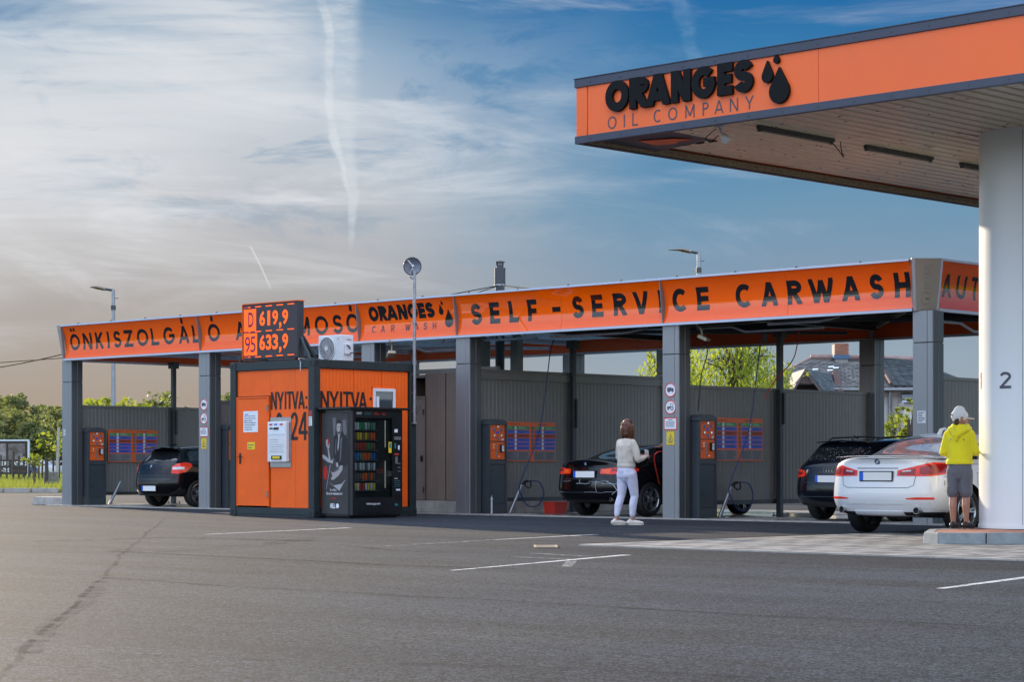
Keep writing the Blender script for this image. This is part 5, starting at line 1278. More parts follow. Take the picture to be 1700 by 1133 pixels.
for (a, b, c, d, mm) in ((1.00, 1.10, 1.58, 1.64, 'paper'), (1.00, 1.06, 1.28, 1.38, 'can_teal'), (1.09, 1.15, 1.26, 1.34, 'paper'), (1.0, 1.13, 1.16, 1.19, 'red'), (1.02, 1.10, 1.0, 1.13, 'grey_print'), (1.0, 1.1, .72, .73, 'paper'), (1.04, 1.16, .50, .53, 'paper'), (1.02, 1.12, .22, .26, 'can_teal')):
    a += .07; b = min(b+.05, 1.235)
    mb = MB(); rect(mb, fS, a, b, c, d) if c > .42 else rect(mb, fV, a, b, c, d); mb.build('panel_sticker', M[mm], VM, recalc=False)
mb = MB(); rows_of_print(mb, fS, 1.07, 1.22, .56, .70, 4, seed=4, th=.3); mb.build('panel_print', M['can_teal'], VM, recalc=False)
for z in (.86, .93, 1.0):
    for y in (1.16, 1.20): mb = MB(); mb.lathe([(.012, 0), (.012, .006)], 10, (x1+.011, y, z), 'x'); mb.build('button', M['steel'], VM)
mb = MB(); mb.box(x1+.0105, x1+.03, 1.06, 1.22, 1.44, 1.50); mb.build('coin_display', M['grey_print'], VM)
mb = MB(); mb.box(x1, x1+.008, .93, 1.0, 1.20, 1.40); mb.build('hanging_card', M['yellow'], VM); mb = MB(); mb.box(x1+.0085, x1+.010, .94, .99, 1.29, 1.38); mb.build('card_picture', M['can_teal'], VM)
mb = MB(); mb.box(x1, x1+.012, .20, .80, .10, .20); mb.build('delivery_flap', M['vend'], VM, bevel=.004)
mb = MB(); mb.box(x1, x1+.014, .0, .035, .06, VH-.02); mb.build('door_edge', M['steel_dark'], VM)
# poster on the side facing -Y: a man in a dark suit holding up a can, generic figure
px = lambda x, y, d=0: plane_fn((0, 0, 0), (1, 0, 0), (0, 0, 1), (0, -1, 0), .003)(x, y, d)
def poster(nm, col, polys, lift):
    M[nm] = mat(nm, col, .5, 0, .06, 5); mb = MB()
    for P in polys: mb.flat([px(x, y, lift) for x, y in P])
    mb.build('poster_shape', M[nm], PO, recalc=False)
mb = MB(); mb.flat([px(.03, .08), px(VD-.075, .08), px(VD-.075, VH-.06), px(.03, VH-.06)]); PO = mb.build('side_poster', mat('poster_ground', (.040, .037, .037), .4, 0, .15, 3), VM, recalc=False)
def blob(cx, cy, rx, ry, n=14, rot=0): 
    return [(cx+rx*math.cos(2*PI*i/n)*math.cos(rot)-ry*math.sin(2*PI*i/n)*math.sin(rot), cy+rx*math.cos(2*PI*i/n)*math.sin(rot)+ry*math.sin(2*PI*i/n)*math.cos(rot)) for i in range(n)]
poster('poster_pale', (.13, .13, .14), [[(.33, 1.84), (.40, 1.85), (.43, 1.80), (.40, 1.52), (.36, 1.50)], [(.60, 1.80), (.70, 1.80), (.72, 1.55), (.66, 1.50), (.62, 1.60)]], .001)
poster('poster_suit', (.012, .012, .015), [[(.37, 1.50), (.45, 1.56), (.60, 1.58), (.74, 1.46), (.74, .98), (.62, .92), (.45, 1.0), (.36, 1.15)]], .002)
poster('poster_skin', (.34, .32, .31), [blob(.515, 1.66, .072, .115), [(.47, 1.58), (.56, 1.58), (.53, 1.48), (.49, 1.46)], blob(.20, 1.36, .05, .09, 12, .3), [(.19, 1.29), (.24, 1.27), (.30, 1.06), (.24, 1.02)], [(.28, .87), (.34, .83), (.42, .87), (.56, .97), (.62, .96), (.60, .88), (.50, .78), (.36, .70), (.28, .71), (.33, .78)]], .003)
poster('poster_shade', (.11, .10, .10), [[(.53, 1.58), (.57, 1.60), (.587, 1.68), (.56, 1.74), (.545, 1.66)], [(.50, 1.555), (.53, 1.555), (.515, 1.50)], [(.22, 1.28), (.25, 1.26), (.30, 1.07), (.275, 1.06)], [(.36, .86), (.40, .84), (.52, .90), (.50, .93)], [(.55, 1.45), (.60, 1.50), (.57, 1.10), (.53, 1.02)], [(.42, 1.42), (.44, 1.46), (.43, 1.15), (.40, 1.20)]], .0038)
poster('poster_dark_hair', (.02, .018, .018), [[(.445, 1.70), (.45, 1.79), (.52, 1.81), (.585, 1.77), (.59, 1.68), (.57, 1.73), (.46, 1.74)], [(.47, 1.60), (.515, 1.57), (.56, 1.60), (.54, 1.55), (.50, 1.545)], blob(.487, 1.675, .014, .007), blob(.543, 1.675, .014, .007)], .004)
poster('poster_shirt', (.34, .34, .36), [[(.49, 1.47), (.525, 1.48), (.505, 1.30), (.48, 1.22), (.47, 1.30)], [(.42, 1.0), (.47, 1.03), (.50, .95), (.45, .93)], [(.02+.03, 1.17), (.12, 1.15), (.30, 1.05), (.36, 1.10), (.34, 1.0), (.20, 1.03), (.06, 1.10)], [(.18, .68), (.36, .60), (.58, .63), (.70, .72), (.52, .50), (.38, .58)]], .0035)
poster('poster_red', (.42, .02, .015), [blob(.14, .83, .065, .13), [(.195, 1.34), (.235, 1.35), (.24, 1.46), (.20, 1.46)], [(.30, .355), (.44, .355), (.44, .375), (.30, .375)]], .0045)
poster('poster_line', (.35, .35, .37), [[(.27, .98), (.285, .98), (.16, .52), (.15, .52)]], .005)
mb = MB(); fp_ = lambda x, y, d: px(x, y, .005); fit_font(mb, 'Ez a HELL.', .27, .45, .50, .535, fp_, .01); fit_font(mb, 'Ez az én választásom!', .17, .60, .43, .475, fp_, .01); fit_font(mb, 'HELL', .27, .41, .18, .27, fp_, .04); mb.flat([px(*p, .005) for p in blob(.47, .225, .045, .045)])
mb.build('poster_text', M['paper'], PO, recalc=False)
# ================================================================== filling station canopy
KX, KY = 25.04, -9.03; CZ0, CZ1 = 5.20, 6.05; CLX, CLY = 16.0, 12.2
CA = thing('station_canopy', 'filling station canopy with orange fascia and black ORANGES OIL COMPANY lettering', 'canopy', (KX, KY, 0))
def cfascia(axis, s0, s1, nm='fascia_panel'):
    mb = MB(); a, b = s0+.003, s1-.003
    if axis == 'x': mb.box(a, b, 0, .03, CZ0+.10, CZ1-.11)
    else: mb.box(0, .03, a, b, CZ0+.10, CZ1-.11)
    return mb.build(nm, M['orange_matte'], CA)
cfascia('x', 0.20, 3.9); cfascia('x', 3.9, 7.9); cfascia('x', 7.9, 11.9); cfascia('x', 11.9, CLX)
for a, b in ((0.035, 4.0), (4.0, 8.1), (8.1, CLY)): cfascia('y', a, b)
# slightly buckled end strip at the corner
mb = MB(); zz_ = [CZ0+.10+i*(CZ1-CZ0-.21)/8 for i in range(9)]
L = [(0.0, -.002, z) for z in zz_]; R = [(.185+.012*math.sin(i*PI/8), -.004-.010*math.sin(i*PI/8), z) for i, z in enumerate(zz_)]
Lb = [(x, .028, z) for x, y, z in L]; Rb = [(x, .028, z) for x, y, z in R]
mb.add(L+R+Lb+Rb, [(i, 9+i, 10+i, i+1) for i in range(8)]+[(9+i, 27+i, 28+i, 10+i) for i in range(8)]+[(18+i, 19+i, 28+i, 27+i) for i in range(8)]+[(i, i+1, 19+i, 18+i) for i in range(8)]+[(0, 18, 27, 9), (8, 17, 35, 26)])
mb.build('corner_strip', M['orange_matte'], CA)
for nm, z0, z1, pr in (('lower_trim', CZ0, CZ0+.10, .018), ('upper_trim', CZ1-.11, CZ1, .022)):
    mb = MB(); mb.box(-pr, CLX, -pr, .05, z0, z1); mb.build(nm, M['navy_trim'], CA, bevel=.006)
    mb = MB(); mb.box(-pr, .05, .0505, CLY, z0, z1); mb.build(nm, M['navy_trim'], CA, bevel=.006)
mb = MB(); mb.box(-.03, CLX, -.03, .10, CZ1+.001, CZ1+.012); mb.box(-.03, .10, .101, CLY, CZ1+.001, CZ1+.012); mb.build('cap_flashing', M['red_edge'] if 'red_edge' in M else M['navy_trim'], CA)
# screws
sm = MB(); sm.lathe([(.010, -.005), (.010, 0)], 8, (0, 0, 0), 'y'); sme = sm.mesh('screw'); sme.materials.append(M['steel_dark'])
for i in range(15):
    for z in (CZ0+.05, CZ1-.06): link('screw', sme, CA, (.26+i*.52, -.0235 if z > 5.5 else -.0195, z))
# soffit sheets running away from the fascia, ribbed
def soffit_mesh(wd, L, ribs=4):
    mb = MB(); p = wd/ribs; pts = []
    for i in range(ribs): a = i*p; pts += [(a, 0), (a+p*.66, 0), (a+p*.72, .040), (a+p*.94, .040)]
    pts.append((wd-.004, 0)); k = len(pts)
    v = [(x, 0, z) for x, z in pts]+[(x, L, z) for x, z in pts]+[(x, 0, z+.012) for x, z in pts]+[(x, L, z+.012) for x, z in pts]
    mb.add(v, [(i, k+i, k+i+1, i+1) for i in range(k-1)]+[(2*k+i, 2*k+i+1, 3*k+i+1, 3*k+i) for i in range(k-1)]+[(0, 2*k, 3*k, k), (k-1, 2*k-1, 4*k-1, 3*k-1)])
    me = mb.mesh('soffit_sheet'); me.materials.append(M['soffit']); return me
SM = soffit_mesh(.90, 3.96); SMs = soffit_mesh(.90, 2.6)
nx = int((CLX-.35)/.902)
for i in range(nx):
    for j in range(3):
        if i == 0 and j == 0: link('soffit_sheet', SMs, CA, (.30, 1.55, CZ0+.085)); continue
        link('soffit_sheet', SM, CA, (.30+i*.902, .14+j*3.968, CZ0+.085))
# loose corner plate with a strip of orange showing
mb = MB(); mb.prism([(.10, .12, CZ0+.06), (1.25, .12, CZ0+.08), (1.20, 1.35, CZ0+.08), (.10, 1.50, CZ0+.05)], (0, 0, .01)); mb.build('corner_plate', M['navy_trim'], CA)
mb = MB(); mb.prism([(.55, .62, CZ0+.050), (.98, .80, CZ0+.055), (1.08, 1.08, CZ0+.06), (.90, 1.02, CZ0+.055), (.74, 1.14, CZ0+.05), (.48, 1.02, CZ0+.045)], (0, 0, .008)); mb.build('orange_offcut', M['orange_matte'], CA)
mb = MB(); mb.box(.05, .115, .12, CLY, CZ0+.02, CZ0+.10); mb.box(.12, CLX, .05, .11, CZ0+.02, CZ0+.10); mb.build('inner_angle', M['rust'], CA)
mb = MB(); mb.box(.06, CLX, .06, CLY, CZ1-.16, CZ1-.12); mb.build('canopy_roof', M['steel'], CA)
mb = MB(); mb.box(.12, CLX, CLY-.05, CLY, CZ0, CZ1); mb.build('rear_fascia', M['orange_matte'], CA)
# small rivets on the soffit
rr = random.Random(11); mb = MB()
for i in range(90):
    x = .4+rr.random()*7; y = .4+rr.random()*9; z = CZ0+.083; mb.box(x-.012, x+.012, y-.012, y+.012, z-.006, z)
o = mb.build('rivets', M['steel_dark'], CA); o['kind'] = 'stuff'
# batten lamps
def batten(y, label):
    T_ = thing('batten_lamp', label, 'lamp', (KX+2.38, KY+y, CZ0+.05), 0, 'dark batten lamps under the canopy')
    mb = MB(); mb.box(-.03, .03, 0, 1.62, -.012, .035); mb.build('tray', M['steel_dark'], T_, bevel=.006)
    mb = MB(); mb.cyl((0, .06, -.028), (0, 1.56, -.028), .013, 10); mb.build('tube', M['grey_print'], T_, smooth=True)
    for q in (.03, 1.57): mb = MB(); mb.box(-.02, .02, q-.02, q+.02, -.045, -.0125); mb.build('end_cap', M['steel_dark'], T_)
    return T_
batten(.80, 'dark batten lamp nearest the lettering under the canopy'); batten(3.15, 'second dark batten lamp under the canopy'); batten(5.5, 'batten lamp meeting the white round column under the canopy')
hose([(KX+2.38, KY+2.42, 5.22), (KX+2.44, KY+2.5, 5.10), (KX+2.40, KY+2.62, 5.06), (KX+2.34, KY+2.66, 5.16), (KX+2.38, KY+2.58, 5.26)], .007, 'rubber', 'loose black cable loop at the end of the first batten lamp')
# bare lamp near the front edge
T_ = thing('bulb_lamp', 'small white spot lamp hanging from the canopy edge below the lettering', 'lamp', (27.06, -8.55, 5.25))
mb = MB(); mb.lathe([(.07, 0), (.07, .03), (.03, .04)], 14); mb.build('base', M['white_plas'], T_)
mb = MB(); mb.tube([(0, 0, 0), (.02, .0, -.06), (.05, 0, -.09)], [.018, .018, .024], 10); mb.build('neck', M['white_plas'], T_, smooth=True)
mb = MB(); mb.tube([(.05, 0, -.09), (.07, 0, -.12), (.10, 0, -.17), (.11, 0, -.185)], [.028, .05, .062, .04], 14); mb.build('reflector', M['white_plas'], T_, smooth=True)
hose([(27.0, -8.5, 5.28), (26.82, -8.5, 5.18), (26.80, -8.52, 5.14), (26.92, -8.55, 5.10), (27.04, -8.55, 5.16)], .006, 'rubber', 'thin black cable hanging by the small white spot lamp')
# ---- raised lettering
FZ = CZ0
fO = lambda x, y, d: Vector((x, -.003-d, y))
for ch, a, b in (('O', .545, .935), ('R', .955, 1.275), ('A', 1.235, 1.625), ('N', 1.65, 1.965), ('G', 1.985, 2.36), ('E', 2.395, 2.63), ('S', 2.655, 2.945)):
    mb = MB(); letter(mb, ch, b-a, .40, .112, lambda x, y, d, a=a: fO(a+x, CZ0+.345+y, d), .045); mb.build('letter', M['black_foam'], CA, recalc=False)
for ch, a, b in (('O', .55, .70), ('I', .82, .85), ('L', .97, 1.07), ('C', 1.33, 1.45), ('O', 1.57, 1.72), ('M', 1.85, 2.0), ('P', 2.13, 2.225), ('A', 2.32, 2.46), ('N', 2.56, 2.69), ('Y', 2.80, 2.93)):
    mb = MB(); letter(mb, ch, b-a, .165, .020, lambda x, y, d, a=a: fO(a+x, CZ0+.135+y, d)); mb.build('letter', M['slate'], CA, recalc=False)
for cx, z, wd, h in ((3.30, 5.835, .085, .115), (3.165, 5.615, .165, .275), (3.345, 5.345, .30, .445)):
    mb = MB(); mb.prism([fO(x, y, 0.0) for x, y in drop_poly(cx, z, wd, h)], (0, -.045, 0)); mb.build('oil_drop', M['black_foam'], CA, bevel=.004)
# ---- round column standing on the island
CCX, CCY, CR = 29.52, -5.13, 0.685
CC = thing('canopy_column', 'thick round white column with a dark number 2 standing on the pump island', 'column', (CCX, CCY, .15))
mb = MB(); mb.lathe([(CR, 0), (CR, 5.15)], 72); mb.build('shaft', M['white_col'], CC, smooth=True)
mb = MB(); mb.lathe([(CR+.012, 0), (CR+.012, .05)], 72); mb.build('base_ring', M['white_col'], CC, smooth=True)
for j, a0 in enumerate((-160, -40, 80)):
    mb = MB(); q = math.radians(a0); mb.box(-.004, .004, CR-.004, CR+.0025, .05, 5.1); s = mb.build('sheet_seam', M['steel'], CC); s.rotation_euler = (0, 0, q)
def on_col(ang0, z0):
    return lambda x, y, d: Vector(((CR+.004)*math.cos(ang0+x/CR), (CR+.004)*math.sin(ang0+x/CR), z0+y))
# the number 2 faces -Y-X side toward the yard
vdir_ = math.atan2(CAM.y-CCY, CAM.x-CCX)
a2 = vdir_-math.asin(.50)
mb = MB(); letter(mb, '2', .165, .215, .036, lambda x, y, d: on_col(a2-.08/CR, 1.80)(x, y, d)); mb.build('number', M['ink'], CC, recalc=False)
a1 = vdir_-math.asin(.955)
mb = MB(); letter(mb, '1', .11, .215, .036, lambda x, y, d: on_col(a1-.05/CR, 1.81)(x, y, d)); mb.build('number', M['brass'] if 'brass' in M else M['ink'], CC, recalc=False)
# ---- pump island
def isl(px_, py_, z=0.0):
    Y = 3606.0*(.96-z)/(py_-774.0); q = cf((px_-850)/3606.0*Y, Y); return Vector((q.x, q.y, 0))
p0 = Vector((28.78, -6.45, 0)); p1 = isl(1532, 904.0); p2 = isl(1557, 905.5); p3 = p2+RGT*1.75; p4 = Vector((p3.x+.15, p3.y+.35, 0)); p5 = Vector((p4.x, -2.2, 0)); p6 = Vector((28.78, -2.2, 0))
ISL = [p6, p0, p1, p2, p3, p4, p5]
IS = tag(bpy.data.objects.new('pump_island', None), 'raised pump island with concrete kerb and reddish paving under the white column', 'pump island'); COL.objects.link(IS); 
def inset(P, d):
    n = len(P); out = []
    for i in range(n):
        a, b, c = P[(i-1) % n], P[i], P[(i+1) % n]; d1 = (b-a).normalized(); d2 = (c-b).normalized()
        n1 = Vector((-d1.y, d1.x, 0)); n2 = Vector((-d2.y, d2.x, 0)); m_ = (n1+n2); m_ = m_/m_.length; out.append(b+m_*d/max(.3, m_.dot(n1)))
    return out
area = sum(ISL[i].x*ISL[(i+1) % 7].y-ISL[(i+1) % 7].x*ISL[i].y for i in range(7))
if area < 0: ISL.reverse()
inn = inset(ISL, .13); top = inset(ISL, .015)
kb_m = M['kerb'] = mat('kerb_concrete', (.24, .26, .26), .8, 0, .18, 5, .25, 30, dirt=((110, 100, 85), .4))
for i in range(7):
    a, b = ISL[i], ISL[(i+1) % 7]; n_ = max(1, round((b-a).length/.62))
    for k in range(n_):
        f0 = k/n_+.004*(k > 0); f1_ = (k+1)/n_-.004*(k < n_-1)
        A, B = a.lerp(b, f0), a.lerp(b, f1_); At, Bt = top[i].lerp(top[(i+1) % 7], f0), top[i].lerp(top[(i+1) % 7], f1_); C, D_ = inn[i].lerp(inn[(i+1) % 7], f0), inn[i].lerp(inn[(i+1) % 7], f1_)
        h = .148+random.uniform(-.002, .003)
        up_ = Vector((0, 0, h)); mb = MB(); mb.add([A, B, D_, C, At+up_, Bt+up_, D_+up_, C+up_], [(0, 3, 2, 1), (4, 5, 6, 7), (0, 1, 5, 4), (1, 2, 6, 5), (2, 3, 7, 6), (3, 0, 4, 7)])
        mb.build('kerb_stone', kb_m, IS, bevel=.012)
mb = MB(); mb.prism([p+Vector((0, 0, .02)) for p in inn], (0, 0, .122)); mb.build('paved_top', M['tile_red'], IS)
# ================================================================== cars (local: x across, y forward with 0 at the rear, z up)
def interp(tab, x):
    """smooth keyed table"""
    if x <= tab[0][0]: return tab[0][1]
    for (a, p), (b, q) in zip(tab, tab[1:]):
        if x <= b: return p+(q-p)*(x-a)/(b-a)
    return tab[-1][1]
def glass_mat(name, colr, drops=0.0):
    m = bpy.data.materials.new(name); m.use_nodes = True; t = NT(m.node_tree); b = t.n['Principled BSDF']
    tcn = t.new('ShaderNodeTexCoord'); P = tcn.outputs['Object']
    b.inputs['Base Color'].default_value = colr; b.inputs['Roughness'].default_value = 0.03; b.inputs['Specular IOR Level'].default_value = 0.85
    b.inputs['Coat Weight'].default_value = 0.5
    if drops:
        v = t.new('ShaderNodeTexVoronoi', feature='F1'); t.put(v.inputs['Vector'], P); v.inputs['Scale'].default_value = 26.0
        sp = t.new('ShaderNodeSeparateColor'); t.put(sp.inputs[0], v.outputs['Color'])
        d = t.m('MULTIPLY', t.smooth(v.outputs['Distance'], 0.33, 0.12), t.m('GREATER_THAN', sp.outputs[0], 0.35))
        d = t.m('MULTIPLY', d, t.smooth(t.noise(P, 3.0, 3.0), 0.35, 0.55))
        bn = t.new('ShaderNodeBump'); bn.inputs['Strength'].default_value = 0.9; bn.inputs['Distance'].default_value = 0.012
        t.put(bn.inputs['Height'], d); t.l.new(bn.outputs[0], b.inputs['Normal'])
        t.put(b.inputs['Base Color'], t.mix(t.m('MULTIPLY', d, drops), colr, (.22, .24, .26, 1)))
    return m
M['cglass'] = glass_mat('tinted_car_glass', (.012, .013, .015, 1)); M['cglass_wet'] = glass_mat('wet_tinted_glass', (.012, .013, .015, 1), 1.0)
M['cglass_pale'] = glass_mat('sky_painted_rear_glass', (.16, .17, .20, 1), 0.5)  # pale base colour stands in for sky reflected in the glass
M['paint_white'] = mat('pearl_white_paint', (.74, .75, .76), .22, 0, .01, 1.5, coat=1.0)
M['paint_black'] = mat('black_car_paint', (.004, .004, .005), .10, 0, .0, coat=.35, spec=.25)
M['paint_dkblue'] = mat('blue_black_car_paint', (.004, .006, .010), .12, .0, .0, coat=.35, spec=.3)
M['under'] = mat('black_underbody', (.008, .008, .009), .7, 0, .1, 8)
M['plastic'] = mat('black_trim_plastic', (.014, .014, .016), .45, 0, .1, 10)
M['lamp_red'] = mat('red_lamp_glass', (.80, .028, .006), .16, 0, .15, 22, coat=.35, spec=.4)
M['lamp_dark'] = mat('deep_red_lamp_glass', (.26, .006, .006), .14, 0, .15, 22, coat=.35, spec=.4)
M['lamp_orange'] = mat('orange_lamp_glass', (.85, .10, .01), .14, 0, .1, 22, coat=.35, spec=.4)
M['lamp_clear'] = mat('clear_lamp_glass', (.62, .64, .66), .1, 0, .2, 30, coat=1.0)
M['alloy'] = mat('silver_alloy', (.45, .46, .48), .25, .9, .05, 8); M['alloy_dk'] = mat('dark_alloy', (.10, .10, .11), .3, .8, .05, 8)
M['plate_white'] = mat('blank_number_plate', (.78, .78, .76), .4, 0, .02, 4)
M['foam'] = mat('soap_foam', (.40, .43, .46), .5, 0, .1, 30)
M['bmw_blue'] = mat('badge_blue', (.02, .14, .45), .3, 0, 0)
def car_shell(S):
    st = S['stations']; W0 = S['W']; n_k = 12
    def half(y):
        W = W0*interp(S['w'], y); zb = interp(S['zb'], y); zs = interp(S['zs'], y); zt = interp(S['zt'], y); c = interp(S['cab'], y)
        gw0 = W*interp(S['g0'], y); gw1 = W0*interp(S['g1'], y)
        P = [(0, zb), (.75*W, zb), (.93*W, zb+.04), (.985*W, zb+.17), (W, .50), (.997*W, .66), (.975*W, zs-.10), (.935*W, zs-.012)]
        D = [(.84*W, zs+.45*(zt-zs)), (.68*W, zt-.014), (.5*W, zt-.004), (0, zt)]
        G = [(gw0, zs+.025), (gw1+.015, zt-.065), (gw1*.84, zt-.014), (0, zt)]
        return P+[(D[i][0]*(1-c)+G[i][0]*c, D[i][1]*(1-c)+G[i][1]*c) for i in range(4)]
    rings = []   # each: list of 12 (x,y,z)
    svals = [0.0, .42, .72, .88, .96, .993]
    def g(s, n): return 1-(1-s**n)**(1/n)
    y0 = st[0]; hr = half(y0); ex = S.get('rx', 3.0)
    for s in svals: rings.append([(x*s, S['rdy'][k]+(y0-S['rdy'][k])*g(s, ex), z) for k, (x, z) in enumerate(hr)])
    for y in st: rings.append([(x, y, z) for x, z in half(y)])
    yN = st[-1]; hf = half(yN); Lc = S['L']
    for s in reversed(svals): rings.append([(x*s, Lc-S['fdy'][k]-(Lc-S['fdy'][k]-yN)*g(s, 2.4), z) for k, (x, z) in enumerate(hf)])
    bm = bmesh.new(); V = []; nR = len(rings)
    for i, r in enumerate(rings):
        L = []; Rr = []
        for k, (x, y, z) in enumerate(r):
            a = bm.verts.new((x, y, z)); L.append(a)
            Rr.append(a if (k in (0, 11) or i in (0, nR-1)) else bm.verts.new((-x, y, z)))
        V.append((L, Rr))
    nb = len(svals)
    for i in range(nR-1):
        for side in (0, 1):
            for k in range(11):
                a, b = V[i][side][k], V[i][side][k+1]; c, d = V[i+1][side][k+1], V[i+1][side][k]
                vs = []
                for q in (a, b, c, d):
                    if q not in vs: vs.append(q)
                if len(vs) < 3: continue
                try: f = bm.faces.new(vs)
                except ValueError: continue
                mi = 0
                if k <= 1: mi = 2
                ya = i-nb  # station index
                if 0 <= ya < len(st)-1:
                    if k == 8 and S['side'][0] <= ya < S['side'][1]: mi = 1
                    if k >= 9 and S.get('rg') and S['rg'][0] <= ya < S['rg'][1]: mi = 3
                    if k >= 9 and S['ws'][0] <= ya < S['ws'][1]: mi = 4
                elif ya < 0 and S.get('hatchglass') and k == 8 and i < 4: mi = 3
                f.material_index = mi
    bmesh.ops.recalc_face_normals(bm, faces=bm.faces)
    me = bpy.data.meshes.new('shell'); bm.to_mesh(me); bm.free()
    return me
def eval_mesh(ob):
    dg = bpy.context.evaluated_depsgraph_get(); dg.update()
    return bpy.data.meshes.new_from_object(ob.evaluated_get(dg))
def split(me, idx, name, m, parent, cond=None, ang=40):
    bm = bmesh.new(); bm.from_mesh(me)
    kill = [f for f in bm.faces if f.material_index not in idx or (cond and not cond(f.calc_center_median()))]
    bmesh.ops.delete(bm, geom=kill, context='FACES')
    if not bm.faces: bm.free(); return None
    for f in bm.faces: f.material_index = 0 if f.material_index == idx[0] else idx.index(f.material_index)
    o2 = bpy.data.meshes.new(name); bm.to_mesh(o2); bm.free()
    for x in (m if isinstance(m, list) else [m]): o2.materials.append(x)
    shade(o2, ang); return link(name, o2, parent)
class Car:
    def __init__(s, S, name, label, loc, rz=0.0):
        s.S = S; s.root = thing(name, label, 'car', loc, rz); R = s.root
        me = car_shell(S); ob = bpy.data.objects.new('shell', me); COL.objects.link(ob)
        for i in range(5): me.materials.append(M['under'])
        md = ob.modifiers.new('s', 'SUBSURF'); md.levels = 2; md.render_levels = 2
        cut = MB()
        for y in S['axles']:
            for sg in (-1, 1):
                cut.cyl((sg*(S['W']-.30), y, S['wr']+.01), (sg*(S['W']+.2), y, S['wr']+.01), S['wr']+.045, 40)
        cm = cut.mesh('cutter')
        for i in range(5): cm.materials.append(M['under'])
        cm.polygons.foreach_set('material_index', [2]*len(cm.polygons))
        b2 = bmesh.new(); b2.from_mesh(cm); bmesh.ops.recalc_face_normals(b2, faces=b2.faces); b2.to_mesh(cm); b2.free()
        co = bpy.data.objects.new('cutter', cm); COL.objects.link(co)
        full = eval_mesh(ob)
        bmf = bmesh.new(); bmf.from_mesh(full); s.bvh = BVHTree.FromBMesh(bmf); bmf.free()
        bo = ob.modifiers.new('b', 'BOOLEAN'); bo.operation = 'DIFFERENCE'; bo.solver = 'EXACT'; bo.object = co
        res = eval_mesh(ob)
        bpy.data.objects.remove(ob); bpy.data.objects.remove(co)
        P = S['paint']
        split(res, [0], 'body', P, R); split(res, [2], 'underbody', M['under'], R)
        split(res, [1], 'side_window', S.get('sglass', M['cglass']), R, lambda c: c.x > 0); split(res, [1], 'side_window', S.get('sglass', M['cglass']), R, lambda c: c.x < 0)
        split(res, [3], 'rear_window', S.get('rglass', M['cglass']), R); split(res, [4], 'windscreen', M['cglass'], R)
        s.wheels()
    def hit(s, o, d, off):
        h = s.bvh.ray_cast(Vector(o), Vector(d))
        if h[0] is None: return None
        n = h[1]; n = n if n.dot(Vector(d)) < 0 else -n
        return h[0]+n*off, n
    def rear(s, x, z, off): return s.hit((x, -3, z), (0, 1, 0), off)
    def side(s, sg): return lambda y, z, off: s.hit((sg*3, y, z), (-sg, 0, 0), off)
    def wrap(s, sg, px_=.45, py_=.8):
        def f(th, z, off):
            a = math.radians(th); d = Vector((sg*math.sin(a), -math.cos(a), 0)); o = Vector((sg*px_, py_, z))
            return s.hit(o+d*4, -d, off)
        return f
    def top(s, x, y, off): return s.hit((x, y, 4), (0, 0, -1), off)
    def patch(s, fn, cols, m, name, off=.006, n=14, rows=5, th=.012, parent=None):
        """cols: (a, lo, hi) control points"""
        A = [c[0] for c in cols]; lo = [(c[0], c[1]) for c in cols]; hi_ = [(c[0], c[2]) for c in cols]
        n = max(n, len(cols)); G = []
        for i in range(n+1):
            a = A[0]+(A[-1]-A[0])*i/n; l, h = interp(lo, a), interp(hi_, a)
            row = []
            for j in range(rows+1):
                r = fn(a, l+(h-l)*j/rows, off)
                if r is None: row = None; break
                row.append(r)
            if row: G.append(row)
        if len(G) < 2: return None
        k = len(G); r1 = rows+1; mb = MB()
        v = [p for row in G for p, q in row]+[p-q*(off+th) for row in G for p, q in row]; N = k*r1
        f = [(i*r1+j, (i+1)*r1+j, (i+1)*r1+j+1, i*r1+j+1) for i in range(k-1) for j in range(rows)]
        def wall(a, b): f.append((a, b, N+b, N+a))
        for i in range(k-1): wall(i*r1, (i+1)*r1); wall((i+1)*r1+rows, i*r1+rows)
        for j in range(rows): wall(j+1, j); wall((k-1)*r1+j, (k-1)*r1+j+1)
        mb.add(v, f); return mb.build(name, m, parent or s.root, smooth=True, ang=50)
    def line(s, fn, pts, wd, m, name='panel_gap', off=.0015, n=24, th=.004, parent=None):
        P = [Vector(p) for p in pts]; S_ = []
        tot = sum((P[i+1]-P[i]).length for i in range(len(P)-1))
        for i in range(len(P)-1):
            k = max(1, int(n*(P[i+1]-P[i]).length/tot))
            for j in range(k): S_.append(P[i].lerp(P[i+1], j/k))
        S_.append(P[-1]); a = []; b = []
        for i, c in enumerate(S_):
            d = (S_[min(i+1, len(S_)-1)]-S_[max(i-1, 0)]).normalized(); q = Vector((-d.y, d.x))*wd/2
            h1, h2 = fn(c.x+q.x, c.y+q.y, off), fn(c.x-q.x, c.y-q.y, off)
            if h1 and h2: a.append(h1); b.append(h2)
        if len(a) < 2: return
        k = len(a); mb = MB(); v = [p for p, q in a]+[p for p, q in b]+[p-q*th for p, q in a]+[p-q*th for p, q in b]
        f = []
        for i in range(k-1): f += [(i, k+i, k+i+1, i+1), (i, i+1, 2*k+i+1, 2*k+i), (k+i+1, k+i, 3*k+i, 3*k+i+1)]
        mb.add(v, f); return mb.build(name, m, parent or s.root, recalc=True)
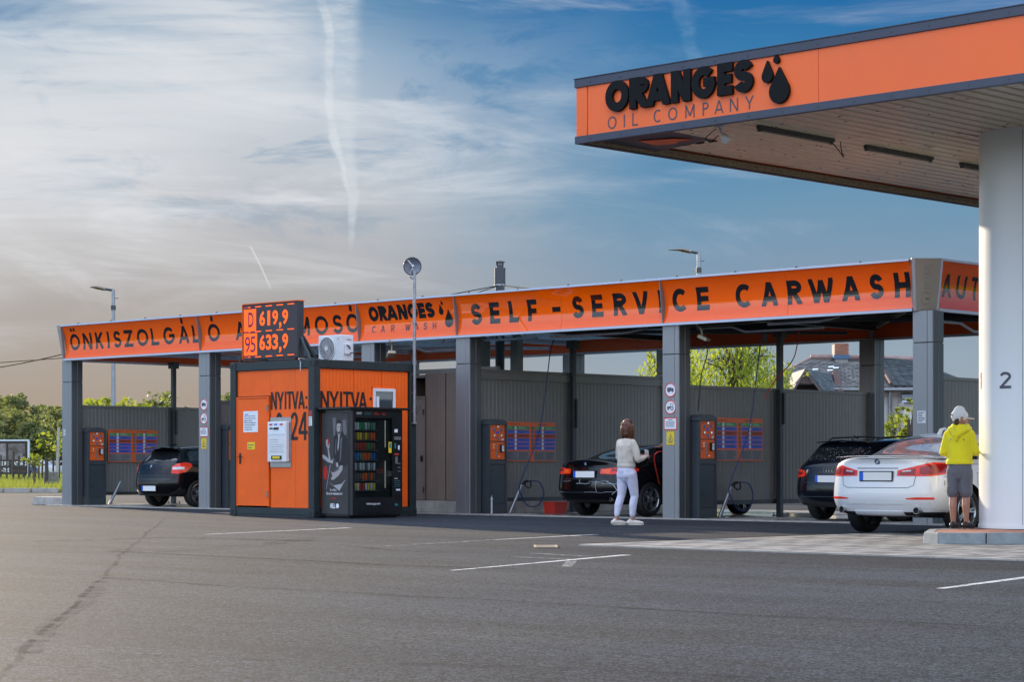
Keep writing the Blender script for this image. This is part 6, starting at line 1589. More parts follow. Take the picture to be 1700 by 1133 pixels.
    def wheels(s):
        S = s.S; R = S['wr']; wd = .225; alloy = S.get('alloy', M['alloy']); rr_ = R*.70
        ty = MB(); ty.lathe([(rr_, -wd/2+.01), (rr_+.02, -wd/2), (R-.03, -wd/2+.005), (R-.004, -wd/2+.03), (R, -wd/2+.06), (R, wd/2-.06), (R-.004, wd/2-.03), (R-.03, wd/2-.005), (rr_+.02, wd/2), (rr_, wd/2-.01)], 48, (0, 0, 0), 'x', close=True)
        tme = ty.mesh('tyre'); tme.materials.append(M['rubber']); shade(tme, 50)
        rm = MB()
        rm.lathe([(rr_-.002, .10), (rr_-.012, .105), (rr_-.020, .09), (rr_-.03, .0), (rr_-.03, -.09), (rr_-.002, -.10)], 40, (0, 0, 0), 'x', close=True)
        rme = rm.mesh('rim'); rme.materials.append(alloy); shade(rme, 50)
        sp = MB(); ns = S.get('spokes', 5)
        for i in range(ns):
            for dv in (S.get('split', .10), -S.get('split', .10)):
                a0 = 2*PI*i/ns; a1 = a0+dv
                q0 = Vector((.078, .05*math.cos(a0+dv*1.2), .05*math.sin(a0+dv*1.2))); q1 = Vector((.092, (rr_-.02)*math.cos(a1), (rr_-.02)*math.sin(a1)))
                t_ = (q1-q0).normalized().cross(Vector((1, 0, 0))); w0 = t_*.014; w1 = t_*.011
                sp.add([q0-w0, q0+w0, q1+w1, q1-w1]+[p-Vector((.035, 0, 0)) for p in (q0-w0, q0+w0, q1+w1, q1-w1)], [(0, 1, 2, 3), (7, 6, 5, 4), (0, 4, 5, 1), (1, 5, 6, 2), (2, 6, 7, 3), (3, 7, 4, 0)])
        sp.lathe([(.062, .05), (.062, .085), (.03, .095)], 20, (0, 0, 0), 'x')
        sme = sp.mesh('spokes'); sme.materials.append(alloy)
        b_ = bmesh.new(); b_.from_mesh(sme); bmesh.ops.recalc_face_normals(b_, faces=b_.faces); b_.to_mesh(sme); b_.free()
        hb = MB(); hb.lathe([(.02, .0), (.16, .0), (.16, .03), (.02, .03)], 28, (0, 0, 0), 'x', close=True); hb.lathe([(rr_-.035, -.02), (rr_-.035, .0)], 28, (0, 0, 0), 'x')
        hme = hb.mesh('brake_disc'); hme.materials.append(M['alloy_dk'])
        for y in S['axles']:
            for sg in (-1, 1):
                wl = bpy.data.objects.new('wheel', None); COL.objects.link(wl); wl.parent = s.root
                wl.location = (sg*(S['W']-.135), y, R+.002); wl.rotation_euler = (0, 0, 0 if sg > 0 else PI)
                for nm, me in (('tyre', tme), ('rim', rme), ('spokes', sme), ('brake_disc', hme)): link(nm, me, wl)
    def plate(s, x, z, w_=.52, h=.115, parent=None):
        r = s.rear(x, z, 0); y = min(s.rear(x-w_/2, z, 0)[0].y, s.rear(x+w_/2, z, 0)[0].y, r[0].y, s.rear(x, z+h/2, 0)[0].y, s.rear(x, z-h/2, 0)[0].y)-.012
        T = bpy.data.objects.new('number_plate', None); COL.objects.link(T); T.parent = s.root; T.location = (x, y, z)
        mb = MB(); mb.box(-w_/2-.015, w_/2+.015, .0, .03, -h/2-.015, h/2+.015); mb.build('holder', M['plastic'], T, bevel=.004)
        mb = MB(); mb.box(-w_/2+.055, w_/2, -.004, -.0003, -h/2, h/2); mb.build('plate_field', M['plate_white'], T)
        mb = MB(); mb.box(-w_/2, -w_/2+.0545, -.004, -.0003, -h/2, h/2); mb.build('blue_strip', M['blue_plate'], T)
    def roundel(s, x, z, r=.041):
        h = s.rear(x, z, .004); p, n = h
        e1 = Vector((1, 0, 0)); e2 = n.cross(e1).normalized()*(-1); e2 = e2 if e2.z > 0 else -e2; e1 = (e1-n*e1.dot(n)).normalized()
        T = bpy.data.objects.new('badge', None); COL.objects.link(T); T.parent = s.root; T.location = p
        P = lambda a, rr2, o: e1*math.cos(a)*rr2+e2*math.sin(a)*rr2+n*o
        def dsk(r_, o, m, nm, a0=0, a1=2*PI, k=24):
            mb = MB(); pts = [P(a0+(a1-a0)*i/k, r_, o) for i in range(k if a1-a0 > 6 else k+1)]
            if a1-a0 < 6: pts.append(n*o)
            mb.prism([q-n*.003 for q in pts], n*.003); mb.build(nm, m, T)
        dsk(r, .002, M['chrome'], 'rim'); dsk(r*.90, .004, M['plastic'], 'ring'); dsk(r*.60, .006, M['plate_white'], 'field')
        dsk(r*.58, .0075, M['bmw_blue'], 'quarter', PI/2, PI, 6); dsk(r*.58, .0075, M['bmw_blue'], 'quarter', 3*PI/2, 2*PI, 6)
    def rings(s, x, z, r=.038):
        for i in range(4):
            h = s.rear(x+(i-1.5)*r*1.5, z, .006); mb = MB(); p = h[0]
            mb.tube([p+Vector((r*math.cos(a*PI/8), 0, r*math.sin(a*PI/8))) for a in range(17)], .0035, 6, cap=False); mb.build('badge_ring', M['chrome'], s.root)
    def exhaust(s, x, z, r=.042, y=-.01):
        h = s.rear(x, z, 0); yy = (h[0].y if h else .1)+y
        mb = MB(); mb.lathe([(r, -.02), (r, .10), (r-.008, .10), (r-.008, -.02)], 24, (x, yy, z), 'y', close=True); o = mb.build('exhaust_tip', M['chrome'], s.root, smooth=True)
        mb = MB(); mb.lathe([(r-.009, .02), (r-.009, .03)], 20, (x, yy, z), 'y'); mb.build('bore', M['under'], o)
    def mirrors(s, y, z):
        for sg in (-1, 1):
            mb = MB(); mb.tube([(sg*(s.S['W']-.06), y, z-.02), (sg*(s.S['W']+.04), y+.02, z), (sg*(s.S['W']+.13), y+.03, z+.02), (sg*(s.S['W']+.17), y+.03, z+.015)], [(.03, .02), (.07, .05), (.085, .06), (.05, .03)], 12, side=(0, 1, 0)); mb.build('wing_mirror', s.S['paint'], s.root, smooth=True)
# ---------------------------------------------------------------- white saloon
WS = dict(L=4.90, W=.935, stations=[.46, .70, 1.02, 1.48, 1.95, 2.45, 2.95, 3.45, 3.92, 4.45], axles=[.92, 3.88], wr=.335, paint=M['paint_white'],
    w=[(.46, .975), (.9, 1.0), (3.6, 1.0), (4.45, .96)], zb=[(.4, .27), (1.0, .22), (4.0, .20), (4.45, .24)], zs=[(.46, 1.00), (1.0, .99), (2.5, .955), (3.9, .93), (4.45, .80)],
    zt=[(.46, 1.085), (.70, 1.095), (1.02, 1.21), (1.48, 1.395), (1.95, 1.455), (2.45, 1.475), (2.95, 1.45), (3.45, 1.24), (3.92, 1.01), (4.45, .88)],
    cab=[(.46, 0), (.70, .25), (1.02, .75), (1.48, 1), (3.45, 1), (3.92, .2), (4.45, 0)], g0=[(.46, .82), (1.48, .87), (3.45, .86), (4.45, .80)], g1=[(.46, .74), (1.02, .74), (1.48, .70), (1.95, .68), (2.95, .66), (3.45, .68), (4.45, .6)],
    side=(2, 6), rg=(1, 3), ws=(6, 8), rdy=[.16, .14, .09, .03, 0, .01, .045, .07, .045, .02, .02, .02], fdy=[.12, .1, .05, .0, 0, .02, .08, .15, .2, .22, .22, .22], rx=3.0, rglass=M['cglass_pale'], spokes=5, split=.12)
c = Car(WS, 'white_sedan', 'white saloon car being refuelled beside the round column, red lamps wrapping its corners', (26.95, -4.97, 0))
for sg in (1, -1):
    wr_ = c.wrap(sg)
    L_ = c.patch(wr_, [(-9, .820, .895), (14, .815, .962), (30, .818, 1.003), (48, .845, .998), (62, .885, .975), (70, .920, .952)], M['lamp_red'], 'tail_lamp', .007, 22, 6)
    c.patch(wr_, [(-6, .835, .872), (12, .832, .93)], M['lamp_dark'], 'inner_lens', .0105, 10, 4, .003, L_)
    c.patch(wr_, [(17, .84, .94), (30, .84, .975), (46, .87, .975), (60, .905, .955)], M['lamp_dark'], 'corner_lens', .0105, 12, 4, .003, L_)
    c.patch(wr_, [(-3, .873, .885), (7, .880, .900)], M['lamp_clear'], 'reversing_light', .014, 6, 3, .003, L_)
    c.patch(c.wrap(sg), [(2, .500, .512), (14, .494, .526), (33, .498, .524)], M['lamp_red'], 'bumper_reflector', .005, 12, 3)
    c.exhaust(sg*.62, .345, .050, -.045)
    c.line(c.wrap(sg), [(44, .815), (56, .80), (75, .79)], .006, M['plastic'], 'bumper_gap')
c.line(c.rear, [(-.62, .905), (-.585, .69), (-.50, .655), (.50, .655), (.585, .69), (.62, .905)], .008, M['plastic'], 'boot_gap', n=40)
for sg in (1, -1): c.line(c.rear, [(sg*.70, .965), (sg*.735, 1.03), (sg*.72, 1.075)], .007, M['plastic'], 'boot_gap', n=8)
c.line(c.rear, [(-.46, .435), (.46, .435)], .020, M['white_plas'], 'chrome_strip', off=.005, n=20)
c.line(c.rear, [(-.34, .925), (.34, .925)], .012, M['plastic'], 'recess_shadow_gap', n=14)
c.line(c.rear, [(-.72, 1.060), (.72, 1.060)], .008, M['plastic'], 'spoiler_gap', off=.001, n=30)
mb = MB(); mb.tube([(-.70, .075, 1.080), (-.45, .045, 1.093), (0, .035, 1.098), (.45, .045, 1.093), (.70, .075, 1.080)], [(.012, .003), (.02, .005), (.022, .006), (.02, .005), (.012, .003)], 10, side=(0, 1, 0)); mb.build('lip_spoiler', M['paint_white'], c.root, smooth=True)
c.patch(c.rear, [(-.40, .255, .335), (.40, .255, .335)], M['paint_white'], 'diffuser_panel', .012, 16, 4)
c.patch(c.rear, [(-.72, .235, .262), (.72, .235, .262)], M['plastic'], 'lower_valance', .008, 20, 3)
c.plate(0, .815); c.roundel(0, 1.015, .043)
mb = MB(); mb.tube([(0, 1.60, 1.40), (0, 1.66, 1.475), (0, 1.74, 1.505), (0, 1.86, 1.47)], [(.035, .03), (.03, .03), (.018, .02), (.03, .012)], 10, side=(1, 0, 0)); mb.build('aerial_fin', M['paint_white'], c.root, smooth=True)
sd = c.side(1)
for sgn in (1, -1):
    s_ = c.side(sgn)
    c.line(s_, [(1.55, .90), (1.40, .60), (1.45, .34), (2.52, .32), (2.55, .95)], .007, M['plastic'], 'door_gap', n=30); c.line(s_, [(2.55, .95), (2.52, .32), (3.45, .34), (3.52, .92)], .007, M['plastic'], 'door_gap', n=30)
    for y in (1.62, 2.75): c.line(s_, [(y, .84), (y+.2, .845)], .028, M['chrome'], 'door_handle', off=.02, n=6, th=.02)
    c.line(s_, [(1.0, .985), (2.0, .965), (3.4, .95)], .014, M['chrome'], 'window_trim', off=.006, n=16)
c.line(c.side(1), [(1.16, .70), (1.16, .86), (1.30, .86), (1.30, .70), (1.16, .70)], .006, M['plastic'], 'fuel_flap', n=16)
c.mirrors(3.3, 1.0)
# ---------------------------------------------------------------- black coupe being washed
CPE = dict(L=4.58, W=.89, stations=[.44, .66, .98, 1.50, 1.95, 2.4, 2.8, 3.2, 3.62, 4.15], axles=[.93, 3.69], wr=.325, paint=M['paint_black'],
    w=[(.44, .975), (.9, 1.0), (3.4, 1.0), (4.15, .95)], zb=[(.4, .27), (1.0, .21), (4.15, .23)], zs=[(.44, .97), (1.0, .95), (2.5, .90), (3.6, .88), (4.15, .78)],
    zt=[(.44, 1.06), (.66, 1.065), (.98, 1.19), (1.50, 1.335), (1.95, 1.365), (2.4, 1.375), (2.8, 1.33), (3.2, 1.15), (3.62, .97), (4.15, .86)],
    cab=[(.44, 0), (.66, .25), (.98, .75), (1.5, 1), (3.2, 1), (3.62, .2), (4.15, 0)], g0=[(.44, .82), (1.5, .87), (3.2, .86), (4.15, .8)], g1=[(.44, .74), (1.0, .75), (1.5, .71), (2.8, .66), (3.2, .68), (4.15, .6)],
    side=(2, 6), rg=(1, 3), ws=(6, 8), rdy=[.14, .12, .07, .02, 0, .01, .05, .08, .05, .03, .03, .03], fdy=[.12, .1, .05, .0, 0, .02, .08, .15, .2, .22, .22, .22], spokes=5, split=.13, alloy=M['alloy'])
c = Car(CPE, 'black_coupe', 'black coupe with soap streaks on its bumper in the third wash bay', (17.31, -.36, .012))
for sg in (1, -1):
    wr_ = c.wrap(sg)
    L_ = c.patch(wr_, [(-6, .80, .885), (10, .79, .905), (30, .80, .92), (50, .825, .91), (62, .86, .895)], M['lamp_red'], 'tail_lamp', .007, 20, 5)
    c.patch(wr_, [(-2, .815, .87), (9, .805, .885)], M['lamp_orange'], 'inner_lens', .0105, 8, 4, .003, L_)
    c.patch(wr_, [(12, .845, .90), (48, .862, .898)], M['lamp_dark'], 'corner_lens', .0105, 10, 3, .003, L_)
c.line(c.rear, [(-.60, .90), (-.57, .70), (.57, .70), (.60, .90)], .007, M['steel_dark'], 'boot_gap', n=30)
c.plate(0, .79); c.roundel(0, .985, .041)
R2 = random.Random(5)
for k in range(7):
    x0 = R2.uniform(-.8, .5); z0 = R2.choice((.66, .62, .46, .44, .36)); pts = [(x0, z0)]
    for i in range(R2.randint(2, 4)): pts.append((pts[-1][0]+R2.uniform(.08, .2), z0+R2.uniform(-.012, .012)))
    c.line(c.rear, pts, R2.uniform(.003, .008), M['foam'], 'foam_streak', off=.004, n=10)
for x0, za, zb_ in ((.30, .68, .46), (-.10, .70, .63)):
    c.line(c.rear, [(x0, za), (x0-.02, (za+zb_)/2), (x0+.01, zb_)], .007, M['foam'], 'foam_streak', off=.004, n=8)
c.line(c.rear, [(.52, .66), (.66, .60), (.72, .50), (.62, .42)], .010, M['foam'], 'foam_streak', off=.004, n=10)
for k in range(8):
    y0 = R2.uniform(1.3, 2.6); z0 = R2.uniform(.7, .95)
    c.line(c.side(1), [(y0, z0), (y0+R2.uniform(.0, .1), z0-.18), (y0+R2.uniform(.05, .2), z0-.4)], .008, M['foam'], 'foam_streak', off=.003, n=8)
c.line(c.rear, [(-.8, .455), (.8, .455)], .010, M['steel_dark'], 'bumper_crease', n=20)
s_ = c.side(1); c.line(s_, [(1.55, .85), (1.50, .5), (1.6, .30), (2.95, .30), (3.05, .86)], .007, M['steel_dark'], 'door_gap', n=30); c.mirrors(3.05, .95)
for x in (-.58, .58): c.exhaust(x, .33, .035, .0)
# ---------------------------------------------------------------- black hatchback
HB = dict(L=4.24, W=.875, stations=[.60, .98, 1.40, 1.90, 2.40, 2.85, 3.30, 3.80], axles=[.80, 3.46], wr=.315, paint=M['paint_black'],
    w=[(.6, .985), (.9, 1.0), (3.1, 1.0), (3.8, .95)], zb=[(.4, .27), (1.0, .22), (3.8, .23)], zs=[(.6, 1.0), (1.4, .96), (2.5, .92), (3.3, .90), (3.8, .79)],
    zt=[(.6, 1.375), (.98, 1.405), (1.4, 1.425), (1.9, 1.43), (2.4, 1.38), (2.85, 1.16), (3.3, .98), (3.8, .87)],
    cab=[(.6, 1), (2.85, 1), (3.3, .2), (3.8, 0)], g0=[(.6, .86), (2.85, .86), (3.8, .8)], g1=[(.6, .60), (1.4, .63), (2.4, .62), (2.85, .67), (3.8, .6)],
    side=(0, 4), ws=(4, 6), hatchglass=True, rdy=[.12, .10, .06, .02, 0, .015, .06, .10, .12, .40, .42, .44], fdy=[.12, .1, .05, .0, 0, .02, .08, .15, .2, .22, .22, .22], rx=3.0, spokes=5, split=.14)
c = Car(HB, 'black_hatchback', 'black hatchback with roof spoiler parked in the leftmost wash bay', (3.70, -.17, .012))
for sg in (1, -1):
    wr_ = c.wrap(sg, .45, .8)
    L_ = c.patch(wr_, [(17, .78, .93), (28, .76, 1.0), (45, .80, 1.02), (58, .90, 1.0), (64, .94, .97)], M['lamp_red'], 'tail_lamp', .007, 18, 5)
    c.patch(wr_, [(19, .86, .915), (42, .865, .925)], M['lamp_clear'], 'clear_lens', .0105, 10, 3, .003, L_)
mb = MB(); mb.tube([(-.58, .42, 1.345), (-.3, .30, 1.375), (0, .27, 1.385), (.3, .30, 1.375), (.58, .42, 1.345)], [(.10, .012), (.14, .016), (.15, .018), (.14, .016), (.10, .012)], 12, side=(0, 1, 0)); mb.build('roof_spoiler', M['paint_black'], c.root, smooth=True)
c.plate(0, .43); c.roundel(0, .935, .041)
c.line(c.rear, [(-.66, .72), (.66, .72)], .03, M['plastic'], 'tailgate_grip', n=20); c.line(c.rear, [(-.70, .64), (.70, .64)], .014, M['alloy_dk'], 'bumper_edge', n=20)
c.line(c.rear, [(-.72, .90), (-.66, .66), (.66, .66), (.72, .90)], .007, M['steel_dark'], 'tailgate_gap', n=30)
mb = MB(); mb.tube([(0, .62, 1.40), (0, .68, 1.45), (0, .80, 1.43)], [(.02, .015), (.012, .02), (.02, .008)], 8, side=(1, 0, 0)); mb.build('aerial_fin', M['paint_black'], c.root, smooth=True)
mb = MB(); mb.tube([(0, .16, 1.02), (.12, .13, 1.03), (.34, .12, 1.045)], .007, 6); mb.build('wiper', M['plastic'], c.root)
c.mirrors(2.7, .98); c.exhaust(-.5, .29, .03)
# ---------------------------------------------------------------- dark estate
ES = dict(L=4.70, W=.915, stations=[.62, 1.0, 1.5, 2.0, 2.5, 2.95, 3.4, 3.85, 4.3], axles=[.93, 3.74], wr=.33, paint=M['paint_dkblue'],
    w=[(.62, .985), (.9, 1.0), (3.6, 1.0), (4.3, .95)], zb=[(.4, .26), (1.0, .21), (4.3, .23)], zs=[(.62, .96), (1.5, .95), (2.5, .91), (3.8, .89), (4.3, .79)],
    zt=[(.62, 1.375), (1.0, 1.40), (1.5, 1.425), (2.0, 1.43), (2.5, 1.42), (2.95, 1.37), (3.4, 1.14), (3.85, .96), (4.3, .87)],
    cab=[(.62, 1), (3.4, 1), (3.85, .2), (4.3, 0)], g0=[(.62, .86), (3.4, .86), (4.3, .8)], g1=[(.62, .60), (1.4, .62), (2.95, .61), (3.4, .67), (4.3, .6)],
    side=(0, 5), ws=(5, 7), hatchglass=True, rdy=[.12, .10, .06, .02, 0, .015, .05, .07, .10, .42, .45, .46], fdy=[.12, .1, .05, .0, 0, .02, .08, .15, .2, .22, .22, .22], rx=3.0, rglass=M['cglass_wet'], spokes=5, split=.12)
c = Car(ES, 'dark_estate', 'wet dark blue estate car with silver rings badge behind the white saloon', (22.50, .08, .012))
for sg in (1, -1):
    wr_ = c.wrap(sg, .45, .8)
    L_ = c.patch(wr_, [(6, .78, .84), (14, .755, .875), (30, .745, .895), (50, .77, .895), (62, .82, .88)], M['lamp_red'], 'tail_lamp', .007, 18, 5)
    c.patch(wr_, [(12, .80, .84), (45, .80, .85)], M['lamp_dark'], 'inner_lens', .0105, 10, 3, .003, L_)
c.plate(0, .725); c.rings(0, .872)
c.line(c.rear, [(-.60, .86), (-.55, .66), (.55, .66), (.60, .86)], .007, M['steel_dark'], 'tailgate_gap', n=30); c.line(c.rear, [(-.30, .825), (.30, .825)], .012, M['plastic'], 'grip_recess', n=10)
c.line(c.rear, [(-.80, .42), (.80, .42)], .014, M['steel_dark'], 'bumper_crease', n=20)
for sg in (-1, 1):
    mb = MB(); mb.tube([(sg*.50, .75, 1.385), (sg*.50, .85, 1.43), (sg*.50, 1.8, 1.465), (sg*.50, 2.6, 1.44), (sg*.50, 2.7, 1.39)], .014, 8); mb.build('roof_rail', M['plastic'], c.root, smooth=True)
mb = MB(); mb.tube([(-.52, .44, 1.352), (0, .38, 1.378), (.52, .44, 1.352)], [(.05, .01), (.06, .012), (.05, .01)], 10, side=(0, 1, 0)); mb.build('roof_spoiler', M['paint_dkblue'], c.root, smooth=True)
mb = MB(); mb.tube([(.0, .74, 1.39), (0, .78, 1.46), (0, .90, 1.42)], [(.02, .015), (.012, .02), (.02, .008)], 8, side=(1, 0, 0)); mb.build('aerial_fin', M['plastic'], c.root, smooth=True)
c.mirrors(3.2, .98)
# red hoses looped by the cars
hose([(4.58+.06, .9, 1.10), (4.70, .95, 1.16), (4.76, 1.2, 1.10), (4.78, 1.35, .95), (4.80, 1.5, .80), (4.9, 2.0, .55)], .012, 'hose_red', 'red hose loop beside the black hatchback window')
hose([(18.24, .72, .62), (18.27, .60, .85), (18.30, .50, 1.10), (18.36, .50, 1.20), (18.42, .62, 1.22), (18.50, .9, 1.12), (18.55, 1.3, .9), (18.6, 1.8, .8)], .012, 'hose_red', 'red hose loop beside the black coupe at the column')
# ================================================================== vegetation and far background
def leaf_mat(name, c1, c2, tr=0.35, ol=0.0):
    m = bpy.data.materials.new(name); m.use_nodes = True; t = NT(m.node_tree); b = t.n['Principled BSDF']
    tcn = t.new('ShaderNodeTexCoord'); P = tcn.outputs['Object']; geo = t.new('ShaderNodeNewGeometry')
    f = t.m('ADD', t.m('MULTIPLY', t.noise(P, .8, 3.0), .5), t.m('MULTIPLY', geo.outputs['Random Per Island'], .55))
    c = t.mix(f, c1+(1,), c2+(1,)); t.put(b.inputs['Base Color'], c); b.inputs['Roughness'].default_value = .6; b.inputs['Specular IOR Level'].default_value = .25
    td = t.new('ShaderNodeBsdfTranslucent'); t.put(td.inputs[0], t.mix(1.0, c, (1.5, 1.5, .6, 1), 'MULTIPLY')); mx_ = t.new('ShaderNodeMixShader'); mx_.inputs[0].default_value = tr
    t.l.new(b.outputs[0], mx_.inputs[1]); t.l.new(td.outputs[0], mx_.inputs[2]); t.l.new(mx_.outputs[0], t.n['Material Output'].inputs[0]); return m
M['leaf_far'] = leaf_mat('far_foliage', (.09, .11, .05), (.21, .22, .10), .4); M['leaf_lit'] = leaf_mat('light_foliage', (.09, .13, .02), (.26, .28, .05), .5)  # far foliage colours paled and greyed in place of haze
M['leaf_willow'] = leaf_mat('willow_foliage', (.10, .15, .02), (.34, .38, .07), .55); M['leaf_shrub'] = leaf_mat('shrub_foliage', (.06, .11, .02), (.32, .34, .06), .5)
M['bark'] = mat('bark', (.09, .07, .055), .9, 0, .25, 6, .4, 20)
def leafs(mb, rng, c, r, n, sz, squash=1.0, droop=0.0):
    for _ in range(n):
        while True:
            d = Vector((rng.uniform(-1, 1), rng.uniform(-1, 1), rng.uniform(-1, 1)))
            if .25 < d.length < 1: break
        p = Vector(c)+Vector((d.x*r, d.y*r, d.z*r*squash))
        a = Vector((rng.gauss(0, 1), rng.gauss(0, 1), rng.gauss(0, .6))).normalized(); b = a.orthogonal().normalized(); b = (b*math.cos(rng.random()*6)+a.cross(b)*math.sin(rng.random()*6))
        s = sz*rng.uniform(.6, 1.4)
        if droop: a = (a*(1-droop)+Vector((0, 0, -1))*droop).normalized(); b = a.orthogonal().normalized()
        mb.add([p-a*s, p+b*s*.5, p+a*s, p-b*s*.5], [(0, 1, 2, 3)])
def tree(a_, b_, h, w_, label, lm, seed, n=2600, sz=.16, group=None, base=.25, squash=1.0, shape='round', name='tree'):
    q = cf(a_, b_); rng = random.Random(seed)
    T = thing(name, label, 'tree', (q.x, q.y, 0), rng.random()*6, group)
    mb = MB(); tr = h*.022+.05; pts = [(0, 0, -.02)]
    for i in range(1, 6): pts.append((rng.uniform(-.03, .03)*h, rng.uniform(-.03, .03)*h, h*.75*i/5))
    mb.tube(pts, [tr*(1-.14*i) for i in range(6)], 8)
    cl = []
    for i in range(14):
        z = h*rng.uniform(base+.1, .88); a = rng.random()*6.283; rr_ = w_/2*rng.uniform(.35, .8)*(1-.55*max(0, (z/h-.5)*2)) if shape == 'round' else w_/2*rng.uniform(.2, .75)*(1.15-z/h)
        e = Vector((math.cos(a)*rr_, math.sin(a)*rr_, z)); s = Vector((0, 0, z*.7)); mb.tube([s, s.lerp(e, .5)+Vector((0, 0, .04*h)), e], [tr*.4, tr*.25, tr*.1], 5); cl.append(e)
    mb.build('trunk', M['bark'], T, smooth=True)
    mb = MB()
    for i in range(30): cl.append(Vector((rng.gauss(0, .24)*w_, rng.gauss(0, .24)*w_, h*(base+(1-base)*rng.betavariate(1.6, 1.5)))) )
    for c in cl:
        k = max(.30, 1-abs(c.z/h-.55)*.9); r = w_*.14*rng.uniform(.6, 1.3)*k
        if c.z+r > h: c.z = h-r
        leafs(mb, rng, c, r, n//len(cl), sz, squash)
    o = mb.build('crown', M[lm], T, recalc=False); return T
# left: line of trees behind the meadow (distance about 150 m)
rng = random.Random(21)
for i, (px_, hh, ww, Y) in enumerate(((-60, 8.6, 6.5, 172), (-12, 9.6, 7, 168), (30, 9.0, 6.5, 160), (8, 7.0, 7, 150), (60, 6.2, 6.5, 165), (76, 8.0, 5.0, 170), (100, 6.6, 5, 160), (48, 5.6, 6, 148), (-40, 6.4, 7, 150), (118, 5.0, 6, 165))):
    Y *= 1.6; hh *= 1.6; ww *= 1.6
    tree((px_-850)/3606*Y, Y, hh*.67, ww*.72, ['tall grey green tree at the left edge beyond the meadow', 'tallest tree of the left treeline above the billboard', 'tree with a rounded top right of the tallest treeline tree', 'bushy tree directly behind the billboard', 'low broad tree in the dip of the left treeline', 'slender tree left of the leaning utility pole', 'tree partly behind the leftmost silver column', 'lower tree in front of the treeline right of the billboard', 'broad bush tree at the far left edge', 'low tree hidden by the first silver column'][i], 'leaf_far', 30+i, 3400, .27, 'treeline beyond the meadow', base=.02)
for i, (px_, top, ww, Y) in enumerate(((160, 655, 4.0, 110), (190, 662, 4, 106), (232, 648, 3.6, 100), (212, 660, 4, 98), (262, 668, 2.6, 108), (276, 660, 1.6, 100), (372, 640, 2.0, 100), (388, 652, 3, 104))):
    h = .96+(774-top)*Y/3606
    tree((px_-850)/3606*Y, Y, h, ww, ['bright yellow green tree seen above the wall of the leftmost bay', 'low bright tree beside the lamp post behind the leftmost bay', 'darker rounded tree above the wall of the leftmost bay', 'light green bush tree below the darker rounded tree', 'small bush tree left of the bay post', 'narrow tree just left of the bay post', 'narrow tree between the second column and the container', 'tree behind the orange container'][i], 'leaf_lit' if i in (0, 1, 3) else 'leaf_far', 60+i, 1500, .13, 'trees behind the leftmost bays', base=.1)
# willow like tree behind the fourth bay: hanging strands
def willow(a_, b_, h, w_, label, seed, strands=330):
    q = cf(a_, b_); rng = random.Random(seed); T = thing('willow_tree', label, 'tree', (q.x, q.y, 0), 0)
    mb = MB(); mb.tube([(0, 0, -.02), (.1, 0, h*.3), (0, .1, h*.6), (.05, 0, h*.85)], [.20, .16, .11, .06], 9); lm = MB()
    tips = []
    for i in range(22):
        a = rng.random()*6.283; r = w_/2*rng.uniform(.3, .85); z = h*rng.uniform(.72, .95)
        s = Vector((0, 0, h*rng.uniform(.4, .75))); e = Vector((math.cos(a)*r, math.sin(a)*r, z)); mb.tube([s, s.lerp(e, .5)+Vector((0, 0, .3)), e], [.06, .035, .015], 5); tips.append((s, e))
    mb.build('trunk', M['bark'], T, smooth=True)
    for i in range(strands):
        a = rng.random()*6.283; r = w_/2*math.sqrt(rng.random()); x, y = math.cos(a)*r, math.sin(a)*r
        top = h*(1-.28*(r/(w_/2))**2)*rng.uniform(.86, 1.0); L = rng.uniform(1.0, 3.2); z = top; dx, dy = rng.uniform(-.12, .12), rng.uniform(-.12, .12)
        k = int(L/.09)
        for j in range(k):
            t = j/k; p = Vector((x+dx*t*2+rng.gauss(0, .03), y+dy*t*2+rng.gauss(0, .03), z-L*t))
            if p.z < .3: break
            if rng.random() < .25: continue
            d = Vector((rng.uniform(-.7, .7), rng.uniform(-.7, .7), -1)).normalized(); b = d.orthogonal().normalized(); b = b*math.cos(j*2.1)+d.cross(b)*math.sin(j*2.1); s = rng.uniform(.05, .10)
            lm.add([p, p+d*s+b*s*.32, p+d*s*2, p+d*s-b*s*.32], [(0, 1, 2, 3)])
    lm.build('crown', M['leaf_willow'], T, recalc=False)
Y = 62.0
willow((1222-850)/3606*Y, Y, 5.35, 3.3, 'bright green weeping tree behind the fourth bay, around the lamp post', 5, 330)
willow((1120-850)/3606*58, 60, 4.9, 2.2, 'smaller weeping tree at the left of the bright weeping tree', 8, 160)
for i, (px_, Y, h, w_, lab) in enumerate(((1482, 60, 2.6, 1.0, 'dense green shrub by the white house wall'), (1497, 52, 2.45, .8, 'small yellow green shrub beside the corner column'), (1512, 50, 2.7, .7, 'taller yellow tipped shrub against the corner column'), (1428, 66, 3.4, .6, 'small bush between the old house and the back column'))):
    tree((px_-850)/3606*Y, Y, h, w_, lab, 'leaf_shrub', 90+i, 900, .055, 'shrubs beside the old house', base=.15, name='shrub')
for px_, dy, lab in ((1302, 3.85, 'thin leafy twig tree beside the steel post in front of the house'),):
    tree((px_-850)/3606*56, 56, 3.6, .8, lab, 'leaf_shrub', 99, 260, .06, None, base=.3, name='sapling')
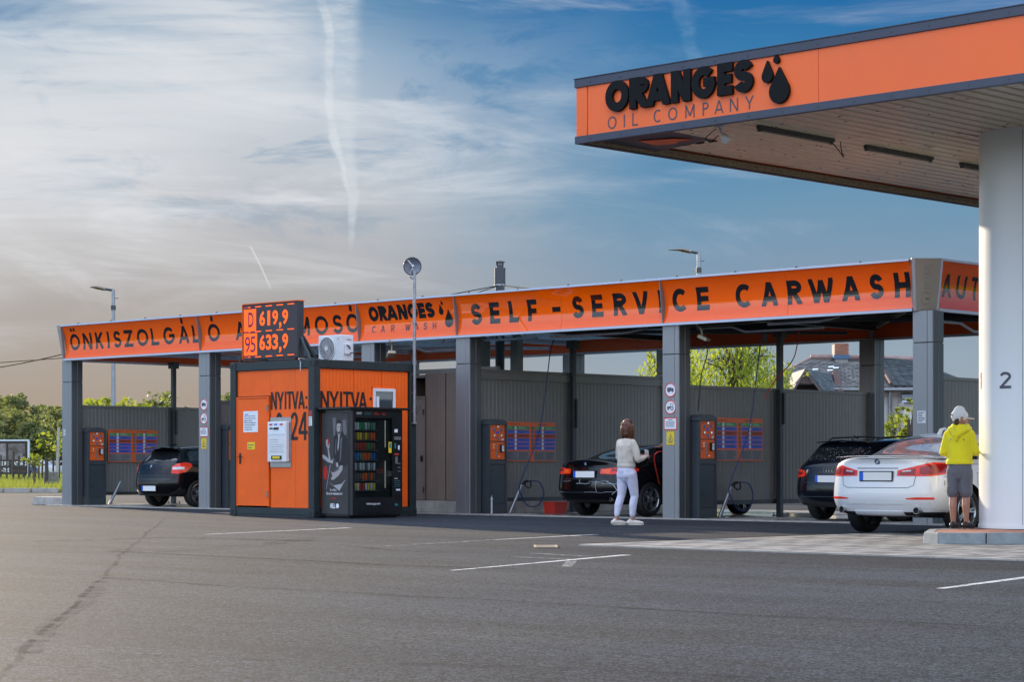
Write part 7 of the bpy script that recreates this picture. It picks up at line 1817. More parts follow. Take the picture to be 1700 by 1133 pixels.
# ---------------------------------------------------------------- meadow grass
mb = MB(); rng = random.Random(4)
for i in range(15000):
    b_ = 79.5+rng.random()**1.6*70; a_ = -b_*(.170+rng.random()*.085)
    q = cf(a_, b_); s = rng.uniform(.10, .34)*(1+(b_-79)*.01); th = rng.random()*6.28; wx, wy = math.cos(th)*.03*(1+(b_-79)*.02), math.sin(th)*.03*(1+(b_-79)*.02)
    lx, ly = rng.gauss(0, .06), rng.gauss(0, .06)
    mb.add([(q.x-wx, q.y-wy, -.03), (q.x+wx, q.y+wy, -.03), (q.x+lx, q.y+ly, s)], [(0, 1, 2)])
M['blade'] = leaf_mat('grass_blades', (.09, .14, .025), (.30, .30, .08), .35)
o = tag(mb.build('meadow_grass', M['blade'], recalc=False), 'sunlit yellow green meadow grass behind the kerb', 'grass', kind='stuff')
# ---------------------------------------------------------------- timber posts with wire
G = 'dark timber fence posts of the meadow'
for i, (px_, yb, yt, w_, lab) in enumerate(((77, 812, 761, .20, 'thickest dark fence post in front of the stone stack'), (21.5, 799, 750, .16, 'fence post standing in front of the billboard centre'), (31, 790, 758, .13, 'fence post right of the one before the billboard centre'), (39, 792, 754, .13, 'fence post under the right edge of the billboard'),
        (48, 791, 761, .15, 'fence post just right of the billboard'), (58, 790, 760, .13, 'fence post left of the young tree'), (64, 786, 758, .12, 'fence post behind the young yellow tree'), (70, 786, 761, .12, 'thin post left of the thickest post'), (11, 787, 757, .12, 'fence post left of the billboard centre'), (1, 785, 756, .12, 'fence post at the left edge of the photo'), (88, 784, 761, .12, 'fence post beside the stone stack'), (98, 783, 762, .12, 'fence post next to the first silver column'))):
    Y = min(3462.0/(yb-774.0), 112.0+(i % 5)); q = cf((px_-850)/3606*Y, Y); h = .99+(774-yt)*Y/3606; wd = w_*.48
    T_ = thing('fence_post', lab, 'fence post', (q.x, q.y, -.03), rng.random(), G)
    mb = MB(); mb.tube([(0, 0, 0), (.01*h, 0, h*.6), (.0, .02*h, h)], [wd*.9, wd*.85, wd*.8], 8); mb.build('post', M['wood_post'], T_)
    mb = MB(); mb.tube([(-.01, 0, h*.99), (0, 0, h*1.005)], [wd*.8, wd*.6], 8); mb.build('post_top', M['wood_post'], T_)
pa, pb = cf((-30-850)/3606*116, 116), cf((77-850)/3606*91, 91)
T_ = thing('wire_fence', 'thin wire strung between the dark timber posts of the meadow', 'fence', (0, 0, 0))
for z in (.35, .7, 1.05):
    mb = MB(); mb.tube([(pb.x, pb.y, z), (pa.x, pa.y, z*1.1)], .004, 4); mb.build('wire', M['cable'], T_)
# young tree with yellow leaves
Y = 100; tree((56-850)/3606*Y, Y, 1.55, .95, 'young sapling with yellow leaves in the meadow', 'leaf_shrub', 131, 420, .05, None, base=.55, name='sapling')
# stone stack (gabion) beside the thick post
Y = 92; q = cf((84.5-850)/3606*Y, Y)
T_ = thing('stone_stack', 'dry stacked stone pillar beside the thickest fence post', 'stone pillar', (q.x, q.y, -.03), math.atan2(SP, CP))
M['stone'] = mat('grey_stone', (.17, .165, .155), .9, 0, .3, 5, .4, 20)
for k in range(9):
    x = -.30
    while x < .26:
        wd = rng.uniform(.10, .20); mb = MB(); mb.box(x+.006, min(x+wd, .31), -.12+rng.uniform(-.02, .02), .14, k*.082+.004, k*.082+.078); mb.build('stone', M['stone'], T_, bevel=.012); x += wd
# ---------------------------------------------------------------- billboard
Y = 125; q = cf((-18-850)/3606*Y, Y)
T_ = thing('billboard', 'dark framed billboard with trailer pictures and white lettering at the left edge', 'billboard', (q.x, q.y, 0), math.atan2(SP, CP))
bw_ = 64/3606*Y*1.0; z0, z1 = .96+(774-788)*Y/3606, .96+(774-733)*Y/3606
mb = MB(); mb.box(-bw_, bw_, 0, .12, z0, z1); mb.build('board', mat('billboard_dark', (.022, .014, .012), .5, 0, .1, 3), T_)
mb = MB(); mb.box(-bw_-.06, bw_+.08, -.05, .14, z1, z1+.09); mb.box(bw_, bw_+.10, -.05, .14, z0-1, z1-.001); mb.build('frame', M['trim_lt'], T_)
fb = plane_fn((0, 0, 0), (1, 0, 0), (0, 0, 1), (0, -1, 0), .01); fb2 = plane_fn((0, 0, 0), (1, 0, 0), (0, 0, 1), (0, -1, 0), .02)
M['bill_pic'] = mat('billboard_picture', (.17, .15, .16), .5, 0, .6, 1.6); M['bill_pic2'] = mat('billboard_picture_dim', (.12, .10, .10), .5, 0, .6, 2.4)
zm = z1-.06-(z1-z0)*.53
for a, b, mm in ((-.62, -.03, 'bill_pic2'), (.02, .44, 'bill_pic'), (.50, .93, 'bill_pic2')):
    mb = MB(); rect(mb, fb, a*bw_, b*bw_, zm, z1-.14); mb.build('picture', M[mm], T_, recalc=False)
for a, b, s in ((.18, .50, 'CS E RE'), (.60, .97, 'LATOARS')):
    mb = MB(); fit_font(mb, s, a*bw_, b*bw_, zm-.34, zm-.10, fb2, .02); mb.build('lettering', M['paper'], T_, recalc=False)
mb = MB(); fit_font(mb, 'KES-THE', .20*bw_, .52*bw_, zm-.72, zm-.48, fb2, .02); mb.build('lettering', M['paper'], T_, recalc=False)
for x in (-bw_*.8, bw_*.9): mb = MB(); mb.box(x-.08, x+.08, .15, .30, -.03, z1); mb.build('post', M['steel_dark'], T_)
# ---------------------------------------------------------------- far parked cars behind the meadow
def far_car(px_, Y, rz, m, label):
    q = cf((px_-850)/3606*Y, Y); T_ = thing('parked_car', label, 'car', (q.x, q.y, -.02), rz, 'cars parked beyond the meadow')
    prof = [(-2.1, .30), (-2.15, .75), (-1.95, .95), (-1.2, 1.0), (-.7, 1.42), (.7, 1.45), (1.4, 1.0), (2.0, .90), (2.15, .60), (2.1, .30)]
    mb = MB(); mb.prism([(x, -.82, z) for x, z in prof], (0, 1.64, 0)); mb.build('body', m, T_, bevel=.08)
    mb = MB(); g_ = [(-1.08, 1.02), (-.66, 1.36), (.62, 1.38), (1.22, 1.02)]; mb.prism([(x, -.835, z) for x, z in g_], (0, .012, 0)); mb.prism([(x, .823, z) for x, z in g_], (0, .012, 0)); mb.build('side_window', M['cglass'], T_)
    for x in (-1.35, 1.35):
        for y in (-.72, .72): mb = MB(); mb.lathe([(.31, -.1), (.31, .1)], 18, (x, y, .31), 'y'); mb.build('wheel', M['rubber'], T_)
far_car(22, 190, 1.0, mat('far_blue_paint', (.03, .06, .16), .3, 0, 0, coat=.6), 'small blue car seen under the billboard')
far_car(62, 200, .6, mat('far_silver_paint', (.5, .52, .56), .3, .2, 0, coat=.6), 'pale silver car beyond the young yellow sapling')
far_car(99, 205, .6, mat('far_grey_paint', (.35, .35, .37), .3, .2, 0, coat=.6), 'grey car just left of the first silver column')
# ---------------------------------------------------------------- poles, lamps, wires
Y = 96; q = cf((94-850)/3606*Y, Y)
T_ = thing('utility_pole', 'thin pale utility pole leaning slightly beside the leftmost column', 'utility pole', (q.x, q.y, 0))
dx = RGT*(3.5/3606*Y); H_ = (805-705)*Y/3606+.0
mb = MB(); mb.tube([(0, 0, -.03), (dx.x, dx.y, H_)], [.085, .06], 10); mb.build('pole', M['concrete'], T_, smooth=True)
tag(hose([cf((-300-850)/3606*95, 95, 5.3), cf((-50-850)/3606*75, 75, 4.25), (0.2, 3.0, 4.40)], .018, 'cable', 'upper black cable running from the left to the car wash roof', 'cable'), None, 'cable')
tag(hose([cf((-300-850)/3606*95, 95, 4.8), cf((-50-850)/3606*80, 80, 4.68), (-.1, 4.5, 4.0)], .016, 'cable', 'lower black cable running from the left to the car wash roof', 'cable'), None, 'cable')
def street_lamp(px_, Y, ytop, label, armpx):
    q = cf((px_-850)/3606*Y, Y); h = .96+(774-ytop)*Y/3606; k = Y/3606
    T_ = thing('street_lamp', label, 'street lamp', (q.x, q.y, 0), math.atan2(SP, CP), 'street lamps behind the car wash')
    mb = MB(); mb.tube([(0, 0, -.03), (0, 0, h-1.2), (0, 0, h)], [.10, .065, .06], 12); mb.build('pole', M['steel'], T_, smooth=True)
    mb = MB(); mb.tube([(0, 0, h-.03), (-14*k, 0, h+.02)], .045, 8); mb.box(.05, .18, -.02, .02, h-15*k, h-14*k); mb.build('arm', M['steel_dark'], T_)
    mb = MB(); L = armpx*k
    P = [(-13*k, 0, h+.02), (-18*k, 0, h+3.0*k), (-26*k, 0, h+5.0*k), (-34*k, 0, h+5.6*k), (-L, 0, h+5.2*k)]
    mb.tube([(x, y, z-1.5*k) for x, y, z in P], [(.05, 1.5*k), (.16, 3.0*k), (.18, 3.0*k), (.14, 1.7*k), (.05, .3*k)], 12, side=(0, 1, 0)); mb.build('lamp_head', M['lamp_metal'], T_, smooth=True)
    mb = MB(); mb.tube([(-18*k, 0, h-.6*k), (-30*k, 0, h+1.6*k)], [(.11, .8*k), (.11, .6*k)], 10, side=(0, 1, 0)); mb.build('lamp_glass', M['lamp_lens'], T_, smooth=True)
    mb = MB(); mb.lathe([(.09, 0), (.09, .16)], 10, (0, 0, h-34*k)); mb.build('collar', M['steel_dark'], T_)
M['lamp_metal'] = mat('brown_lamp_metal', (.22, .17, .12), .5, .3, .1, 6); M['lamp_lens'] = mat('amber_lamp_lens', (.30, .22, .08), .25)
street_lamp(188, 76, 481, 'street lamp rising behind the left end of the fascia', 39)
street_lamp(1160, 70, 419, 'street lamp rising behind the CARWASH lettering', 52)
# ---------------------------------------------------------------- old house
Y0 = 84.0; kz = Y0/3606
def hx(px_): return (px_-850)*kz
def hz(py_): return .96+(774-py_)*kz
q = cf(0, Y0)
HS = thing('old_house', 'old white house with a weathered slate grey hipped tile roof and brick chimneys', 'house', (q.x, q.y, 0), math.atan2(SP, CP))
M['plaster'] = mat('pale_plaster', (.62, .58, .52), .85, 0, .06, 2, .1, 20, dirt=((150, 130, 110), .3)); M['tiles'] = mat('weathered_slate', (.19, .185, .18), .8, 0, .30, 2.5, .5, 12, dirt=((92, 70, 56), .5))
M['tiles2'] = mat('blue_grey_slate', (.17, .20, .215), .75, 0, .30, 3, .5, 12); M['tiles3'] = mat('dark_slate', (.08, .095, .10), .75, 0, .3, 5, .5, 12)
M['brick'] = mat('brick', (.30, .13, .08), .85, 0, .2, 6); M['brick_dk'] = mat('sooty_brick', (.085, .045, .038), .85, 0, .2, 6); M['dk_timber'] = mat('dark_brown_timber', (.035, .025, .02), .8, 0, .2, 6)
mb = MB(); mb.box(hx(1392), hx(1700), .6, 9, -.05, hz(641)); mb.build('wall', M['plaster'], HS)
mb = MB(); mb.box(hx(1392), hx(1700), .56, .598, hz(659), hz(654)); mb.box(hx(1392), hx(1700), .57, .598, hz(653.5), hz(641.5)); mb.build('cornice', mat('cornice_plaster', (.50, .42, .36), .85, 0, .08, 3), HS)
# main roof
el_, er_, rl, rr2 = hx(1250), hx(1628), hx(1374), hx(1560)
ze, zr = hz(643), hz(587)
E0 = [(el_, .1, ze), (er_, .1, ze-.0), (er_, 9.6, ze), (el_, 9.6, ze)]; Rg = [(rl, 4.8, zr), (rr2, 4.8, zr-.1)]
def tiled(poly_fn, u0, u1, nrow, m, nm='roof_tiles'):
    """rows of overlapping tiles: poly_fn(t) -> (left point, right point) at row t in 0..1 from eave to ridge"""
    mb = MB(); rg_ = random.Random(int(u0*10))
    for r in range(nrow):
        t0, t1 = r/nrow, (r+1.12)/nrow; A, B = [Vector(p) for p in poly_fn(t0)]; C, D = [Vector(p) for p in poly_fn(min(t1, 1))]
        L = (B-A).length; n_ = max(1, int(L/.32)); nn = (B-A).cross(C-A).normalized(); nn = nn if nn.z > 0 else -nn
        for i in range(n_):
            if rg_.random() < .01: continue
            f0, f1_ = i/n_+.004, (i+1)/n_-.004; up_ = nn*(.035+rg_.uniform(0, .02)); lo = nn*.008
            a, b = A.lerp(B, f0), A.lerp(B, f1_); c_, d = C.lerp(D, f0), C.lerp(D, f1_)
            mb.add([a+up_, b+up_, d+lo, c_+lo, a, b], [(0, 1, 2, 3), (0, 4, 5, 1)])
    o = mb.build(nm, m, HS, recalc=False); o['kind'] = 'stuff'; return o
V3 = Vector
mb = MB(); mb.add(E0+Rg, [(0, 1, 5, 4), (1, 2, 5), (2, 3, 4, 5), (3, 0, 4)]); mb.build('roof_boards', M['tiles'], HS)
tiled(lambda t: (V3(E0[0]).lerp(V3(Rg[0]), t), V3(E0[1]).lerp(V3(Rg[1]), t)), 1, 2, 26, M['tiles'])
tiled(lambda t: (V3(E0[1]).lerp(V3(Rg[1]), t), V3(E0[2]).lerp(V3(Rg[1]), t)), 3, 4, 26, M['tiles3'])
tiled(lambda t: (V3(E0[3]).lerp(V3(Rg[0]), t), V3(E0[0]).lerp(V3(Rg[0]), t)), 5, 6, 26, M['tiles'])
# darker re-tiled bay on the right of the valley
va, vb = V3((hx(1479), .08, ze+.02)), V3((hx(1486), 4.75, zr+.03)); ra, rb = V3(E0[1])+V3((-.3, -.02, .02)), V3(Rg[1])+V3((-.1, 0, .03))
tiled(lambda t: (va.lerp(vb, t)+V3((0, -.05, .04)), ra.lerp(rb, t)+V3((0, -.05, .04))), 7, 8, 26, M['tiles3'])
mb = MB(); mb.tube([va+V3((0, -.12, .10)), vb+V3((0, -.12, .10))], .07, 6); mb.build('hip_tiles', M['brick_dk'], HS)
mb = MB(); mb.tube([V3(Rg[0])+V3((0, 0, .10)), V3(Rg[1])+V3((0, 0, .10))], .12, 8); mb.tube([V3(E0[0]), V3(Rg[0])+V3((0, 0, .06))], .05, 6); mb.build('ridge_tiles', mat('pinkish_ridge', (.26, .17, .15), .8, 0, .25, 4), HS)
for (x, y, z) in ((hx(1357), 1.5, hz(615)), (hx(1371), 2.2, hz(609)), (hx(1395), 2.3, hz(611)), (hx(1401), 3.0, hz(604)), (hx(1408), 3.1, hz(606))):
    mb = MB(); f_ = (z-ze)/(zr-ze); yy = .1+4.7*f_-.10; mb.add([(x-.13, yy, z), (x+.09, yy, z+.01), (x+.12, yy+.08, z+.06), (x-.10, yy+.08, z+.05)], [(0, 1, 2, 3)]); mb.build('pale_patch', M['paper'], HS, recalc=False)
# gabled wing
gx0, gx1, gxm = hx(1303), hx(1353), hx(1324); gzt, gze = hz(617), hz(655)
mb = MB(); mb.add([(gx0, -2.2, gze), (gxm, -2.2, gzt), (gx1, -2.2, gze), (gx0, .2, gze), (gxm, 1.6, gzt), (gx1, .2, gze)], [(0, 1, 4, 3)]); mb.build('wing_roof', M['tiles'], HS, recalc=False)
rgx = hx(1394)
tiled(lambda t: (V3((gx1, -2.25, gze)).lerp(V3((gxm, -2.25, gzt)), t), V3((hx(1390), .0, gze)).lerp(V3((rgx, 1.9, gzt-.02)), t)), 9, 10, 18, M['tiles2'])
mb = MB(); mb.add([(gx1, -2.22, gze-.03), (gxm, -2.22, gzt-.03), (rgx, 1.9, gzt-.05), (hx(1390), 0, gze-.03)], [(0, 1, 2, 3)]); mb.build('wing_boards', M['tiles2'], HS, recalc=False)
mb = MB(); mb.prism([(gx0+.1, -2.15, hz(641)), (gxm, -2.15, gzt-.06), (gx1-.4, -2.15, hz(641))], (0, .1, 0)); mb.build('gable_boards', mat('brown_gable', (.12, .085, .07), .85, 0, .25, 8), HS)
mb = MB()
for i in range(12): x = gx0+.12+i*(gx1-.45-gx0)/12; mb.prism([(x, -2.2, hz(641)), (x+.07, -2.2, hz(641)-.06), (x+.08, -2.2, hz(640))], (0, .04, 0))
mb.build('gable_fringe', M['dk_timber'], HS)
mb = MB(); mb.box(gx0+.15, gx1-.1, -1.6, 0, -.05, hz(641)); mb.build('wing_wall', M['dk_timber'], HS)
for p_, r_ in (((gx0-.1, -2.3, gze-.08), (gxm, -2.3, gzt+.02)), ((gxm, -2.3, gzt+.02), (gx1+.06, -2.3, gze-.08))):
    mb = MB(); mb.prism([V3(p_), V3(r_), V3(r_)-V3((0, 0, .16)), V3(p_)-V3((0, 0, .16))], (0, .06, 0)); mb.build('barge_board', mat('grey_barge', (.09, .075, .065), .8, 0, .15, 6), HS)
mb = MB(); mb.prism([V3((hx(1389), -.2, gze)), V3((hx(1399), -.25, gze)), V3((hx(1403), 1.7, gzt)), V3((hx(1393), 1.8, gzt))], (0, 0, .09)); mb.build('valley_tiles', M['brick_dk'], HS)
# chimneys built of bricks
def chimney(x0, x1, y0, zb, zt_):
    mb = MB(); mb.box(x0+.03, x1-.03, y0+.03, y0+.95, zb-1, zt_-.02); c_ = mb.build('chimney', M['concrete'], HS)
    q_ = MB(); r_ = 0; z = zb
    while z < zt_:
        off = .0 if r_ % 2 else -.11; x = x0+off
        while x < x1:
            a, b = max(x, x0), min(x+.215, x1)
            if b-a > .05: q_.box(a, b, y0, y0+.06, z, z+.062)
            x += .23
        z += .075; r_ += 1
    o = q_.build('bricks', M['brick'], c_); o['kind'] = 'stuff'
    q_ = MB(); q_.box(x0-.04, x1+.04, y0-.04, y0+1.0, zb-.12, zb+.04); q_.build('lead_flashing', mat('blue_flashing', (.06, .12, .20), .5, .3, .1, 5), c_)
chimney(hx(1413), hx(1438), 4.3, hz(582), hz(560)); chimney(hx(1462), hx(1478), 4.3, hz(580), hz(560))
mb = MB(); mb.box(el_, hx(1392), -.02, .06, ze-.10, ze-.02); mb.box(hx(1392), er_, .04, .12, ze-.12, ze-.02); mb.build('gutter', M['steel'], HS)
mb = MB(); mb.tube([(hx(1481), .48, ze-.08), (hx(1481), .54, -.03)], .07, 8); mb.build('downpipe', M['steel'], HS)
mb = MB(); mb.prism([(hx(1491), -.9, hz(668)), (hx(1540), -.9, hz(668)), (hx(1540), .55, hz(656)), (hx(1500), .55, hz(656))], (0, 0, .10)); mb.build('lean_to_roof', M['tiles3'], HS)
mb = MB(); mb.box(hx(1495), hx(1540), -.7, .5, -.03, hz(669)); mb.build('lean_to_wall', M['plaster'], HS)
mb = MB(); mb.box(hx(1490), hx(1541), -.98, -.91, hz(669.5), hz(667)); mb.build('fascia_board', M['trim_lt'], HS)
# yellow machinery behind the fourth bay wall
q = cf((1205-850)/3606*66, 66)
T_ = thing('yellow_beam', 'yellow metal beam just above the bay wall in front of the weeping tree', 'beam', (q.x, q.y, 0), math.atan2(SP, CP))
k = 66/3606
mb = MB(); mb.box(-20*k, 16*k, 0, .3, .96+(774-645.5)*k, .96+(774-642.5)*k); mb.build('rail', M['yellow'], T_); mb = MB(); mb.box(18*k, 27*k, 0, .3, .96+(774-642)*k, .96+(774-639.5)*k); mb.box(19*k, 22*k, .05, .25, 0, .96+(774-642.1)*k); mb.box(-15*k, -12*k, .05, .25, 0, .96+(774-645.6)*k); mb.build('bracket', M['yellow'], T_)

# ---------------------------------------------------------------- added unseen woods behind the camera, darkening reflections in paint and glass
mb = MB(); rng = random.Random(77)
for i in range(11000):
    a = math.radians(rng.uniform(75, 285)); R_ = 135+rng.gauss(0, 7); top_ = 9.5+3.0*mnoise.noise(Vector((a*9, 0, 3)))+1.5*mnoise.noise(Vector((a*40, 1, 3)))
    q = cf(math.sin(a)*R_, math.cos(a)*R_); z = rng.random()**.8*top_
    leafs(mb, rng, (q.x, q.y, z), 1.2, 1, 1.1)
tag(mb.build('reflection_woods', M['leaf_far'], recalc=False), 'added unseen belt of woods behind the camera that darkens reflections', 'woods', kind='stuff')
# ================================================================== people
def skin_mat(name, c):
    m = mat(name, c, .5, 0, .06, 6); m.node_tree.nodes['Principled BSDF'].inputs['Subsurface Weight'].default_value = 0.0; return m
M['skin'] = skin_mat('skin', (.42, .22, .15)); M['skin_tan'] = skin_mat('tanned_skin', (.36, .17, .11))
def cloth(name, c, folds=.6, sc=9.0):
    m = bpy.data.materials.new(name); m.use_nodes = True; t = NT(m.node_tree); b = t.n['Principled BSDF']; tcn = t.new('ShaderNodeTexCoord'); P = tcn.outputs['Object']
    n = t.noise(t.mapping(P, scale=(1, 1, .45)), sc, 4.0, .55, .6); t.put(b.inputs['Base Color'], t.mix(t.smooth(n, .3, .7), tuple(x*.92 for x in c)+(1,), tuple(c)+(1,)))
    b.inputs['Roughness'].default_value = .85; b.inputs['Specular IOR Level'].default_value = .2; b.inputs['Sheen Weight'].default_value = .15
    bn = t.new('ShaderNodeBump'); bn.inputs['Strength'].default_value = folds; bn.inputs['Distance'].default_value = .03; t.put(bn.inputs['Height'], n); t.l.new(bn.outputs[0], b.inputs['Normal']); return m
M['jacket'] = cloth('cream_jacket', (.58, .53, .46), .8, 8); M['jeans'] = cloth('pale_lilac_jeans', (.64, .65, .80), .5, 7); M['hoodie'] = cloth('yellow_hoodie', (.82, .70, .02), .6, 8)
M['shorts'] = cloth('grey_shorts', (.13, .13, .145), .5, 7); M['cap'] = cloth('white_cap_cloth', (.66, .64, .62), .1, 12); M['tee'] = cloth('dark_tee', (.03, .03, .035), .5, 8); M['dktrs'] = cloth('dark_trousers', (.03, .035, .05), .5, 7)
M['hair_red'] = mat('auburn_hair', (.085, .026, .009), .45, 0, .5, 26, .5, 70, stretch=(1, 1, .10)); M['hair_br'] = mat('brown_hair', (.06, .032, .018), .5, 0, .3, 30, .4, 80)
M['shoe_w'] = mat('off_white_shoe', (.62, .57, .50), .6, 0, .08, 12); M['shoe_b'] = mat('dark_shoe', (.015, .015, .017), .5, 0, .1, 12)
def smooth_solid(name, tubes, m, parent, voxel=.012, it=6, folds=0.0, seed=0, fs=9.0):
    """tubes: (points, radii, side) merged into one continuous surface"""
    mb = MB()
    for T in tubes:
        pts, rad = T[0], T[1]; side = T[2] if len(T) > 2 else (1, 0, 0)
        P = [Vector(p) for p in pts]; R = [(r, r) if not isinstance(r, (tuple, list)) else r for r in rad]
        # rounded ends
        d0 = (P[0]-P[1]).normalized(); d1 = (P[-1]-P[-2]).normalized(); e0, e1 = min(R[0]), min(R[-1])
        P2 = [P[0]+d0*e0*.95, P[0]+d0*e0*.6]+P+[P[-1]+d1*e1*.6, P[-1]+d1*e1*.95]
        R2 = [(R[0][0]*.3, R[0][1]*.3), (R[0][0]*.78, R[0][1]*.78)]+R+[(R[-1][0]*.78, R[-1][1]*.78), (R[-1][0]*.3, R[-1][1]*.3)]
        mb.tube(P2, R2, 16, side=side)
    me = mb.mesh(name); bm = bmesh.new(); bm.from_mesh(me); bmesh.ops.recalc_face_normals(bm, faces=bm.faces); bm.to_mesh(me); bm.free()
    ob = bpy.data.objects.new(name, me); COL.objects.link(ob)
    r = ob.modifiers.new('r', 'REMESH'); r.mode = 'VOXEL'; r.voxel_size = voxel; r.use_smooth_shade = True
    s = ob.modifiers.new('s', 'SMOOTH'); s.factor = .5; s.iterations = it
    res = eval_mesh(ob); bpy.data.objects.remove(ob)
    if folds:
        res.update(); nr = [v.normal.copy() for v in res.vertices]
        for v, n in zip(res.vertices, nr):
            q = Vector((v.co.x*fs, v.co.y*fs, v.co.z*fs*.8))+Vector((seed, 0, 0)); v.co += n*folds*(mnoise.noise(q)+.5*mnoise.noise(q*2.3))
    res.materials.clear(); res.materials.append(m); res.polygons.foreach_set('use_smooth', [True]*len(res.polygons))
    return link(name, res, parent)
def hand(wr, d, up_, s=1.0, curl=.5):
    """palm and five fingers as tubes; wr wrist, d finger direction, up_ back of the hand"""
    wr, d, up_ = Vector(wr), Vector(d).normalized(), Vector(up_).normalized(); sd = d.cross(up_).normalized()
    L = [([wr, wr+d*.045*s, wr+d*.085*s], [(.026*s, .017*s), (.038*s, .015*s), (.040*s, .013*s)], sd)]
    for i, (o, ln) in enumerate(((-.030, .062), (-.010, .072), (.010, .068), (.028, .052))):
        b = wr+d*.085*s+sd*o*s; k = b+d*ln*.5*s-up_*curl*.012*s; e = k+(d*(1-curl)-up_*curl).normalized()*ln*.55*s
        L.append(([b, k, e], [.0088*s, .0082*s, .007*s], sd))
    b = wr+d*.03*s-sd*.030*s; L.append(([b, b+(d-sd*.9).normalized()*.035*s, b+(d*1.0-sd*.5-up_*.3).normalized()*.065*s], [.011*s, .010*s, .0085*s], sd))
    return L
def head_tubes(c, s, fw, up_=(0, 0, 1)):
    """head shape with nose, ears, chin; c centre of the skull, fw facing direction"""
    c, fw, up_ = Vector(c), Vector(fw).normalized(), Vector(up_).normalized(); sd = fw.cross(up_).normalized()
    T = [([c-up_*.085*s+fw*.018*s, c-up_*.03*s+fw*.008*s, c+up_*.035*s-fw*.006*s, c+up_*.075*s-fw*.010*s], [(.050*s, .062*s), (.068*s, .088*s), (.074*s, .094*s), (.060*s, .076*s)], sd),
         ([c-up_*.095*s+fw*.050*s, c-up_*.075*s+fw*.058*s], [(.028*s, .022*s), (.040*s, .026*s)], sd),
         ([c-up_*.002*s+fw*.090*s, c-up_*.030*s+fw*.108*s], [.010*s, .015*s], sd),
         ([c-up_*.062*s+fw*.084*s-sd*.02*s, c-up_*.062*s+fw*.084*s+sd*.02*s], [.010*s, .010*s], up_)]
    for g in (-1, 1): T.append(([c-up_*.028*s+sd*g*.074*s-fw*.005*s, c+up_*.012*s+sd*g*.078*s-fw*.010*s], [(.010*s, .018*s), (.012*s, .020*s)], sd))
    return T
def eyes(c, s, fw, parent):
    c, fw = Vector(c), Vector(fw).normalized(); sd = fw.cross(Vector((0, 0, 1))).normalized()
    for g in (-1, 1):
        mb = MB(); p = c+fw*.084*s+sd*g*.030*s+Vector((0, 0, .004*s)); mb.tube([p-sd*.010*s, p+sd*.010*s], [.005*s, .005*s], 8); mb.build('eye', M['ink'], parent)
        mb = MB(); p = c+fw*.092*s+sd*g*.030*s+Vector((0, 0, .022*s)); mb.tube([p-sd*.016*s, p+sd*.016*s], [.003*s, .003*s], 6); mb.build('eyebrow', M['hair_br'], parent)
def shoe(parent, an, d, m, sole=None, s=1.0, nm='shoe', high=.075):
    an = Vector(an); d = Vector(d).normalized(); sd = d.cross(Vector((0, 0, 1)))
    g = lambda f, z: Vector((an.x, an.y, 0))+d*f*s+Vector((0, 0, z*s))
    o = smooth_solid(nm, [([g(-.055, .045), g(.02, .045), g(.10, .040), g(.155, .032)], [(.036*s, .040*s), (.042*s, .042*s), (.046*s, .034*s), (.038*s, .024*s)], sd), ([g(-.02, .06), g(-.02, high)], [(.036*s, .046*s), (.034*s, .040*s)], sd)], m, parent, .008, 3)
    mb = MB(); n = 20; P = []
    for i in range(n):
        a = 2*PI*i/n; f = .055+.125*math.cos(a); w_ = (.044 if math.cos(a) > -.2 else .038)*math.sin(a); P.append(g(f, .003)+sd*w_*s)
    mb.prism(P, (0, 0, .022*s)); mb.build('sole', sole or M['shoe_w'], o, bevel=.004)
    return o
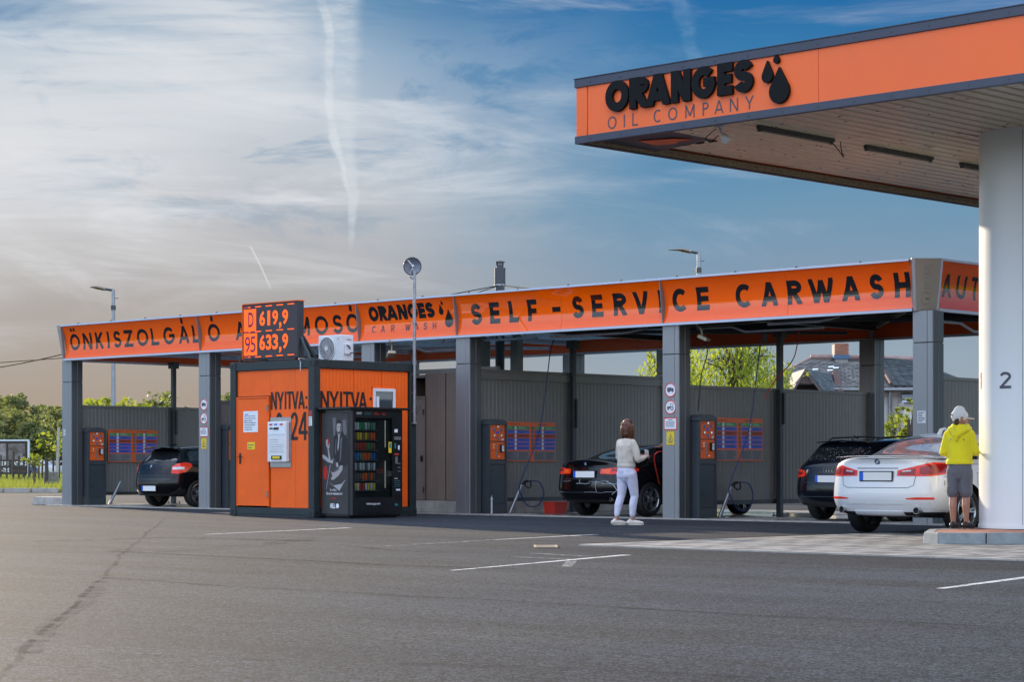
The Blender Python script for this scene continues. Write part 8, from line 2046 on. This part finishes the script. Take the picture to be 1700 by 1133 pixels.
# ---------------------------------------------------------------- woman in cream jacket (local: +y is where she faces)
def woman():
    q = cf((1040-850)/3606*35.0, 35.0); rz = math.atan2(SP, CP)-math.radians(52)
    T = thing('person', 'woman with auburn hair in a cream jacket and pale lilac jeans standing before the column', 'person', (q.x, q.y, 0), rz)
    hipz = .86; LA = (-.11, -.12, .09); RA = (.075, .06, .09); LK = (-.105, -.02, .47); RK = (.085, .10, .47)
    LH, RH = (-.085, .0, hipz-.02), (.085, .01, hipz-.02)
    sh = 1.335; LS, RS = (-.142, -.01, sh), (.142, .01, sh); LE, RE = (-.215, .02, 1.09), (.235, .05, 1.06)
    LW, RW = (-.03, .27, 1.12), (.12, .30, 1.10)
    hc = (.01, .03, 1.568); fw = (.22, .96, -.16)
    leg = lambda H, K, A, e=0: ([H, (H[0]*.6+K[0]*.4, H[1]*.6+K[1]*.4+.005, H[2]*.6+K[2]*.4), K, (K[0]*.62+A[0]*.38, K[1]*.62+A[1]*.38-.018, K[2]*.62+A[2]*.38), A], [(.088+e, .095+e), (.077+e, .082+e), (.054+e, .056+e), (.052+e, .055+e), (.034+e, .036+e)])
    torso = lambda e=0: ([(0, 0, hipz-.05), (0, -.01, hipz+.06), (0, .0, 1.06), (0, .005, 1.20), (0, .0, 1.32), (0, .0, 1.385)], [(.138+e, .098+e), (.138+e, .098+e), (.112+e, .082+e), (.130+e, .090+e), (.145+e, .080+e), (.09+e, .06+e)])
    tb = [torso(), leg(LH, LK, LA), leg(RH, RK, RA), ([(0, 0, 1.38), (.005, .012, 1.48)], [.050, .046])]
    for S_, E_, W_ in ((LS, LE, LW), (RS, RE, RW)): tb += [([S_, E_], [.045, .036]), ([E_, W_], [.036, .024])]
    for A in (LA, RA): tb.append(([A, (A[0], A[1]+.01, .04), (A[0]+.02, A[1]+.09, .03)], [.034, .034, .028]))
    tb += head_tubes(hc, 1.0, fw); tb += hand(LW, (.55, .75, .25), (-.2, -.1, 1), .88, .7); tb += hand(RW, (-.25, .85, .35), (.3, -.2, 1), .88, .7)
    smooth_solid('body', tb, M['skin'], T, .0085, 4)
    eyes(hc, 1.0, fw, T)
    ank = lambda A, K: (A[0]*.82+K[0]*.18, A[1]*.82+K[1]*.18-.006, .165)
    smooth_solid('jeans', [([(0, 0, hipz-.06), (0, -.012, hipz+.03), (0, -.004, hipz+.13)], [(.158, .118), (.160, .120), (.135, .103)]), ([(-.065, -.045, hipz-.05), (-.065, -.04, hipz)], [.080, .075]), ([(.065, -.04, hipz-.05), (.065, -.035, hipz)], [.080, .075])]+[(l[0][:-1]+[ank(A, K)], [(a+.010, b+.010) for a, b in l[1][:-1]]+[(.044, .046)]) for l, A, K in ((leg(LH, LK, LA), LA, LK), (leg(RH, RK, RA), RA, RK))], M['jeans'], T, .009, 3, .005, 3, 13)
    jk = [([(0, -.004, .955), (0, -.004, 1.02), (0, -.004, 1.16), (0, -.008, 1.28), (0, .0, 1.36), (0, .01, 1.42)], [(.146, .116), (.160, .126), (.158, .124), (.170, .115), (.130, .086), (.068, .060)])]
    for S_, E_, W_ in ((LS, LE, LW), (RS, RE, RW)):
        wv = Vector(E_).lerp(Vector(W_), .86); jk += [([S_, Vector(S_).lerp(Vector(E_), .5)+Vector((.008 if S_[0] > 0 else -.008, 0, 0)), E_], [.058, .057, .052]), ([E_, Vector(E_).lerp(Vector(W_), .5), wv], [.052, .048, .036])]
    smooth_solid('jacket', jk, M['jacket'], T, .009, 3, .010, 1, 8)
    mb = MB(); mb.lathe([(1.0, .935), (1.03, .945), (1.03, .985), (1.0, .995)], 28, close=True); mb.v = [(x*.166, y*.126-.004, z) for x, y, z in mb.v]; mb.build('jacket_hem', M['jacket'], T, smooth=True)
    mb = MB(); mb.lathe([(1.0, 1.405), (1.05, 1.415), (1.03, 1.455), (.96, 1.455)], 24, close=True); mb.v = [(x*.068, y*.062+.012, z) for x, y, z in mb.v]; mb.build('jacket_collar', M['jacket'], T, smooth=True)
    f3 = Vector(fw).normalized(); c3 = Vector(hc); s3 = f3.cross(Vector((0, 0, 1))).normalized()
    smooth_solid('hair', [([c3+Vector((0, 0, .088))-f3*.008, c3+Vector((0, 0, .045))-f3*.024, c3-Vector((0, 0, .03))-f3*.040, c3-Vector((0, 0, .12))-f3*.050, c3-Vector((0, 0, .195))-f3*.035], [(.066, .080), (.096, .100), (.106, .088), (.104, .068), (.080, .040)], s3),
        ([c3+s3*.070+Vector((0, 0, .03)), c3+s3*.082-Vector((0, 0, .06)), c3+s3*.066+f3*.02-Vector((0, 0, .165))], [(.030, .056), (.034, .054), (.024, .034)], s3), ([c3-s3*.070+Vector((0, 0, .03)), c3-s3*.082-Vector((0, 0, .06)), c3-s3*.066+f3*.01-Vector((0, 0, .17))], [(.030, .056), (.036, .054), (.026, .036)], s3)], M['hair_red'], T, .008, 3, .007, 5, 22)
    mb = MB(); rg = random.Random(9)
    for i in range(70):
        a = math.radians(rg.uniform(-118, 118)); dr = (-f3*math.cos(a)+s3*math.sin(a)); r0 = rg.uniform(.070, .088)
        p0 = c3+Vector((0, 0, .085))+dr*.03; p1 = c3+Vector((0, 0, .03))+dr*(r0+.014); p2 = c3-Vector((0, 0, .07))+dr*(r0+.026)+Vector((rg.uniform(-.01, .01),)*3); p3 = c3-Vector((0, 0, rg.uniform(.19, .25)))+dr*(r0+rg.uniform(-.012, .018))
        mb.tube(bez([p0, p1, p2, p3], 3), [.010, .012, .013, .014, .015, .015, .014, .011, .008, .003], 5)
    mb.build('hair_locks', M['hair_red'], T, smooth=True)
    shoe(T, LA, (.35, 1, 0), M['shoe_w'], M['shoe_w'], 1.05); shoe(T, RA, (.75, .8, 0), M['shoe_w'], M['shoe_w'], 1.05)
    ph = Vector(LW)*.5+Vector(RW)*.5+Vector((0, .11, .045)); P_ = thing('phone', 'pale phone held in the hands of the woman in the cream jacket', 'phone', T.matrix_basis @ ph if False else (0, 0, 0))
    R_ = Matrix.Translation(T.location) @ Matrix.Rotation(rz, 4, 'Z'); P_.location = R_ @ ph; P_.rotation_euler = (.5, .2, rz+.4)
    mb = MB(); mb.box(-.036, .036, -.005, .005, -.07, .07); mb.build('case', M['paper'], P_, bevel=.004); mb = MB(); mb.box(-.032, .032, .0052, .007, -.065, .065); mb.build('screen', M['cglass'], P_)
woman()
# ---------------------------------------------------------------- boy in yellow hoodie on the island
def boy():
    q = cf((1593-850)/3606*28.15, 28.15); rz = math.atan2(SP, CP)-math.radians(26)
    T = thing('person', 'boy in a yellow hoodie, grey shorts and white cap standing on the island', 'person', (q.x, q.y, .147), rz)
    k = 1.56/1.68; hz_ = .80; LA, RA = (-.075, -.02, .085), (.085, .02, .085); LK, RK = (-.085, .0, .43), (.080, .03, .43); LH, RH = (-.08, 0, hz_-.02), (.08, 0, hz_-.02)
    LS, RS = (-.145, 0, 1.225), (.145, 0, 1.225); LE, RE = (-.215, .03, .99), (.200, .05, .99); LW, RW = (-.12, .22, .93), (.10, .24, 1.0)
    hc = (.0, .025, 1.432); fw = (.80, .60, -.05)
    tb = [([(0, 0, hz_-.05), (0, 0, .96), (0, 0, 1.15), (0, 0, 1.26)], [(.14, .10), (.125, .09), (.14, .095), (.10, .07)]), ([(0, 0, 1.25), (0, .012, 1.36)], [.047, .045])]
    for H_, K_, A_ in ((LH, LK, LA), (RH, RK, RA)): tb.append(([H_, K_, (K_[0]*.62+A_[0]*.38, K_[1]*.62+A_[1]*.38-.02, K_[2]*.62+A_[2]*.38), A_], [(.080, .085), (.052, .054), (.050, .054), (.031, .034)])); tb.append(([A_, (A_[0], A_[1]+.01, .035), (A_[0]+.01, A_[1]+.10, .028)], [.032, .032, .026]))
    for S_, E_, W_ in ((LS, LE, LW), (RS, RE, RW)): tb += [([S_, E_], [.042, .034]), ([E_, W_], [.034, .023])]
    tb += head_tubes(hc, 1.06, fw); tb += hand(LW, (.6, .75, .1), (-.3, 0, 1), .85, .5); tb += hand(RW, (.2, .9, .2), (.3, 0, 1), .85, .5)
    smooth_solid('body', tb, M['skin_tan'], T, .0085, 4); eyes(hc, .97, fw, T)
    smooth_solid('shorts', [([(0, 0, hz_-.08), (0, 0, hz_+.10)], [(.165, .125), (.155, .115)])]+[([(H_[0], H_[1], hz_-.05), (K_[0]*1.02, K_[1]-.005, .47)], [(.090, .108), (.084, .100)]) for H_, K_ in ((LH, LK), (RH, RK))], M['shorts'], T, .009, 3, .006, 2, 8)
    hd = [([(0, 0, .845), (0, 0, .90), (0, 0, 1.05), (0, -.005, 1.18), (0, 0, 1.255), (0, .01, 1.305)], [(.155, .120), (.164, .126), (.162, .122), (.170, .112), (.135, .095), (.078, .072)])]
    for S_, E_, W_ in ((LS, LE, LW), (RS, RE, RW)): hd += [([S_, E_], [.062, .052]), ([E_, Vector(E_).lerp(Vector(W_), .88)], [.052, .040])]
    smooth_solid('hoodie', hd, M['hoodie'], T, .009, 3, .009, 6, 7)
    smooth_solid('hood', [([(-.115, .03, 1.30), (-.09, -.06, 1.28), (0, -.115, 1.205), (.09, -.06, 1.28), (.115, .03, 1.30)], [(.030, .045), (.040, .055), (.050, .060), (.040, .055), (.030, .045)], (0, 0, 1)), ([(-.05, -.115, 1.24), (0, -.130, 1.15), (.05, -.115, 1.24)], [.03, .035, .03]), ([(-.10, .04, 1.335), (-.07, -.04, 1.325), (.07, -.04, 1.325), (.10, .04, 1.335)], [.026, .028, .028, .026])], M['hoodie'], T, .008, 3, .004, 3, 12)
    mb = MB(); mb.lathe([(1.0, .835), (1.03, .845), (1.03, .885), (1.0, .895)], 28, close=True); mb.v = [(x*.172, y*.129, z) for x, y, z in mb.v]; mb.build('hoodie_hem', M['hoodie'], T, smooth=True)
    mb = MB()
    for s in (-1, 1): mb.tube([(s*.085, -.128, 1.165), (s*.09, -.130, 1.14)], .006, 6)
    mb.build('hood_toggles', M['ink'], T)
    mb = MB(); mb.tube([(-.178, -.075, .62), (-.172, -.085, .56)], .006, 6); mb.tube([(-.19, -.05, .60), (-.16, -.10, .585)], .005, 6); mb.build('shorts_emblem', M['ink'], T)
    f3 = Vector(fw).normalized(); c3 = Vector(hc); s3 = f3.cross(Vector((0, 0, 1))).normalized()
    smooth_solid('hair', [([c3-f3*.050-Vector((0, 0, .075)), c3-f3*.045-Vector((0, 0, .02)), c3-f3*.03+Vector((0, 0, .04))], [(.052, .035), (.075, .055), (.074, .07)], s3)], M['hair_br'], T, .008, 3)
    cp = smooth_solid('cap', [([c3+Vector((0, 0, .020))-f3*.006, c3+Vector((0, 0, .060))-f3*.008, c3+Vector((0, 0, .100))-f3*.006], [(.093, .115), (.089, .110), (.062, .078)], s3)], M['cap'], T, .007, 3)
    mb = MB(); base = c3+Vector((0, 0, .018)); P = [base+f3*.09+s3*.080]+[base+f3*(.09+.105*math.sin(a))+s3*.082*math.cos(a) for a in [i*PI/10 for i in range(1, 10)]]+[base+f3*.09-s3*.080]
    mb.prism([p-Vector((0, 0, .35*(p-base).dot(f3)*.35)) for p in P], (0, 0, .008)); mb.build('cap_brim', M['cap'], cp, bevel=.003)
    mb = MB(); bk = c3-f3*.112+Vector((0, 0, .018)); n = [bk+s3*.034*math.cos(a)+Vector((0, 0, .030*math.sin(a)))+f3*.012*abs(math.cos(a)) for a in [i*PI/8 for i in range(9)]]; mb.prism([p-f3*.012 for p in n], -f3*.004); mb.build('cap_opening', M['hair_br'], cp)
    shoe(T, LA, (.15, 1, 0), M['shoe_b'], M['shoe_b'], .98, high=.05); shoe(T, RA, (.35, 1, 0), M['shoe_b'], M['shoe_b'], .98, high=.05)
boy()
# ---------------------------------------------------------------- man behind the column, only his arm shows
def man():
    T = thing('person', 'person in a dark shirt behind the column with one bare arm reaching over the coupe', 'person', (18.57, .95, .012), math.radians(75))
    tb = [([(0, 0, .88), (0, 0, 1.1), (0, 0, 1.35), (0, 0, 1.46)], [(.15, .11), (.14, .10), (.17, .11), (.11, .08)]), ([(0, 0, 1.45), (0, .01, 1.56)], [.055, .052])]
    for s in (-1, 1): tb += [([(s*.09, 0, .88), (s*.09, .01, .50), (s*.09, -.02, .34), (s*.09, 0, .09)], [(.09, .095), (.06, .062), (.06, .064), (.038, .04)]), ([(s*.09, 0, .09), (s*.09, .10, .04)], [.038, .03])]
    S_ = Vector((-.19, .02, 1.42)); W_ = Vector((-.10, .56, 1.30)); E_ = Vector((-.20, .30, 1.33))
    tb += [([S_, E_], [.052, .043]), ([E_, W_], [.043, .027])]; tb += hand(W_, (.1, 1, .05), (0, 0, 1), 1.0, .3)
    tb += [([(.20, 0, 1.42), (.24, -.02, 1.14)], [.05, .04]), ([(.24, -.02, 1.14), (.22, .12, .92)], [.04, .026])]; tb += hand((.22, .12, .92), (0, .5, -.85), (1, 0, 0), 1.0, .4)
    hc = (0, .03, 1.66); tb += head_tubes(hc, 1.05, (-.3, 1, -.1)); smooth_solid('body', tb, M['skin_tan'], T, .010, 4); eyes(hc, 1.05, (-.3, 1, -.1), T)
    smooth_solid('shirt', [([(0, 0, .93), (0, 0, 1.15), (0, 0, 1.38), (0, .0, 1.47)], [(.17, .13), (.16, .12), (.19, .13), (.11, .085)]), ([S_, S_.lerp(E_, .45)], [.068, .060]), ([(.20, 0, 1.42), (.225, -.01, 1.27)], [.066, .06])], M['tee'], T, .010, 3, .006, 2, 8)
    smooth_solid('trousers', [([(0, 0, .86), (0, 0, .96)], [(.165, .12), (.16, .118)])]+[([(s*.09, 0, .88), (s*.09, .01, .50), (s*.09, 0, .12)], [(.10, .11), (.078, .082), (.062, .07)]) for s in (-1, 1)], M['dktrs'], T, .010, 3, .005, 2, 8)
    c3 = Vector(hc); smooth_solid('hair', [([c3-Vector((0, .05, .05)), c3+Vector((0, -.035, .02)), c3+Vector((0, -.01, .08))], [(.06, .04), (.082, .07), (.07, .08)])], M['hair_br'], T, .010, 3)
    for s in (-1, 1): shoe(T, (s*.09, 0, .09), (s*.2, 1, 0), M['shoe_b'], M['shoe_b'], 1.1)
man()
